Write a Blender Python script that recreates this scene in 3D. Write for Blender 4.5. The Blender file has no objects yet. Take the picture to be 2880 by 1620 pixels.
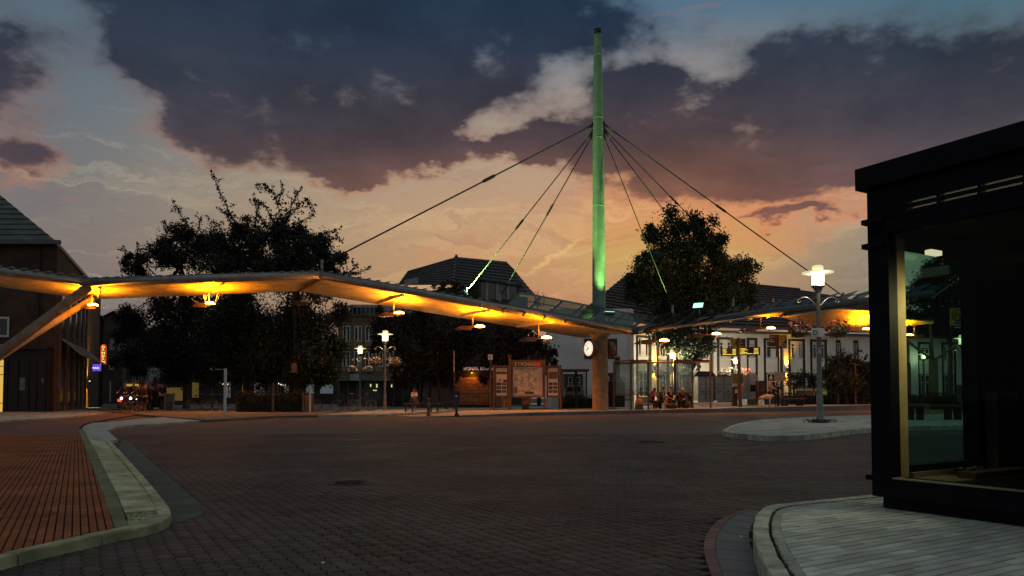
import bpy, math, random
import numpy as np
from mathutils import Vector, Matrix

S = bpy.context.scene
C = S.collection
R = math.radians
rnd = random.Random(11)
rng = np.random.default_rng(5)

# ---------------------------------------------------------------- camera
F, CX, CY, W = 1860.0, 1288.0, 724.5, 2576.0      # picture measured on a 2576 px wide print
PITCH, EYE, HOR = R(2.2), 0.9, 1000.0
SHIFT = ((HOR - CY) - F * math.tan(PITCH)) / W
cam = bpy.data.cameras.new("camera")
cam.lens = F / W * 36.0
cam.sensor_width = 36.0
cam.shift_y = SHIFT
cam.clip_start, cam.clip_end = 0.05, 2000
camo = bpy.data.objects.new("camera", cam)
C.objects.link(camo)
camo.location = (0, 0, EYE)
camo.rotation_euler = (math.pi / 2 + PITCH, 0, 0)
S.camera = camo
S.view_settings.view_transform = 'Standard'
S.view_settings.look = 'None'
S.view_settings.exposure = 0
S.view_settings.gamma = 1
S.render.engine = 'CYCLES'
S.cycles.use_denoising = True
S.cycles.max_bounces = 6
S.cycles.transparent_max_bounces = 12
S.cycles.sample_clamp_indirect = 4.0
S.cycles.caustics_reflective = False
S.cycles.caustics_refractive = False


def ray(x, y):
    cx = (x - CX) / F
    cy = (CY - y) / F + SHIFT * W / F
    d = Vector((cx, math.cos(PITCH) - cy * math.sin(PITCH), math.sin(PITCH) + cy * math.cos(PITCH)))
    return d / d.y


def P(x, y, Y):
    return Vector((0, 0, EYE)) + ray(x, y) * Y


def G(x, y, z=0.0):
    d = ray(x, y)
    return Vector((0, 0, EYE)) + d * ((z - EYE) / d.z)


D1 = Vector((-0.5075, 0.8616, 0))       # the street grid runs about 30 degrees off the view
D2 = Vector((0.8616, 0.5075, 0))
ROT = math.atan2(D2.y, D2.x)

# ---------------------------------------------------------------- sky
wd = bpy.data.worlds.new("World")
S.world = wd
wd.use_nodes = True
nt = wd.node_tree
nt.nodes.clear()


class NT:
    def __init__(s, t):
        s.t = t

    def n(s, typ, **k):
        o = s.t.nodes.new(typ)
        for a, b in k.items():
            setattr(o, a, b)
        return o

    def l(s, a, b):
        s.t.links.new(a, b)

    def m(s, op, a, b=None, c=None, clamp=False):
        o = s.n('ShaderNodeMath', operation=op, use_clamp=clamp)
        for i, v in enumerate((a, b, c)):
            if v is None:
                continue
            if isinstance(v, (int, float)):
                o.inputs[i].default_value = v
            else:
                s.l(v, o.inputs[i])
        return o.outputs[0]

    def vm(s, op, a, b=None, c=None):
        o = s.n('ShaderNodeVectorMath', operation=op)
        for i, v in enumerate((a, b, c)):
            if v is None:
                continue
            if isinstance(v, (tuple, list, Vector)):
                o.inputs[i].default_value = v
            else:
                s.l(v, o.inputs[i])
        return o.outputs['Value'] if op in ('LENGTH', 'DOT_PRODUCT') else o.outputs[0]

    def ss(s, v, a, b, lo=0.0, hi=1.0):
        o = s.n('ShaderNodeMapRange', interpolation_type='SMOOTHSTEP')
        s.l(v, o.inputs['Value'])
        o.inputs['From Min'].default_value = a
        o.inputs['From Max'].default_value = b
        o.inputs['To Min'].default_value = lo
        o.inputs['To Max'].default_value = hi
        return o.outputs[0]

    def ramp(s, v, stops):
        o = s.n('ShaderNodeValToRGB')
        e = o.color_ramp.elements
        while len(e) < len(stops):
            e.new(0.5)
        for q, (p, c) in zip(e, stops):
            q.position = p
            q.color = (*c, 1)
        s.l(v, o.inputs[0])
        return o.outputs[0]

    def mix(s, f, a, b, typ='MIX'):
        o = s.n('ShaderNodeMix', data_type='RGBA', blend_type=typ)
        if isinstance(f, (int, float)):
            o.inputs[0].default_value = f
        else:
            s.l(f, o.inputs[0])
        for i, v in ((6, a), (7, b)):
            if isinstance(v, (tuple, list)):
                o.inputs[i].default_value = (*v, 1)
            else:
                s.l(v, o.inputs[i])
        return o.outputs[2]

    def noise(s, vec, scale, detail=6, rough=0.55, col=False, dist=0.0):
        o = s.n('ShaderNodeTexNoise')
        o.inputs['Scale'].default_value = scale
        o.inputs['Detail'].default_value = detail
        o.inputs['Roughness'].default_value = rough
        o.inputs['Distortion'].default_value = dist
        s.l(vec, o.inputs['Vector'])
        return o.outputs['Color'] if col else o.outputs['Fac']


def srgb(r, g, b):
    return tuple(((c / 255 + 0.055) / 1.055) ** 2.4 if c > 10 else c / 255 / 12.92 for c in (r, g, b))


k = NT(nt)
tc = k.n('ShaderNodeTexCoord')
dirv = tc.outputs['Generated']
sp = k.n('ShaderNodeSeparateXYZ')
k.l(dirv, sp.inputs[0])
az = k.m('ARCTAN2', sp.outputs[0], sp.outputs[1])
el = k.m('ARCSINE', sp.outputs[2])
# flat cloud layer seen in perspective
inv = k.m('DIVIDE', 1.0, k.m('ADD', k.m('MAXIMUM', sp.outputs[2], 0.0), 0.30))
pl = k.vm('MULTIPLY', dirv, (1, 1, 0))
comb = k.n('ShaderNodeCombineXYZ')
for i in range(3):
    k.l(inv, comb.inputs[i])
pl = k.vm('MULTIPLY', pl, comb.outputs[0])
ae = k.n('ShaderNodeCombineXYZ')
k.l(az, ae.inputs[0])
k.l(el, ae.inputs[1])
ae = ae.outputs[0]
warp = k.vm('SUBTRACT', k.noise(pl, 2.6, 5, 0.6, col=True), (0.5, 0.5, 0.5))
aew = k.vm('MULTIPLY_ADD', warp, (0.16, 0.12, 0), ae)
warp2 = k.vm('SUBTRACT', k.noise(pl, 9.0, 5, 0.65, col=True), (0.5, 0.5, 0.5))
aew = k.vm('MULTIPLY_ADD', warp2, (0.07, 0.05, 0), aew)


def adir(x, y):
    a = math.atan((x - 1288) / F)
    return a, math.atan((HOR - y) / F * math.cos(a))


BL = [  # cloud banks: bearing and height as seen on the print, half width, half height, weight
    (810, 70, 530, 215, 1.35), (480, 40, 230, 130, 0.9), (700, 240, 330, 150, 1.0), (1010, 330, 190, 85, 1.15), (860, 345, 150, 60, 0.7),
    (1180, 215, 190, 100, 0.75), (1330, 40, 420, 150, 1.0), (560, 330, 170, 60, 0.6), (900, 415, 230, 46, 1.25),
    (1240, 400, 160, 44, 1.2), (-50, 110, 185, 120, 1.1), (10, 395, 110, 50, 0.7), (1090, 350, 90, 60, 0.8),
    (1650, 330, 330, 120, 1.15), (1880, 395, 330, 110, 1.0), (2180, 330, 430, 150, 1.15), (2400, 110, 400, 150, 0.8),
    (1590, 225, 130, 60, 1.0), (2060, 175, 230, 110, 0.85), (1440, 385, 150, 70, 0.9), (2000, 540, 150, 26, 1.1),
    (1960, 60, 200, 70, 0.45), (2650, 380, 350, 150, 0.9), (-500, 250, 380, 140, 0.9),
    (3200, 150, 500, 200, 0.9), (-1100, 60, 420, 200, 0.9), (-250, 560, 200, 40, 0.5), (1500, 20, 200, 120, 0.4)]
dens = None
for x, y, rx, ry, w in BL:
    a, e = adir(x, y)
    v = k.vm('MULTIPLY_ADD', aew, (F / rx, F / ry, 0), (-a * F / rx, -e * F / ry, 0))
    q = k.vm('DOT_PRODUCT', v, v)
    g = k.m('SUBTRACT', 1.0, k.m('MULTIPLY', q, 0.55), clamp=True)
    g = k.m('MULTIPLY', k.m('MULTIPLY', g, g), w)
    dens = g if dens is None else k.m('ADD', dens, g)
fb = k.noise(pl, 3.4, 9, 0.6)
fb2 = k.noise(pl, 14.0, 6, 0.6)
dens = k.m('ADD', k.m('MINIMUM', dens, 1.12),
           k.m('ADD', k.m('MULTIPLY', k.m('SUBTRACT', fb, 0.5), 1.9), k.m('MULTIPLY', k.m('SUBTRACT', fb2, 0.5), 1.0)))
overhead = k.ss(el, 0.55, 0.9, 0.0, 0.1)
dens = k.m('ADD', dens, overhead)
cloud = k.ss(dens, 0.04, 0.92)
thick = k.ss(dens, 0.42, 1.0)

e01 = k.m('MULTIPLY', el, 1.0 / 0.6, clamp=True)
warm = k.ramp(e01, [(0.0, srgb(112, 92, 100)), (0.10, srgb(142, 108, 104)), (0.20, srgb(186, 136, 100)), (0.30, srgb(198, 150, 106)),
                    (0.42, srgb(192, 154, 120)), (0.55, srgb(176, 152, 130)), (0.68, srgb(146, 142, 140)), (0.80, srgb(86, 114, 136)),
                    (1.0, srgb(70, 92, 112))])
cool = k.ramp(e01, [(0.0, srgb(92, 90, 100)), (0.12, srgb(108, 108, 110)), (0.25, srgb(128, 128, 114)), (0.40, srgb(148, 144, 124)),
                    (0.52, srgb(124, 134, 128)), (0.66, srgb(84, 110, 120)), (0.80, srgb(66, 104, 126)), (1.0, srgb(60, 96, 122))])
cold = k.ramp(e01, [(0.0, srgb(92, 88, 100)), (0.3, srgb(126, 116, 112)), (0.6, srgb(96, 110, 122)), (1.0, srgb(62, 88, 108))])
gl = k.m('MULTIPLY', k.ss(az, -0.60, 0.08), k.ss(az, 0.55, 0.20))
lf = k.ss(az, -0.62, -0.1)
base = k.mix(lf, cold, cool)
base = k.mix(gl, base, warm)
# afterglow where the sun went down
ga, ge = adir(1700, 590)
v = k.vm('MULTIPLY_ADD', aew, (1 / 0.17, 1 / 0.105, 0), (-ga / 0.17, -ge / 0.105, 0))
glow = k.m('SUBTRACT', 1.0, k.vm('DOT_PRODUCT', v, v), clamp=True)
base = k.mix(k.m('MULTIPLY', glow, 0.62), base, srgb(208, 172, 84))
pa_, pe_ = adir(1830, 500)
v = k.vm('MULTIPLY_ADD', aew, (1 / 0.26, 1 / 0.075, 0), (-pa_ / 0.26, -pe_ / 0.075, 0))
pglow = k.m('SUBTRACT', 1.0, k.vm('DOT_PRODUCT', v, v), clamp=True)
base = k.mix(k.m('MULTIPLY', pglow, 0.6), base, srgb(222, 134, 92))
# thin cirrus streaks
rotm = k.n('ShaderNodeMapping')
rotm.inputs['Rotation'].default_value = (0, 0, R(8))
rotm.inputs['Scale'].default_value = (3.2, 26, 1)
k.l(aew, rotm.inputs['Vector'])
ci = k.ss(k.noise(rotm.outputs[0], 1.0, 8, 0.66, dist=0.9), 0.47, 0.74)
ci = k.m('MULTIPLY', ci, k.ss(el, 0.42, 0.2))
base = k.mix(k.m('MULTIPLY', ci, 0.62), base, k.mix(gl, srgb(186, 176, 148), srgb(236, 192, 136)))
ci2 = k.ss(k.noise(rotm.outputs[0], 2.3, 6, 0.6, dist=1.2), 0.52, 0.72)
base = k.mix(k.m('MULTIPLY', ci2, 0.30), base, k.mix(gl, srgb(104, 108, 112), srgb(160, 112, 96)))
la, le = adir(1395, 635)
lm = k.n('ShaderNodeMapping', vector_type='TEXTURE')
lm.inputs['Location'].default_value = (la, le, 0)
lm.inputs['Rotation'].default_value = (0, 0, R(33))
lm.inputs['Scale'].default_value = (0.055, 0.0042, 1)
k.l(k.vm('MULTIPLY_ADD', warp2, (0.03, 0.035, 0), ae), lm.inputs['Vector'])
trail = k.m('SUBTRACT', 1.0, k.vm('DOT_PRODUCT', lm.outputs[0], lm.outputs[0]), clamp=True)
base = k.mix(k.m('MULTIPLY', trail, 0.55), base, srgb(238, 196, 118))
# cloud colour: blue above, brown and rose on the low western side
ctop = k.ramp(e01, [(0.0, srgb(132, 92, 80)), (0.3, srgb(150, 92, 72)), (0.46, srgb(118, 82, 70)), (0.56, srgb(72, 58, 64)), (0.64, srgb(54, 52, 64)),
                    (0.74, srgb(36, 47, 67)), (0.86, srgb(27, 46, 68)), (1.0, srgb(30, 50, 70))])
clit = k.ramp(e01, [(0.0, srgb(190, 124, 84)), (0.36, srgb(214, 128, 84)), (0.48, srgb(160, 112, 90)), (0.66, srgb(86, 84, 94)),
                    (0.8, srgb(62, 78, 96)), (1.0, srgb(50, 74, 98))])
ccold = k.ramp(e01, [(0.0, srgb(96, 84, 92)), (0.4, srgb(74, 70, 82)), (0.65, srgb(44, 54, 70)), (1.0, srgb(30, 46, 62))])
ctop = k.mix(k.m('MULTIPLY', k.m('SUBTRACT', 1.0, gl), 0.8), ctop, ccold)
cvar = k.noise(pl, 6.0, 6, 0.6)
ccol = k.mix(thick, k.mix(0.35, clit, base), ctop)
ccol = k.mix(k.ss(cvar, 0.50, 0.80, 0.0, 0.28), ccol, k.mix(0.5, clit, ctop))
ccol = k.mix(1.0, ccol, k.mix(k.ss(k.noise(pl, 3.1, 7, 0.62), 0.34, 0.66), (0.78, 0.78, 0.80), (1.22, 1.18, 1.16)), 'MULTIPLY')
sky = k.mix(k.m('MULTIPLY', cloud, 0.97), base, ccol)
sky = k.mix(k.ss(el, 0.55, 1.1), sky, k.mix(cloud, srgb(140, 146, 146), srgb(112, 116, 116)))
nish = k.n('ShaderNodeTexSky', sky_type='NISHITA', sun_disc=False)
nish.sun_elevation = R(-1.5)
nish.sun_rotation = R(13)
nish.air_density = 1.2
nis = k.vm('SCALE', nish.outputs[0])
nis.node.inputs['Scale'].default_value = 0.008
sky = k.mix(1.0, sky, nis, 'ADD')
below = k.ss(el, -0.06, 0.0)
sky = k.mix(below, (0.02, 0.018, 0.018), sky)
bg = k.n('ShaderNodeBackground')
k.l(sky, bg.inputs['Color'])
bg.inputs['Strength'].default_value = 1.0
wo = k.n('ShaderNodeOutputWorld')
k.l(bg.outputs[0], wo.inputs[0])

sun = bpy.data.lights.new("sun", 'SUN')
sun.energy = 0.02
sun.angle = R(12)
sun.color = (1, 0.62, 0.36)
suno = bpy.data.objects.new("sun", sun)
C.objects.link(suno)
suno.location = (20, 90, 40)
suno.rotation_euler = (R(87), 0, R(180 - 13))

# ---------------------------------------------------------------- materials
MC = {}


def mat(name, col, rough=0.75, metal=0.0, var=0.25, scale=3.0, bump=0.0, bscale=40.0, spec=0.4, rand=0.0, hue=None, stain=None):
    if name in MC:
        return MC[name]
    m = bpy.data.materials.new(name)
    m.use_nodes = True
    t = NT(m.node_tree)
    b = m.node_tree.nodes['Principled BSDF']
    b.inputs['Roughness'].default_value = rough
    b.inputs['Metallic'].default_value = metal
    b.inputs['Specular IOR Level'].default_value = spec
    geo = t.n('ShaderNodeNewGeometry')
    n1 = t.noise(geo.outputs['Position'], scale, 5, 0.6)
    lo = tuple(c * (1 - var) for c in col)
    hi = tuple(min(1, c * (1 + var)) for c in col)
    c = t.mix(t.ss(n1, 0.3, 0.7), lo, hi)
    if rand:
        oi = t.n('ShaderNodeObjectInfo')
        at = t.n('ShaderNodeAttribute', attribute_name='tone')
        fr = t.m('FRACT', t.m('ADD', oi.outputs['Random'], at.outputs['Fac']))
        c = t.mix(1.0, c, t.mix(fr, (1 - rand,) * 3, (1 + rand,) * 3), 'MULTIPLY')
        if hue:
            c = t.mix(t.ss(t.m('FRACT', t.m('MULTIPLY', fr, 7.3)), 0.55, 1.0, 0, 0.6), c, hue)
    if stain:
        c = t.mix(t.ss(t.noise(geo.outputs['Position'], .23, 4, .6), .42, .62, 0, .85), c, t.mix(.5, c, stain[0]))
        c = t.mix(t.ss(t.noise(geo.outputs['Position'], .9, 6, .7), .58, .74, 0, .6), c, stain[1])
        mp = t.n('ShaderNodeMapping')
        mp.inputs['Rotation'].default_value = (0, 0, -ROT + 0.35)
        mp.inputs['Scale'].default_value = (.10, 1.5, 1)
        t.l(geo.outputs['Position'], mp.inputs['Vector'])
        c = t.mix(t.ss(t.noise(mp.outputs[0], 1.0, 3, .5, dist=.4), .52, .70, 0, .55), c, stain[1])
    t.l(c, b.inputs['Base Color'])
    if bump:
        bp = t.n('ShaderNodeBump')
        bp.inputs['Strength'].default_value = bump
        bp.inputs['Distance'].default_value = 0.02
        t.l(t.noise(geo.outputs['Position'], bscale, 4, 0.6), bp.inputs['Height'])
        t.l(bp.outputs[0], b.inputs['Normal'])
    MC[name] = m
    return m


def emi(name, col, st):
    if name in MC:
        return MC[name]
    m = bpy.data.materials.new(name)
    m.use_nodes = True
    b = m.node_tree.nodes['Principled BSDF']
    b.inputs['Base Color'].default_value = (*[min(c, 0.8) for c in col], 1)
    b.inputs['Emission Color'].default_value = (*col, 1)
    b.inputs['Emission Strength'].default_value = st
    MC[name] = m
    return m


def glass(name, tint, refl=0.5, dirt=0.0):
    if name in MC:
        return MC[name]
    m = bpy.data.materials.new(name)
    m.use_nodes = True
    t = NT(m.node_tree)
    m.node_tree.nodes.clear()
    tr = t.n('ShaderNodeBsdfTransparent')
    tr.inputs[0].default_value = (*tint, 1)
    gl = t.n('ShaderNodeBsdfGlossy')
    gl.inputs['Roughness'].default_value = 0.04
    gl.inputs[0].default_value = (0.9, 0.95, 0.95, 1)
    fr = t.n('ShaderNodeFresnel')
    fr.inputs[0].default_value = 1.5
    mx = t.n('ShaderNodeMixShader')
    t.l(t.m('MULTIPLY', fr.outputs[0], refl * 2), mx.inputs[0])
    t.l(tr.outputs[0], mx.inputs[1])
    t.l(gl.outputs[0], mx.inputs[2])
    out = mx.outputs[0]
    if dirt:
        df = t.n('ShaderNodeBsdfDiffuse')
        df.inputs[0].default_value = (0.35, 0.4, 0.36, 1)
        m2 = t.n('ShaderNodeMixShader')
        geo = t.n('ShaderNodeNewGeometry')
        t.l(t.ss(t.noise(geo.outputs['Position'], 2.5, 5), 0.3, 0.8, dirt * 0.5, dirt * 1.4), m2.inputs[0])
        t.l(out, m2.inputs[1])
        t.l(df.outputs[0], m2.inputs[2])
        out = m2.outputs[0]
    o = t.n('ShaderNodeOutputMaterial')
    t.l(out, o.inputs[0])
    MC[name] = m
    return m


def brickmat(name, c1, c2, mortar, sx=0.25, sy=0.075, vertical=True, rot=0.0, bump=0.5, ms=0.012):
    if name in MC:
        return MC[name]
    m = bpy.data.materials.new(name)
    m.use_nodes = True
    t = NT(m.node_tree)
    b = m.node_tree.nodes['Principled BSDF']
    b.inputs['Roughness'].default_value = 0.85
    geo = t.n('ShaderNodeNewGeometry')
    v = geo.outputs['Position']
    if vertical:
        s = t.n('ShaderNodeSeparateXYZ')
        t.l(v, s.inputs[0])
        cb = t.n('ShaderNodeCombineXYZ')
        t.l(t.m('ADD', s.outputs[0], t.m('MULTIPLY', s.outputs[1], 0.7)), cb.inputs[0])
        t.l(s.outputs[2], cb.inputs[1])
        v = cb.outputs[0]
    else:
        mp = t.n('ShaderNodeMapping')
        mp.inputs['Rotation'].default_value = (0, 0, rot)
        t.l(v, mp.inputs['Vector'])
        v = mp.outputs[0]
    bt = t.n('ShaderNodeTexBrick')
    bt.inputs['Scale'].default_value = 1.0
    bt.inputs['Brick Width'].default_value = sx
    bt.inputs['Row Height'].default_value = sy
    bt.inputs['Mortar Size'].default_value = ms
    bt.inputs['Color1'].default_value = (*c1, 1)
    bt.inputs['Color2'].default_value = (*c2, 1)
    bt.inputs['Mortar'].default_value = (*mortar, 1)
    t.l(v, bt.inputs['Vector'])
    n1 = t.noise(geo.outputs['Position'], 0.9, 5)
    c = t.mix(1.0, bt.outputs[0], t.mix(t.ss(n1, 0.3, 0.7), (0.7, 0.7, 0.7), (1.25, 1.2, 1.2)), 'MULTIPLY')
    t.l(c, b.inputs['Base Color'])
    bp = t.n('ShaderNodeBump')
    bp.inputs['Strength'].default_value = bump
    bp.inputs['Distance'].default_value = 0.01
    t.l(t.m('SUBTRACT', 1.0, bt.outputs['Fac']), bp.inputs['Height'])
    t.l(bp.outputs[0], b.inputs['Normal'])
    MC[name] = m
    return m


# ---------------------------------------------------------------- mesh helpers
WL = {}


def tag(o, label=None, cat=None, group=None, kind=None):
    if label:
        o['label'] = label
    if cat:
        o['category'] = cat
    if group:
        o['group'] = group
    if kind:
        o['kind'] = kind
    return o


def thing(name, loc, label, cat, group=None):
    o = bpy.data.objects.new(name, None)
    o.empty_display_size = 0.2
    C.objects.link(o)
    o.location = loc
    WL[o.name] = Vector(loc)
    return tag(o, label, cat, group)


class MB:
    def __init__(s):
        s.v, s.f = [], []

    def add(s, v, f):
        n = len(s.v)
        s.v += [Vector(q) for q in v]
        s.f += [tuple(i + n for i in q) for q in f]
        return s

    def box(s, c, d, rz=0.0, m=None):
        x, y, z = d[0] / 2, d[1] / 2, d[2] / 2
        vs = [Vector((a, b, e)) for a in (-x, x) for b in (-y, y) for e in (-z, z)]
        if m is None:
            m = Matrix.Rotation(rz, 3, 'Z')
        vs = [m @ v + Vector(c) for v in vs]
        return s.add(vs, [(0, 1, 3, 2), (4, 6, 7, 5), (0, 4, 5, 1), (2, 3, 7, 6), (0, 2, 6, 4), (1, 5, 7, 3)])

    def beam(s, p, q, w, h=None, up=(0, 0, 1)):
        p, q = Vector(p), Vector(q)
        h = h or w
        d = (q - p).normalized()
        u = Vector(up)
        if abs(d.dot(u)) > 0.98:
            u = Vector((0, 1, 0))
        a = d.cross(u).normalized()
        b = a.cross(d)
        return s.box((p + q) / 2, (w, (q - p).length, h), m=Matrix((a, d, b)).transposed())

    def tube(s, pts, r, n=8, cap=True):
        pts = [Vector(p) for p in pts]
        rs = r if isinstance(r, (list, tuple)) else [r] * len(pts)
        vs, fs = [], []
        pa = None
        for i, p in enumerate(pts):
            d = (pts[min(i + 1, len(pts) - 1)] - pts[max(i - 1, 0)]).normalized()
            if pa is None:
                u = Vector((0, 0, 1)) if abs(d.z) < 0.9 else Vector((0, 1, 0))
                pa = d.cross(u).normalized()
            else:
                pa = (pa - d * pa.dot(d)).normalized()
            b = d.cross(pa)
            for j in range(n):
                t = 2 * math.pi * j / n
                vs.append(p + (pa * math.cos(t) + b * math.sin(t)) * rs[i])
        for i in range(len(pts) - 1):
            for j in range(n):
                a, b = i * n + j, i * n + (j + 1) % n
                fs.append((a, a + n, b + n, b))
        if cap:
            fs.append(tuple(range(n)))
            fs.append(tuple(range((len(pts) - 1) * n, len(pts) * n))[::-1])
        return s.add(vs, fs)

    def lathe(s, c, prof, n=16, m=None):
        c = Vector(c)
        vs, fs = [], []
        for r, z in prof:
            for j in range(n):
                t = 2 * math.pi * j / n
                v = Vector((r * math.cos(t), r * math.sin(t), z))
                vs.append((m @ v if m else v) + c)
        for i in range(len(prof) - 1):
            for j in range(n):
                a, b = i * n + j, i * n + (j + 1) % n
                fs.append((a, b, b + n, a + n))
        fs.append(tuple(range(n))[::-1])
        fs.append(tuple(range((len(prof) - 1) * n, len(prof) * n)))
        return s.add(vs, fs)

    def ell(s, c, r, n=10, k=6, m=None):
        pr = []
        for i in range(k + 1):
            t = -math.pi / 2 + math.pi * i / k
            pr.append((max(math.cos(t), 0.02), math.sin(t)))
        mm = Matrix.Diagonal(Vector(r if isinstance(r, (tuple, list)) else (r, r, r)))
        if m:
            mm = m @ mm
        return s.lathe(c, pr, n, mm)

    def slab(s, pts, t, nrm=None):
        """planar polygon with a thickness t along its back side"""
        pts = [Vector(p) for p in pts]
        n = len(pts)
        if nrm is None:
            nrm = Vector((0, 0, 0))
            for i in range(n):
                a, b = pts[i], pts[(i + 1) % n]
                nrm += a.cross(b)
            nrm.normalize()
        nrm = Vector(nrm)
        vs = pts + [p - nrm * t for p in pts]
        fs = [tuple(range(n)), tuple(range(n, 2 * n))[::-1]]
        for i in range(n):
            j = (i + 1) % n
            fs.append((i, i + n, j + n, j))
        return s.add(vs, fs)

    def prism(s, pts, z0, z1):
        return s.slab([Vector((p[0], p[1], z1)) for p in pts], z1 - z0, (0, 0, 1))

    def build(s, name, m, parent=None, smooth=False, kind=None, origin=None):
        if parent is not None:
            o0 = WL[parent.name]
        elif origin is not None:
            o0 = Vector(origin)
        else:
            zs = min(v.z for v in s.v)
            o0 = sum(s.v, Vector((0, 0, 0))) / len(s.v)
            o0.z = zs
        me = bpy.data.meshes.new(name)
        me.from_pydata([v - o0 for v in s.v], [], s.f)
        me.materials.append(m)
        if smooth:
            me.polygons.foreach_set('use_smooth', [True] * len(me.polygons))
        o = bpy.data.objects.new(name, me)
        C.objects.link(o)
        if parent is not None:
            o.parent = parent
        else:
            o.location = o0
        WL[o.name] = o0
        if kind:
            o['kind'] = kind
        return o


def fixn(o):
    import bmesh
    b = bmesh.new()
    b.from_mesh(o.data)
    bmesh.ops.recalc_face_normals(b, faces=b.faces)
    b.to_mesh(o.data)
    b.free()
    return o


def copy_tree(o, loc=None, rz=None, label=None, parent=None, sc=None):
    c = o.copy()
    C.objects.link(c)
    if parent is not None:
        c.parent = parent
    if loc is not None:
        c.location = loc
    if rz is not None:
        c.rotation_euler = (0, 0, rz)
    if sc is not None:
        c.scale = (sc, sc, sc)
    if label:
        c['label'] = label
    WL[c.name] = Vector(c.location) if parent is None else WL[parent.name]
    for ch in list(o.children):
        copy_tree(ch, parent=c)
    return c


def text(s, size, p, m, parent, rz=0.0, align='CENTER', th=0.004, name='lettering', sx=1.0, mirror=False):
    cu = bpy.data.curves.new('txt', 'FONT')
    cu.body = s
    cu.size = size
    cu.align_x = align
    cu.extrude = th
    cu.resolution_u = 2
    t = bpy.data.objects.new('txt', cu)
    C.objects.link(t)
    dg = bpy.context.evaluated_depsgraph_get()
    me = bpy.data.meshes.new_from_object(t.evaluated_get(dg))
    bpy.data.objects.remove(t)
    mt = Matrix.Translation(Vector(p) - WL[parent.name]) @ Matrix.Rotation(rz, 4, 'Z') @ Matrix.Rotation(math.pi / 2, 4, 'X') @ Matrix.Diagonal((sx, 1, 1, 1))
    me.transform(mt)
    me.materials.clear()
    me.materials.append(m)
    o = bpy.data.objects.new(name, me)
    C.objects.link(o)
    o.parent = parent
    WL[o.name] = WL[parent.name]
    return o


def lamp(name, p, col, energy, parent, radius=0.08, spot=None, aim=None, blend=0.4):
    l = bpy.data.lights.new(name, 'SPOT' if spot else 'POINT')
    l.energy = energy
    l.color = col
    l.shadow_soft_size = radius
    if spot:
        l.spot_size = spot
        l.spot_blend = blend
    o = bpy.data.objects.new(name, l)
    C.objects.link(o)
    if aim is not None:
        o.rotation_euler = Vector(aim).to_track_quat('-Z', 'Y').to_euler()
    if parent is not None:
        o.parent = parent
        o.location = Vector(p) - WL[parent.name]
    else:
        o.location = p
    return o


class VP:
    """a vertical plane through two plan points; at() turns a bearing on the print into a point on it"""
    def __init__(s, a, b):
        s.a, s.b = Vector((a[0], a[1], 0)), Vector((b[0], b[1], 0))
        s.d = (s.b - s.a).normalized()
        s.n = Vector((s.d.y, -s.d.x, 0))
        if s.n.dot(s.a) > 0:
            s.n = -s.n

    def at(s, x, y, off=0.0):
        d = ray(x, y)
        o = Vector((0, 0, EYE))
        t = (s.a - o).dot(s.n) / d.dot(s.n)
        return o + d * t + s.n * off

    def rect(s, mb, x0, y0, x1, y1, off=0.0, th=0.1):
        """y0 above y1, both measured at the left edge x0; front face at off, going th deep"""
        a = s.at(x0, y0)
        b = s.at(x0, y1)
        c = s.at(x1, (y0 + y1) / 2)
        pa, pc = Vector((a.x, a.y, 0)), Vector((c.x, c.y, 0))
        ln = (pc - pa).length
        mid = (pa + pc) / 2 + s.n * (off - th / 2)
        mb.box((mid.x, mid.y, (a.z + b.z) / 2), (ln, th, abs(a.z - b.z)), math.atan2((pc - pa).y, (pc - pa).x))
        return mb


def FY(Y):
    return VP((-10, Y), (10, Y))


def inpoly(p, poly):
    x, y = p[0], p[1]
    c = False
    for i in range(len(poly)):
        a, b = poly[i], poly[i - 1]
        if (a[1] > y) != (b[1] > y) and x < (b[0] - a[0]) * (y - a[1]) / (b[1] - a[1]) + a[0]:
            c = not c
    return c


def clip(sub, rect):
    """Sutherland-Hodgman: region polygon cut by a convex (ccw) paver"""
    out = [tuple(p[:2]) for p in sub]
    for i in range(len(rect)):
        a, b = rect[i], rect[(i + 1) % len(rect)]
        inp, out = out, []
        if not inp:
            return []
        def sd(p):
            return (b[0] - a[0]) * (p[1] - a[1]) - (b[1] - a[1]) * (p[0] - a[0])
        for j in range(len(inp)):
            p, q = inp[j - 1], inp[j]
            dp, dq = sd(p), sd(q)
            if dq >= 0:
                if dp < 0:
                    t = dp / (dp - dq)
                    out.append((p[0] + (q[0] - p[0]) * t, p[1] + (q[1] - p[1]) * t))
                out.append(q)
            elif dp >= 0:
                t = dp / (dp - dq)
                out.append((p[0] + (q[0] - p[0]) * t, p[1] + (q[1] - p[1]) * t))
    return out


def area(p):
    return 0.5 * sum(p[i - 1][0] * p[i][1] - p[i][0] * p[i - 1][1] for i in range(len(p)))


def resample(pts, n):
    pts = [Vector(p) for p in pts]
    L = [0.0]
    for i in range(1, len(pts)):
        L.append(L[-1] + (pts[i] - pts[i - 1]).length)
    out = []
    for j in range(n + 1):
        t = L[-1] * j / n
        i = max(q for q in range(len(L)) if L[q] <= t + 1e-9)
        if i >= len(pts) - 1:
            out.append(pts[-1].copy())
        else:
            out.append(pts[i].lerp(pts[i + 1], (t - L[i]) / (L[i + 1] - L[i])))
    return out


def smoothline(pts, it=2):
    pts = [Vector(p) for p in pts]
    for _ in range(it):
        q = [pts[0]]
        for a, b in zip(pts, pts[1:]):
            q += [a.lerp(b, 0.25), a.lerp(b, 0.75)]
        pts = q + [pts[-1]]
    return pts


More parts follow.
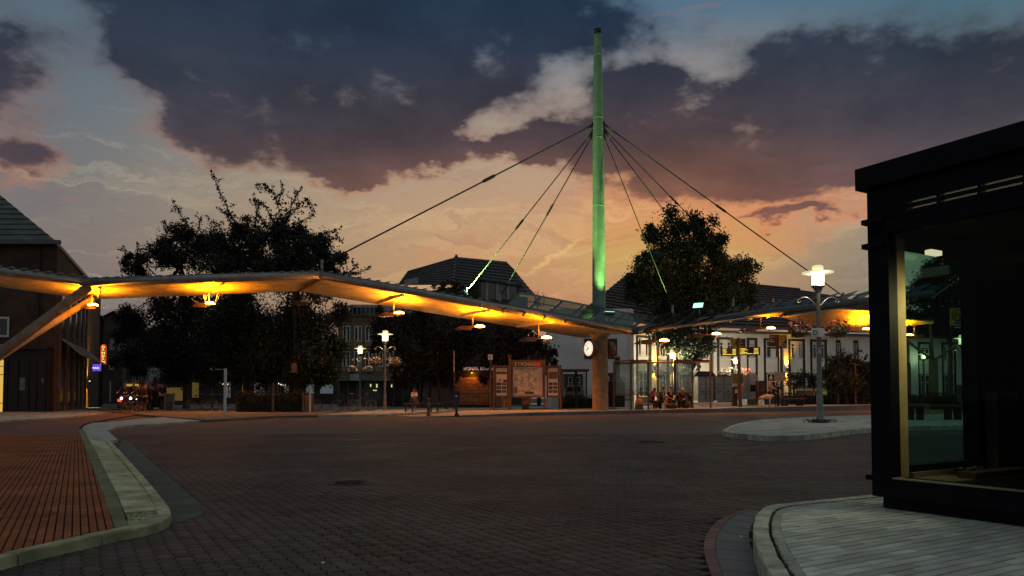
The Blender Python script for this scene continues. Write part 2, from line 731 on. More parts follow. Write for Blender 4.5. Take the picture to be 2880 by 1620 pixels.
def stones(name, A, B, z0, z1, n, m, parent, gap=0.004, ch=0.008, sub=3, jit=0.0):
    """a row of separate stones between two lines"""
    A, B = resample(A, n * sub), resample(B, n * sub)
    res = []
    for i in range(n):
        a = [Vector((p.x, p.y, 0)) for p in A[i * sub:(i + 1) * sub + 1]]
        b = [Vector((p.x, p.y, 0)) for p in B[i * sub:(i + 1) * sub + 1]]
        for ln in (a, b):
            d = (ln[-1] - ln[0])
            if d.length > 1e-6:
                d.normalize()
            ln[0] += d * gap
            ln[-1] -= d * gap
        ring = a + b[::-1]
        if area(ring) < 0:
            ring = ring[::-1]
        ce = sum(ring, Vector((0, 0, 0))) / len(ring)
        dz = rnd.uniform(-jit, jit)
        nn = len(ring)
        vs = [Vector((p.x, p.y, z0)) for p in ring] + [Vector((p.x, p.y, z1 - ch + dz)) for p in ring]
        vs += [Vector((p.x, p.y, z1 + dz)) + (ce - p).normalized() * ch for p in ring]
        fs = [tuple(range(2 * nn, 3 * nn))]
        for q in (0, 1):
            for j in range(nn):
                e = (j + 1) % nn
                fs.append((q * nn + j, q * nn + e, (q + 1) * nn + e, (q + 1) * nn + j))
        mb = MB()
        mb.add(vs, fs)
        res.append(mb.build(name, m, parent))
    return res
# ---------------------------------------------------------------- ground
M_earth = mat('earth', (0.05, 0.045, 0.04), 0.9, scale=0.4)
M_road = brickmat('road_far', (0.100, 0.056, 0.048), (0.080, 0.048, 0.044), (0.02, 0.016, 0.014), 0.113, 0.09, False, -ROT - math.pi / 2, 0.4, 0.006)
M_joint = mat('joint_sand', (0.007, 0.006, 0.005), 0.95, scale=20)
M_paver = mat('road_paver', (0.090, 0.069, 0.063), 0.62, var=0.35, scale=0.7, bump=0.35, bscale=160, rand=0.26, hue=(0.085, 0.082, 0.055), spec=0.08, stain=((0.088, 0.048, 0.052), (0.052, 0.045, 0.04)))
M_redbrick = mat('red_clinker', (0.30, 0.092, 0.040), 0.8, var=0.3, scale=1.4, bump=0.4, bscale=150, rand=0.13, hue=(0.25, 0.09, 0.045), spec=.1)
M_stone = mat('pale_stone', (0.50, 0.50, 0.38), 0.8, var=0.32, scale=7, bump=0.5, bscale=220, rand=0.10)
M_stoneL = mat('mossy_stone', (0.46, 0.44, 0.25), 0.85, var=0.38, scale=4, bump=0.6, bscale=200, rand=0.16)
M_band = mat('grey_band', (0.38, 0.38, 0.31), 0.8, var=0.2, scale=5, bump=0.35, bscale=180, rand=0.1)
M_walk = mat('walk_paver', (0.50, 0.52, 0.43), 0.75, var=0.25, scale=1.6, bump=0.4, bscale=170, rand=0.2, hue=(0.42, 0.34, 0.31))
M_gut = mat('gutter_slab', (0.045, 0.078, 0.10), 0.55, var=0.3, scale=3, bump=0.3, bscale=120, rand=0.2)
M_gutred = mat('gutter_red', (0.14, 0.062, 0.064), 0.6, var=0.25, scale=4, bump=0.3, bscale=120, rand=0.15)
M_moss = mat('mossy_band', (0.17, 0.18, 0.085), 0.85, var=0.3, scale=4, bump=0.4, bscale=150, rand=0.15)
M_plat = mat('platform_paving', (0.34, 0.30, 0.27), 0.8, var=0.2, scale=1.0, bump=0.3, bscale=60)
M_kerbd = mat('kerb_grey', (0.16, 0.16, 0.165), 0.8, var=0.2, scale=2, bump=0.3, rand=0.15)
M_plaza = mat('plaza_paving', (0.11, 0.10, 0.09), 0.85, var=0.3, scale=0.6, bump=0.3, bscale=30)
M_light = mat('light_paving', (0.34, 0.34, 0.30), 0.8, var=0.35, scale=1.6, bump=0.5, bscale=40)
M_grass = mat('grass', (0.03, 0.05, 0.018), 0.9, var=0.4, scale=9)

mb = MB()
mb.slab([(-420, -60, -0.05), (420, -60, -0.05), (420, 620, -0.05), (-420, 620, -0.05)], 0.3, (0, 0, 1))
mb.build('ground', M_earth, kind='structure')

# the bus road: a sheet of joints near the camera with every paver standing on it, a sheet beyond
YN = 18.0
mb = MB()
mb.add([(-90, YN, 0), (90, YN, 0), (90, 130, 0), (-90, 130, 0)], [(0, 1, 2, 3)])
road = mb.build('road', M_road, kind='structure', origin=(0, 0, 0))
mb = MB()
mb.add([(-60, -30, -0.014), (60, -30, -0.014), (60, YN, -0.014), (-60, YN, -0.014)], [(0, 1, 2, 3)])
mb.build('joint_bed', M_joint, road)

# outlines measured on the print -----------------------------------------------------------
ZP = 0.12
rk_out = [(2035, 1600), (1985, 1520), (1940, 1449), (1912, 1400), (1896, 1353), (1893, 1330), (1897, 1305), (1907, 1283), (1927, 1272), (1955, 1267), (2045, 1258.8), (2194, 1244)]
rk_in = [(2090, 1600), (2038, 1520), (1990.8, 1449), (1957, 1397), (1939, 1353), (1933, 1331), (1936, 1301), (1949, 1281), (1970, 1275), (2008, 1268.5), (2060, 1264), (2194, 1250.5)]
rb_in = [(2140, 1600), (2086, 1520), (2031, 1449), (1994, 1399), (1970, 1352), (1963, 1323), (1964.5, 1297), (1976, 1281), (2001, 1274.5), (2030, 1271), (2075, 1267), (2194, 1256.5)]
A0 = smoothline([G(x, y, ZP) for x, y in rk_out])
A1 = smoothline([G(x, y, ZP) for x, y in rk_in])
A2 = smoothline([G(x, y, ZP) for x, y in rb_in])
ext = [D2 * 3.0, D2 * 9.0]
A0 += [A0[-1] + e for e in ext]
A1 += [A1[-1] + e for e in ext]
A2 += [A2[-1] + e for e in ext]
far_r = [A0[-1] + Vector((4, -16, 0)), A0[0] + Vector((6, -9, 0)), A0[0] + Vector((0.6, -2.0, 0))]
mb = MB()
mb.prism([p for p in A1] + far_r, -0.02, ZP - 0.016)
pave = fixn(mb.build('pavement', M_joint, kind='structure'))
stones('kerb_stone', A0, A1, -0.03, ZP, 26, M_stone, pave, 0.007, 0.014, 4, 0.001)
stones('edge_stone', [a.lerp(b, 0.20) for a, b in zip(A1, A2)], A2, 0.0, ZP - 0.004, 22, M_band, pave, 0.002, 0.006, 4, 0.001)
region = [(p.x, p.y) for p in A2] + [(p.x, p.y) for p in far_r]
if area(region) < 0:
    region = region[::-1]


def block(poly, z1, h, ch, gap=0.0):
    c = Vector((sum(p[0] for p in poly) / len(poly), sum(p[1] for p in poly) / len(poly), 0))
    n = len(poly)
    base = [Vector((p[0], p[1], 0)) for p in poly]
    base = [p + (c - p).normalized() * min(gap, (c - p).length * 0.4) for p in base]
    vs = [p + Vector((0, 0, z1 - h)) for p in base] + [p + Vector((0, 0, z1 - ch)) for p in base]
    vs += [p + (c - p).normalized() * min(ch, (c - p).length * 0.3) + Vector((0, 0, z1)) for p in base]
    fs = [tuple(range(2 * n, 3 * n))]
    for q in (0, 1):
        for j in range(n):
            e = (j + 1) % n
            fs.append((q * n + j, q * n + e, (q + 1) * n + e, (q + 1) * n + j))
    return vs, fs


def tone_attr(o, counts):
    me = o.data
    at = me.attributes.new('tone', 'FLOAT', 'FACE')
    vals = np.repeat(rng.random(len(counts)), counts)
    at.data.foreach_set('value', vals.astype(np.float32))


def lay_rects(parent, region, org, du, dv, wu, wv, stag, z, m, name, view, ymax, limit=300, gap=(0.003, 0.003), h=0.03):
    """bond of rectangular pavers: courses along du, wu long, wv wide, cut at the region's outline"""
    pcs = []
    cu = [((p[0] - org.x) * du.x + (p[1] - org.y) * du.y, (p[0] - org.x) * dv.x + (p[1] - org.y) * dv.y) for p in region]
    j0, j1 = int(min(c[1] for c in cu) / wv) - 1, int(max(c[1] for c in cu) / wv) + 1
    xs = [p[0] for p in region]
    for j in range(j0, j1):
        s = stag(j)
        i0, i1 = int(min(c[0] for c in cu) / wu) - 2, int(max(c[0] for c in cu) / wu) + 2
        for i in range(i0, i1):
            a = org + du * ((i + s) * wu) + dv * (j * wv)
            ctr = a + du * wu / 2 + dv * wv / 2
            if not view(ctr) or ctr.y > ymax:
                continue
            gu, gv = du * gap[0], dv * gap[1]
            q = [a + gu + gv, a + du * wu - gu + gv, a + du * wu + dv * wv - gu - gv, a + dv * wv + gu - gv]
            q = [(p.x, p.y) for p in q]
            if area(q) < 0:
                q = q[::-1]
            ins = [inpoly(p, region) for p in q]
            if all(ins):
                pcs.append((ctr.y, q, True))
            else:
                c = clip(region, q)
                if len(c) >= 3 and abs(area(c)) > 0.12 * wu * wv:
                    pcs.append((ctr.y, c, False))
    pcs.sort(key=lambda t: t[0])
    proto = None
    mbs, cnt = MB(), []
    for n, (yy, q, full) in enumerate(pcs):
        dz = rnd.uniform(-0.0015, 0.0015)
        if n < limit:
            c = Vector((sum(p[0] for p in q) / len(q), sum(p[1] for p in q) / len(q), 0))
            if full and proto is not None:
                o = bpy.data.objects.new(name, proto)
            else:
                vs, fs = block([(p[0] - c.x, p[1] - c.y) for p in q], 0, h, 0.004)
                me = bpy.data.meshes.new(name)
                me.from_pydata(vs, [], fs)
                me.materials.append(m)
                o = bpy.data.objects.new(name, me)
                if full:
                    proto = me
            C.objects.link(o)
            o.parent = parent
            o.location = c + Vector((0, 0, z + dz)) - WL[parent.name]
            o.rotation_euler = (rnd.uniform(-.004, .004), rnd.uniform(-.004, .004), 0)
        else:
            vs, fs = block(q, z + dz, h, 0.004)
            mbs.add(vs, fs)
            cnt.append(len(fs))
    if cnt:
        o = mbs.build(name, m, parent, kind='stuff')
        tone_attr(o, cnt)


stg = [rnd.random() for _ in range(4000)]
lay_rects(pave, region, A0[0], D2, D1, 0.19, 0.0665, lambda j: stg[j % 4000], ZP - 0.002, M_walk, 'paver',
          lambda c: c.y > 2.7 and abs(c.x) < 0.80 * c.y + 0.4, 9.0, gap=(0.0018, 0.0055))

# gutter beside the pavement
g_red = [(1830, 1560), (1806, 1500), (1789.6, 1449), (1772, 1400), (1769, 1375), (1776, 1345), (1798, 1314), (1835, 1295), (1880, 1283)]
g_mid = [(1862, 1560), (1836, 1500), (1818.6, 1449), (1802, 1403), (1798, 1369), (1808, 1335), (1835.6, 1303), (1870, 1288), (1900, 1283)]
g_in = [(1995, 1560), (1965, 1500), (1934, 1452), (1910, 1416), (1890, 1379), (1883, 1348), (1890, 1324.5), (1903, 1299), (1915, 1290)]
B0, B1, B2 = [smoothline([G(x, y, 0.0) for x, y in q]) for q in (g_red, g_mid, g_in)]
stones('gutter_brick', B0, B1, -0.02, 0.005, 16, M_gutred, road, 0.002, 0.004, 4)
stones('gutter_slab', B1, B2, -0.02, 0.003, 11, M_gut, road, 0.003, 0.004, 4)

# left: red cycle track with its stone border
ZL = 0.055
l_out = [(0, 1408), (148, 1372), (297, 1339.7), (394, 1322), (426, 1306), (433, 1291), (409, 1256.7), (355.6, 1194.5), (296, 1129), (272.6, 1105.6)]
l_in = [(0, 1397.5), (148, 1363), (290, 1333), (372, 1316), (392, 1305), (398.6, 1294), (370, 1239), (326, 1182.6), (287.4, 1138), (266.7, 1111.5)]
l_slab = [(327.5, 1328), (296, 1245), (266.7, 1188.5), (243, 1141), (222, 1102.6), (207, 1079)]
l_band = [(292, 1336), (266.7, 1262.6), (237, 1185.6), (216.3, 1129), (204.5, 1098), (196, 1078)]
L0 = [G(x, y, ZL) for x, y in [(-600, 1552)] + l_out]
L1 = [G(x, y, ZL) for x, y in [(-600, 1535)] + l_in]
L0, L1 = smoothline(L0, 1), smoothline(L1, 1)
far_edge = [(212, 1066), (262, 1056), (330, 1045), (392, 1037), (300, 1037), (200, 1049), (60, 1062), (25, 1080), (-150, 1140), (-600, 1260)]
redpoly_px = [(-600, 1535), (0, 1397.5), (148, 1363), (290, 1333)] + l_band[1:] + far_edge
redreg = [(p.x, p.y) for p in (G(x, y, ZL) for x, y in redpoly_px)]
if area(redreg) < 0:
    redreg = redreg[::-1]
strip_px = [(290, 1333), (372, 1316), (392, 1305), (398.6, 1294), (370, 1239), (326, 1182.6), (287.4, 1138), (266.7, 1111.5), (250, 1098)] + l_band[::-1]
mb = MB()
mb.prism(redreg, -0.03, ZL - 0.014)
track = fixn(mb.build('cycle_track', M_joint, kind='structure'))
lay_rects(track, redreg, G(290, 1333, ZL), D1, D2, 0.105, 0.0475, lambda j: 0.5 * (j % 2) + 0.1 * stg[j % 4000], ZL, M_redbrick, 'clinker',
          lambda c: c.y > 3.0 and abs(c.x) < 0.74 * c.y + 0.3, 17.0, gap=(0.0006, 0.0038))
mb = MB()
fr = [G(x, y, ZL - 0.003) for x, y in redpoly_px]
near = [(p.x, p.y) for p in fr]
if area(near) < 0:
    near = near[::-1]
cut = clip(near, [(-60, 16.9), (60, 16.9), (60, 90), (-60, 90)])
mb.prism(cut, 0.0, ZL - 0.003)
fixn(mb.build('far_brick', brickmat('far_clinker', (0.2, 0.07, 0.04), (0.15, 0.06, 0.038), (0.05, 0.02, 0.015), 0.105, 0.0475, False, -ROT - math.pi / 2, 0.4, 0.004), track))
mb = MB()
mb.prism([G(x, y, 0) for x, y in strip_px], -0.03, ZL - 0.02)
border = fixn(mb.build('stone_border', M_joint, kind='structure'))
stones('kerb_stone', L0, L1, -0.03, ZL + 0.012, 24, M_stoneL, border, 0.006, 0.010, 4, 0.001)
sA = smoothline([G(x, y, ZL) for x, y in l_band], 1)
sB = smoothline([G(x, y, ZL) for x, y in [(323, 1326)] + l_slab[1:]], 1)
stones('band_stone', sA, sB, 0.0, ZL, 16, M_moss, border, 0.0015, 0.005, 3, 0.001)
sl_l = [G(x, y, ZL) for x, y in [(314, 1290), (296, 1245), (266.7, 1188.5), (243, 1141), (222, 1102.6), (212, 1084)]]
sl_r = [G(x, y, ZL) for x, y in [(394, 1283), (368, 1238), (324, 1182.6), (286, 1138), (266, 1112), (252, 1099)]]
stones('stone_slab', smoothline(sl_l, 1), smoothline(sl_r, 1), 0.0, ZL + 0.004, 5, M_stoneL, border, 0.003, 0.006, 3, 0.001)
# rounded cobbles in the nose of the border
cob_px = [(327, 1326), (316, 1293), (394, 1286), (398, 1296), (391, 1304), (370, 1314)]
cobreg = [(p.x, p.y) for p in (G(x, y, ZL) for x, y in cob_px)]
for i in range(60):
    px = 316 + (i % 10) * 8.6 + rnd.uniform(-2, 2)
    py = 1290 + (i // 10) * 6.6 + rnd.uniform(-1.5, 1.5)
    c = G(px, py, ZL)
    if inpoly((c.x, c.y), cobreg):
        mb = MB()
        mb.ell((c.x, c.y, ZL - 0.012), (rnd.uniform(.013, .018), rnd.uniform(.019, .028), 0.02), 8, 4)
        mb.build('cobble', M_stoneL, border, True)
# low moss and weeds in the gutter by the border
gl_o = [(300, 1345), (400, 1330), (500, 1302), (520, 1278), (440, 1215), (380, 1160), (315, 1106)]
gl_i = [(297, 1339.7), (394, 1322), (426, 1306), (433, 1291), (409, 1256.7), (355.6, 1194.5), (296, 1129)]
stones('gutter_slab', smoothline([G(*q) for q in gl_i], 1), smoothline([G(*q) for q in gl_o], 1), -0.02, 0.004, 24, mat('gutter_moss', (0.04, 0.062, 0.048), 0.7, var=.35, scale=4, bump=.3, rand=.25), road, 0.002, 0.004, 3)

# road pavers with toothed sides
a_, b_ = 0.113, 0.09
zz = [(0.0, 0.0), (0.27, 0.011), (0.73, -0.011), (1.0, 0.0)]
outl = [(x, y * a_) for y, x in zz] + [(b_ + x, y * a_) for y, x in zz[::-1]]
outl = [(p[0] - b_ / 2, p[1] - a_ / 2) for p in outl]
if area(outl) < 0:
    outl = outl[::-1]
tv, tf = block([(p[0], p[1]) for p in outl], 0, 0.02, 0.004, 0.0036)
tv = np.array([tuple(v) for v in tv])
cells = []
for i in range(-60, 300):
    for j in range(-320, 320):
        cx = D1.x * i * a_ + D2.x * j * b_
        cy = D1.y * i * a_ + D2.y * j * b_
        if cy < 3.3 or cy > YN - 0.08 or abs(cx) > 0.72 * cy + 0.3:
            continue
        cells.append((cy, cx))
poly_no = [[(p.x, p.y) for p in A0] + [(p.x, p.y) for p in far_r], redreg, [(p.x, p.y) for p in B0] + [(p.x, p.y) for p in B2[::-1]],
           [(p.x, p.y) for p in (G(x, y) for x, y in strip_px)]]
cells = [c for c in sorted(cells) if not any(inpoly((c[1], c[0]), q) for q in poly_no)]
me = bpy.data.meshes.new('road_paver')
Rz = np.array([[D2.x, D1.x, 0], [D2.y, D1.y, 0], [0, 0, 1]])
tvr = tv @ Rz.T
me.from_pydata([tuple(v) for v in tvr], [], tf)
me.materials.append(M_paver)
for cy, cx in cells[:300]:
    o = bpy.data.objects.new('road_paver', me)
    C.objects.link(o)
    o.parent = road
    o.location = (cx, cy, rnd.uniform(-.0015, .0012))
    o.rotation_euler = (rnd.uniform(-.012, .012), rnd.uniform(-.012, .012), 0)
rest = np.array([(c[1], c[0], 0) for c in cells[300:]])
nv, N = len(tvr), len(rest)
rest[:, 2] = rng.uniform(-.0018, .0012, N)
tl = rng.uniform(-.014, .014, (N, 2))
V = tvr[None] + rest[:, None]
V[:, :, 2] += tvr[None, :, 0] * tl[:, :1] + tvr[None, :, 1] * tl[:, 1:]
V = V.reshape(-1, 3)
me = bpy.data.meshes.new('road_paver')
me.vertices.add(len(V))
me.vertices.foreach_set('co', V.astype(np.float32).ravel())
li, ls, lt = [], [], []
for f in tf:
    ls.append(len(li))
    li += list(f)
    lt.append(len(f))
li, ls, lt = np.array(li), np.array(ls), np.array(lt)
nl = len(li)
me.loops.add(nl * N)
me.polygons.add(len(tf) * N)
me.loops.foreach_set('vertex_index', (li[None] + (np.arange(N) * nv)[:, None]).ravel().astype(np.int32))
me.polygons.foreach_set('loop_start', (ls[None] + (np.arange(N) * nl)[:, None]).ravel().astype(np.int32))
me.update(calc_edges=True)
me.materials.append(M_paver)
o = bpy.data.objects.new('road_paver', me)
C.objects.link(o)
o.parent = road
o['kind'] = 'stuff'
tone_attr(o, [len(tf)] * N)

# far left: pale edge of the track, plaza under the trees, sidewalk by the shop
mb = MB()
mb.prism([G(x, y, .06) for x, y in [(207, 1079), (212, 1071), (232, 1064), (300, 1059), (360, 1053), (430, 1048), (520, 1048), (520, 1057), (400, 1066), (345, 1068), (292, 1074), (270, 1082), (296, 1106), (252, 1111), (226, 1104)]], -0.02, 0.06)
tag(fixn(mb.build('pavement', M_light)), kind='structure')
mb = MB()
mb.prism([G(x, y, .06) for x, y in [(-600, 1078), (-60, 1066), (30, 1056), (160, 1050), (250, 1041), (320, 1032), (300, 1026), (-600, 1030)]], -0.02, 0.06)
tag(fixn(mb.build('pavement', M_light)), kind='structure')
ZQ = 0.10
pz = [G(x, y, ZQ) for x, y in [(392, 1046), (520, 1056), (700, 1046), (880, 1043), (965, 1042)]]
mb = MB()
mb.prism([(p.x, p.y) for p in pz] + [(2, 70), (2, 120), (-70, 120), (-52, 80), (-37, 62)], -0.02, ZQ)
plaza = tag(fixn(mb.build('plaza', M_plaza)), kind='structure')
sw = [G(x, y, ZQ) for x, y in [(800, 1044.5), (965, 1042.5), (1060, 1037), (1130, 1033), (1235, 1030), (1400, 1026), (1400, 1022), (1130, 1025), (960, 1030)]]
mb = MB()
mb.prism([(p.x, p.y) for p in sw], -0.02, ZQ + 0.006)
tag(fixn(mb.build('sidewalk', M_light)), kind='structure')
mb = MB()
st2 = [G(x, y, ZQ) for x, y in [(960, 1023), (1240, 1018), (1480, 1016), (1480, 1013.5), (960, 1018)]]
mb.prism([(p.x, p.y) for p in st2], -0.02, ZQ + 0.01)
tag(fixn(mb.build('crossing_strip', mat('white_paint', (0.7, 0.7, 0.68), 0.7, var=.15))), kind='structure')

# bus platform ---------------------------------------------------------------------------
PA, PE, PN = Vector((5.97, 40.8, 0)), Vector((0.847, 0.532, 0)), Vector((-0.532, 0.847, 0))


def plat(x, back=0.0):
    """point on the platform seen at bearing x, a distance back from its front kerb"""
    kx = (x - CX) / F
    a = PA + PN * back
    t = (kx * a.y - a.x) / (PE.x - kx * PE.y)
    p = a + PE * t
    z = 0.18 + 0.0078 * t if t > 0 else max(0.02, 0.18 + t * 0.012)
    return Vector((p.x, p.y, z))


fl = [(-4.3, 33.5, .03), (-1.65, 34.7, .08), (.82, 36.4, .16), (5.97, 40.8, .18)] + [tuple(PA + PE * t + Vector((0, 0, .18 + .0078 * t))) for t in (6, 12, 18, 24, 32, 44)]
bl = [tuple(Vector(p) + PN * (2.2 if i == 0 else 4.0 if i == 1 else 6.5)) for i, p in enumerate(fl)]
mb = MB()
n = len(fl)
mb.add(fl + bl + [(p[0], p[1], -0.03) for p in fl] + [(p[0], p[1], -0.03) for p in bl],
       [(i, i + 1, n + i + 1, n + i) for i in range(n - 1)] + [(n + i, n + i + 1, 3 * n + i + 1, 3 * n + i) for i in range(n - 1)] +
       [(0, n, 3 * n, 2 * n), (2 * n - 1, n - 1, 3 * n - 1, 4 * n - 1)])
platform = fixn(mb.build('platform', M_plat, kind='structure'))
for i in range(n - 1):
    a, b = Vector(fl[i]), Vector(fl[i + 1])
    m_ = max(2, int((b - a).length / 1.5))
    for q in range(m_):
        p0, p1 = a.lerp(b, q / m_), a.lerp(b, (q + 1) / m_)
        d = (p1 - p0).normalized() * 0.012
        nn = Vector((-(p1 - p0).y, (p1 - p0).x, 0)).normalized()
        mb = MB()
        f0, f1 = p0 + d - nn * 0.20, p1 - d - nn * 0.20
        g0, g1 = p0 + d, p1 - d
        up = Vector((0, 0, 0.006))
        lo = lambda v: Vector((v.x, v.y, -0.03))
        mb.add([f0 + up, f1 + up, g1 + up, g0 + up, lo(f0), lo(f1), lo(g1), lo(g0)],
               [(0, 1, 2, 3), (0, 4, 5, 1), (1, 5, 6, 2), (2, 6, 7, 3), (3, 7, 4, 0)])
        mb.build('kerb_stone', M_kerbd, platform)

# the traffic island with the lamp
ZI = 0.12
isl = [(1817, 1084), (1832, 1074), (1860, 1064), (1920, 1055), (2060, 1048), (2190, 1044), (2420, 1040), (2640, 1038), (2640, 1066), (2420, 1070), (2260, 1073), (2184, 1076), (2100, 1086), (2000, 1096.5), (1920, 1096), (1850, 1091)]
ip = [G(x, y, ZI) for x, y in isl]
ce = sum(ip, Vector()) / len(ip)
mb = MB()
mb.prism([p.lerp(ce, 0.012) for p in ip], -0.03, ZI - 0.004)
island = tag(fixn(mb.build('traffic_island', M_light)), kind='structure')
ring = smoothline(ip + [ip[0]], 1)
inner = [p + (ce - p).normalized() * min(0.16, (ce - p).length * 0.1) for p in ring]
stones('kerb_stone', ring, inner, -0.03, ZI + 0.004, 60, M_stone, island, 0.004, 0.01, 1)
mb = MB()
mb.prism([G(x, y, 0.004) for x, y in [(1705, 1051.5), (1900, 1048), (2190, 1041), (2190, 1046), (2060, 1050), (1900, 1058), (1855, 1066), (1790, 1060)]], -0.01, 0.004)
mb.build('dark_paving', mat('dark_paver', (0.05, 0.043, 0.046), .7, scale=1.5), road)
mb = MB()
mb.prism([G(x, y, 0.004) for x, y in [(1785, 1085), (1800, 1077), (1840, 1068), (1818, 1084), (1850, 1093), (1920, 1099), (1990, 1100), (1900, 1101), (1830, 1096)]], -0.01, 0.004)
mb.build('dark_paving', MC['dark_paver'], road)

# small things on the road
for x, y, r in ((1637, 1112, .42), (880, 1215, .24)):
    p = G(x, y, 0)
    mb = MB().lathe((p.x, p.y, -.01), [(r, 0), (r, .016), (r * .86, .017), (r * .85, .012)], 24)
    for i in range(5):
        mb.box((p.x, p.y - r * .5 + i * r * .25, .0055), (r * 1.2, r * .08, .008))
    mb.build('manhole_cover', mat('cast_iron', (.03, .028, .027), .6, .4), road)
for x, y, s_, c in ((1876, 1358, .018, (.7, .68, .62)), (1919, 1438, .014, (.6, .6, .55)), (1865, 1352, .010, (.65, .62, .55)), (22, 1329, .014, (.55, .45, .35)), (812, 1418, .010, (.5, .48, .4))):
    p = G(x, y, .008)
    q = [Vector((p.x + s_ * math.cos(a) * rnd.uniform(.6, 1.3), p.y + s_ * math.sin(a) * rnd.uniform(.6, 1.3), .010 + rnd.uniform(0, .012) + (.05 if x < 100 else 0))) for a in (0, 1.2, 2.4, 3.7, 5.0)]
    o = MB().add(q + [v - Vector((0, 0, .002)) for v in q], [(0, 1, 2, 3, 4), (9, 8, 7, 6, 5)]).build('paper_scrap', mat('scrap', (.62, .6, .54), .8), None)
    tag(o, {1876: 'pale paper scrap in the blue gutter by the right kerb', 1919: 'small pale scrap low in the green gutter end', 1865: 'tiny scrap left of the larger one in the gutter', 22: 'small pale scrap on the red cycle track', 812: 'small pale scrap on the dark road paving'}[x], 'litter')
# crumbs of moss and leaf litter along the right kerb gap
pts = []
for a, b in zip(A1[:-2], A1[1:-1]):
    for _ in range(int((b - a).length * 260)):
        q = a.lerp(b, rnd.random())
        pts.append((q.x + rnd.gauss(.012, .008), q.y + rnd.gauss(0, .008), ZP - .004))
mb = MB()
for p in pts[:1500]:
    a = rnd.uniform(0, 6.28)
    s_ = rnd.uniform(.003, .008)
    u = Vector((math.cos(a), math.sin(a), rnd.uniform(-.3, .6))) * s_
    w = Vector((-math.sin(a), math.cos(a), rnd.uniform(0, .5))) * s_ * .7
    p = Vector(p)
    mb.add([p - u, p + w, p + u, p - w], [(0, 1, 2, 3)])
mb.build('leaf_litter', mat('litter_brown', (.03, .028, .015), .9, var=.5, scale=60), pave, kind='stuff')
# ---------------------------------------------------------------- canopy
M_steel = mat('grey_steel', (0.30, 0.28, 0.26), 0.42, 0.55, var=0.15, scale=2.5, bump=0.12, bscale=30)
M_dark = mat('dark_steel', (0.035, 0.033, 0.035), 0.5, 0.3, var=0.25)
M_brown = mat('brown_steel', (0.16, 0.085, 0.045), 0.55, 0.2, var=0.2, scale=5)
M_soff = mat('pale_soffit', (0.64, 0.51, 0.28), 0.6, var=0.22, scale=1.3, bump=0.25, bscale=6)
M_roofs = mat('sheet_roof', (0.13, 0.13, 0.135), 0.5, 0.3, var=0.2)
M_glass = glass('awning_glass', (0.55, 0.58, 0.50), 0.16, 0.12)
M_glassd = glass('awning_glass_smoked', (0.42, 0.42, 0.34), 0.14, 0.045)
M_white = mat('white_paint_metal', (0.6, 0.58, 0.54), 0.5, var=0.1)
M_black = mat('black_paint', (0.012, 0.012, 0.014), 0.45, var=0.3)
M_sodium = emi('sodium_bulb', (1.0, 0.55, 0.12), 14)
SOD = (1.0, 0.285, 0.002)

can = thing('bus_canopy', plat(1510, 1.6), 'long folded bus station canopy with grey tube edge and orange lit soffit', 'canopy')
tp = [(-330, 643, 33), (230, 709.5, 38), (805, 691.5, 40), (1588, 833, 43)]
tube = [P(*q) for q in tp]
for a, b in zip(tube, tube[1:]):
    MB().tube([a, b], 0.225, 16).build('edge_tube', M_steel, can, True)
for p in tube[1:3]:
    MB().ell(p, .227, 14, 8).build('tube_joint', M_steel, can, True)
for a, b in zip(tube, tube[1:]):
    nj = int((b - a).length / 6)
    dj = (b - a).normalized()
    for i in range(1, nj):
        q = a.lerp(b, i / nj)
        MB().tube([q - dj * .04, q + dj * .04], .236, 16).build('flange', M_steel, can, True)
rt = [P(1588, 833, 43.0), P(1740, 812, 45), P(1906, 789, 47.2), P(2178, 757, 51.5), P(2345, 738, 55)]
MB().tube(rt, 0.24, 14).build('edge_tube', mat('dark_tube', (0.09, 0.085, 0.08), 0.5, 0.4), can, True)
DZ = [.02, -.34, -.27, -.05]
front = [t + Vector((0, 0, -0.16)) + D1 * 0.12 for t in tube]
rear = [t + D1 * 4.7 + Vector((0, 0, z)) for t, z in zip(tube, DZ)]
prof = [(0, 0), (0.36, 0.10), (0.72, 0.06), (1.0, 0.0)]


def soffit(fa, ra, fb_, rb):
    mb = MB()
    for (u0, h0), (u1, h1) in zip(prof, prof[1:]):
        q = [fa.lerp(ra, u0) + Vector((0, 0, h0)), fb_.lerp(rb, u0) + Vector((0, 0, h0)),
             fb_.lerp(rb, u1 - 0.006) + Vector((0, 0, h1)), fa.lerp(ra, u1 - 0.006) + Vector((0, 0, h1))]
        mb.slab(q, -0.04, (0, 0, -1))
    fixn(mb.build('soffit_panel', M_soff, can))


for i in range(len(tube) - 1):
    n = max(1, round((tube[i + 1] - tube[i]).length / 4.0))
    for q in range(n):
        u, v = q / n + 0.001, (q + 1) / n - 0.001
        soffit(front[i].lerp(front[i + 1], u), rear[i].lerp(rear[i + 1], u), front[i].lerp(front[i + 1], v), rear[i].lerp(rear[i + 1], v))
sp_ = [(P(1955, 797, 47), P(1985, 803, 51)), (P(2110, 776, 50), P(2090, 826, 53)), (P(2185, 781, 51.5), P(2200, 838, 54)),
       (P(2287, 803, 54), P(2287, 818, 55.5)), (P(2347, 810, 55.5), P(2349, 812, 55.6))]
for (a, b), (c, d) in zip(sp_, sp_[1:]):
    soffit(a, b, c, d)
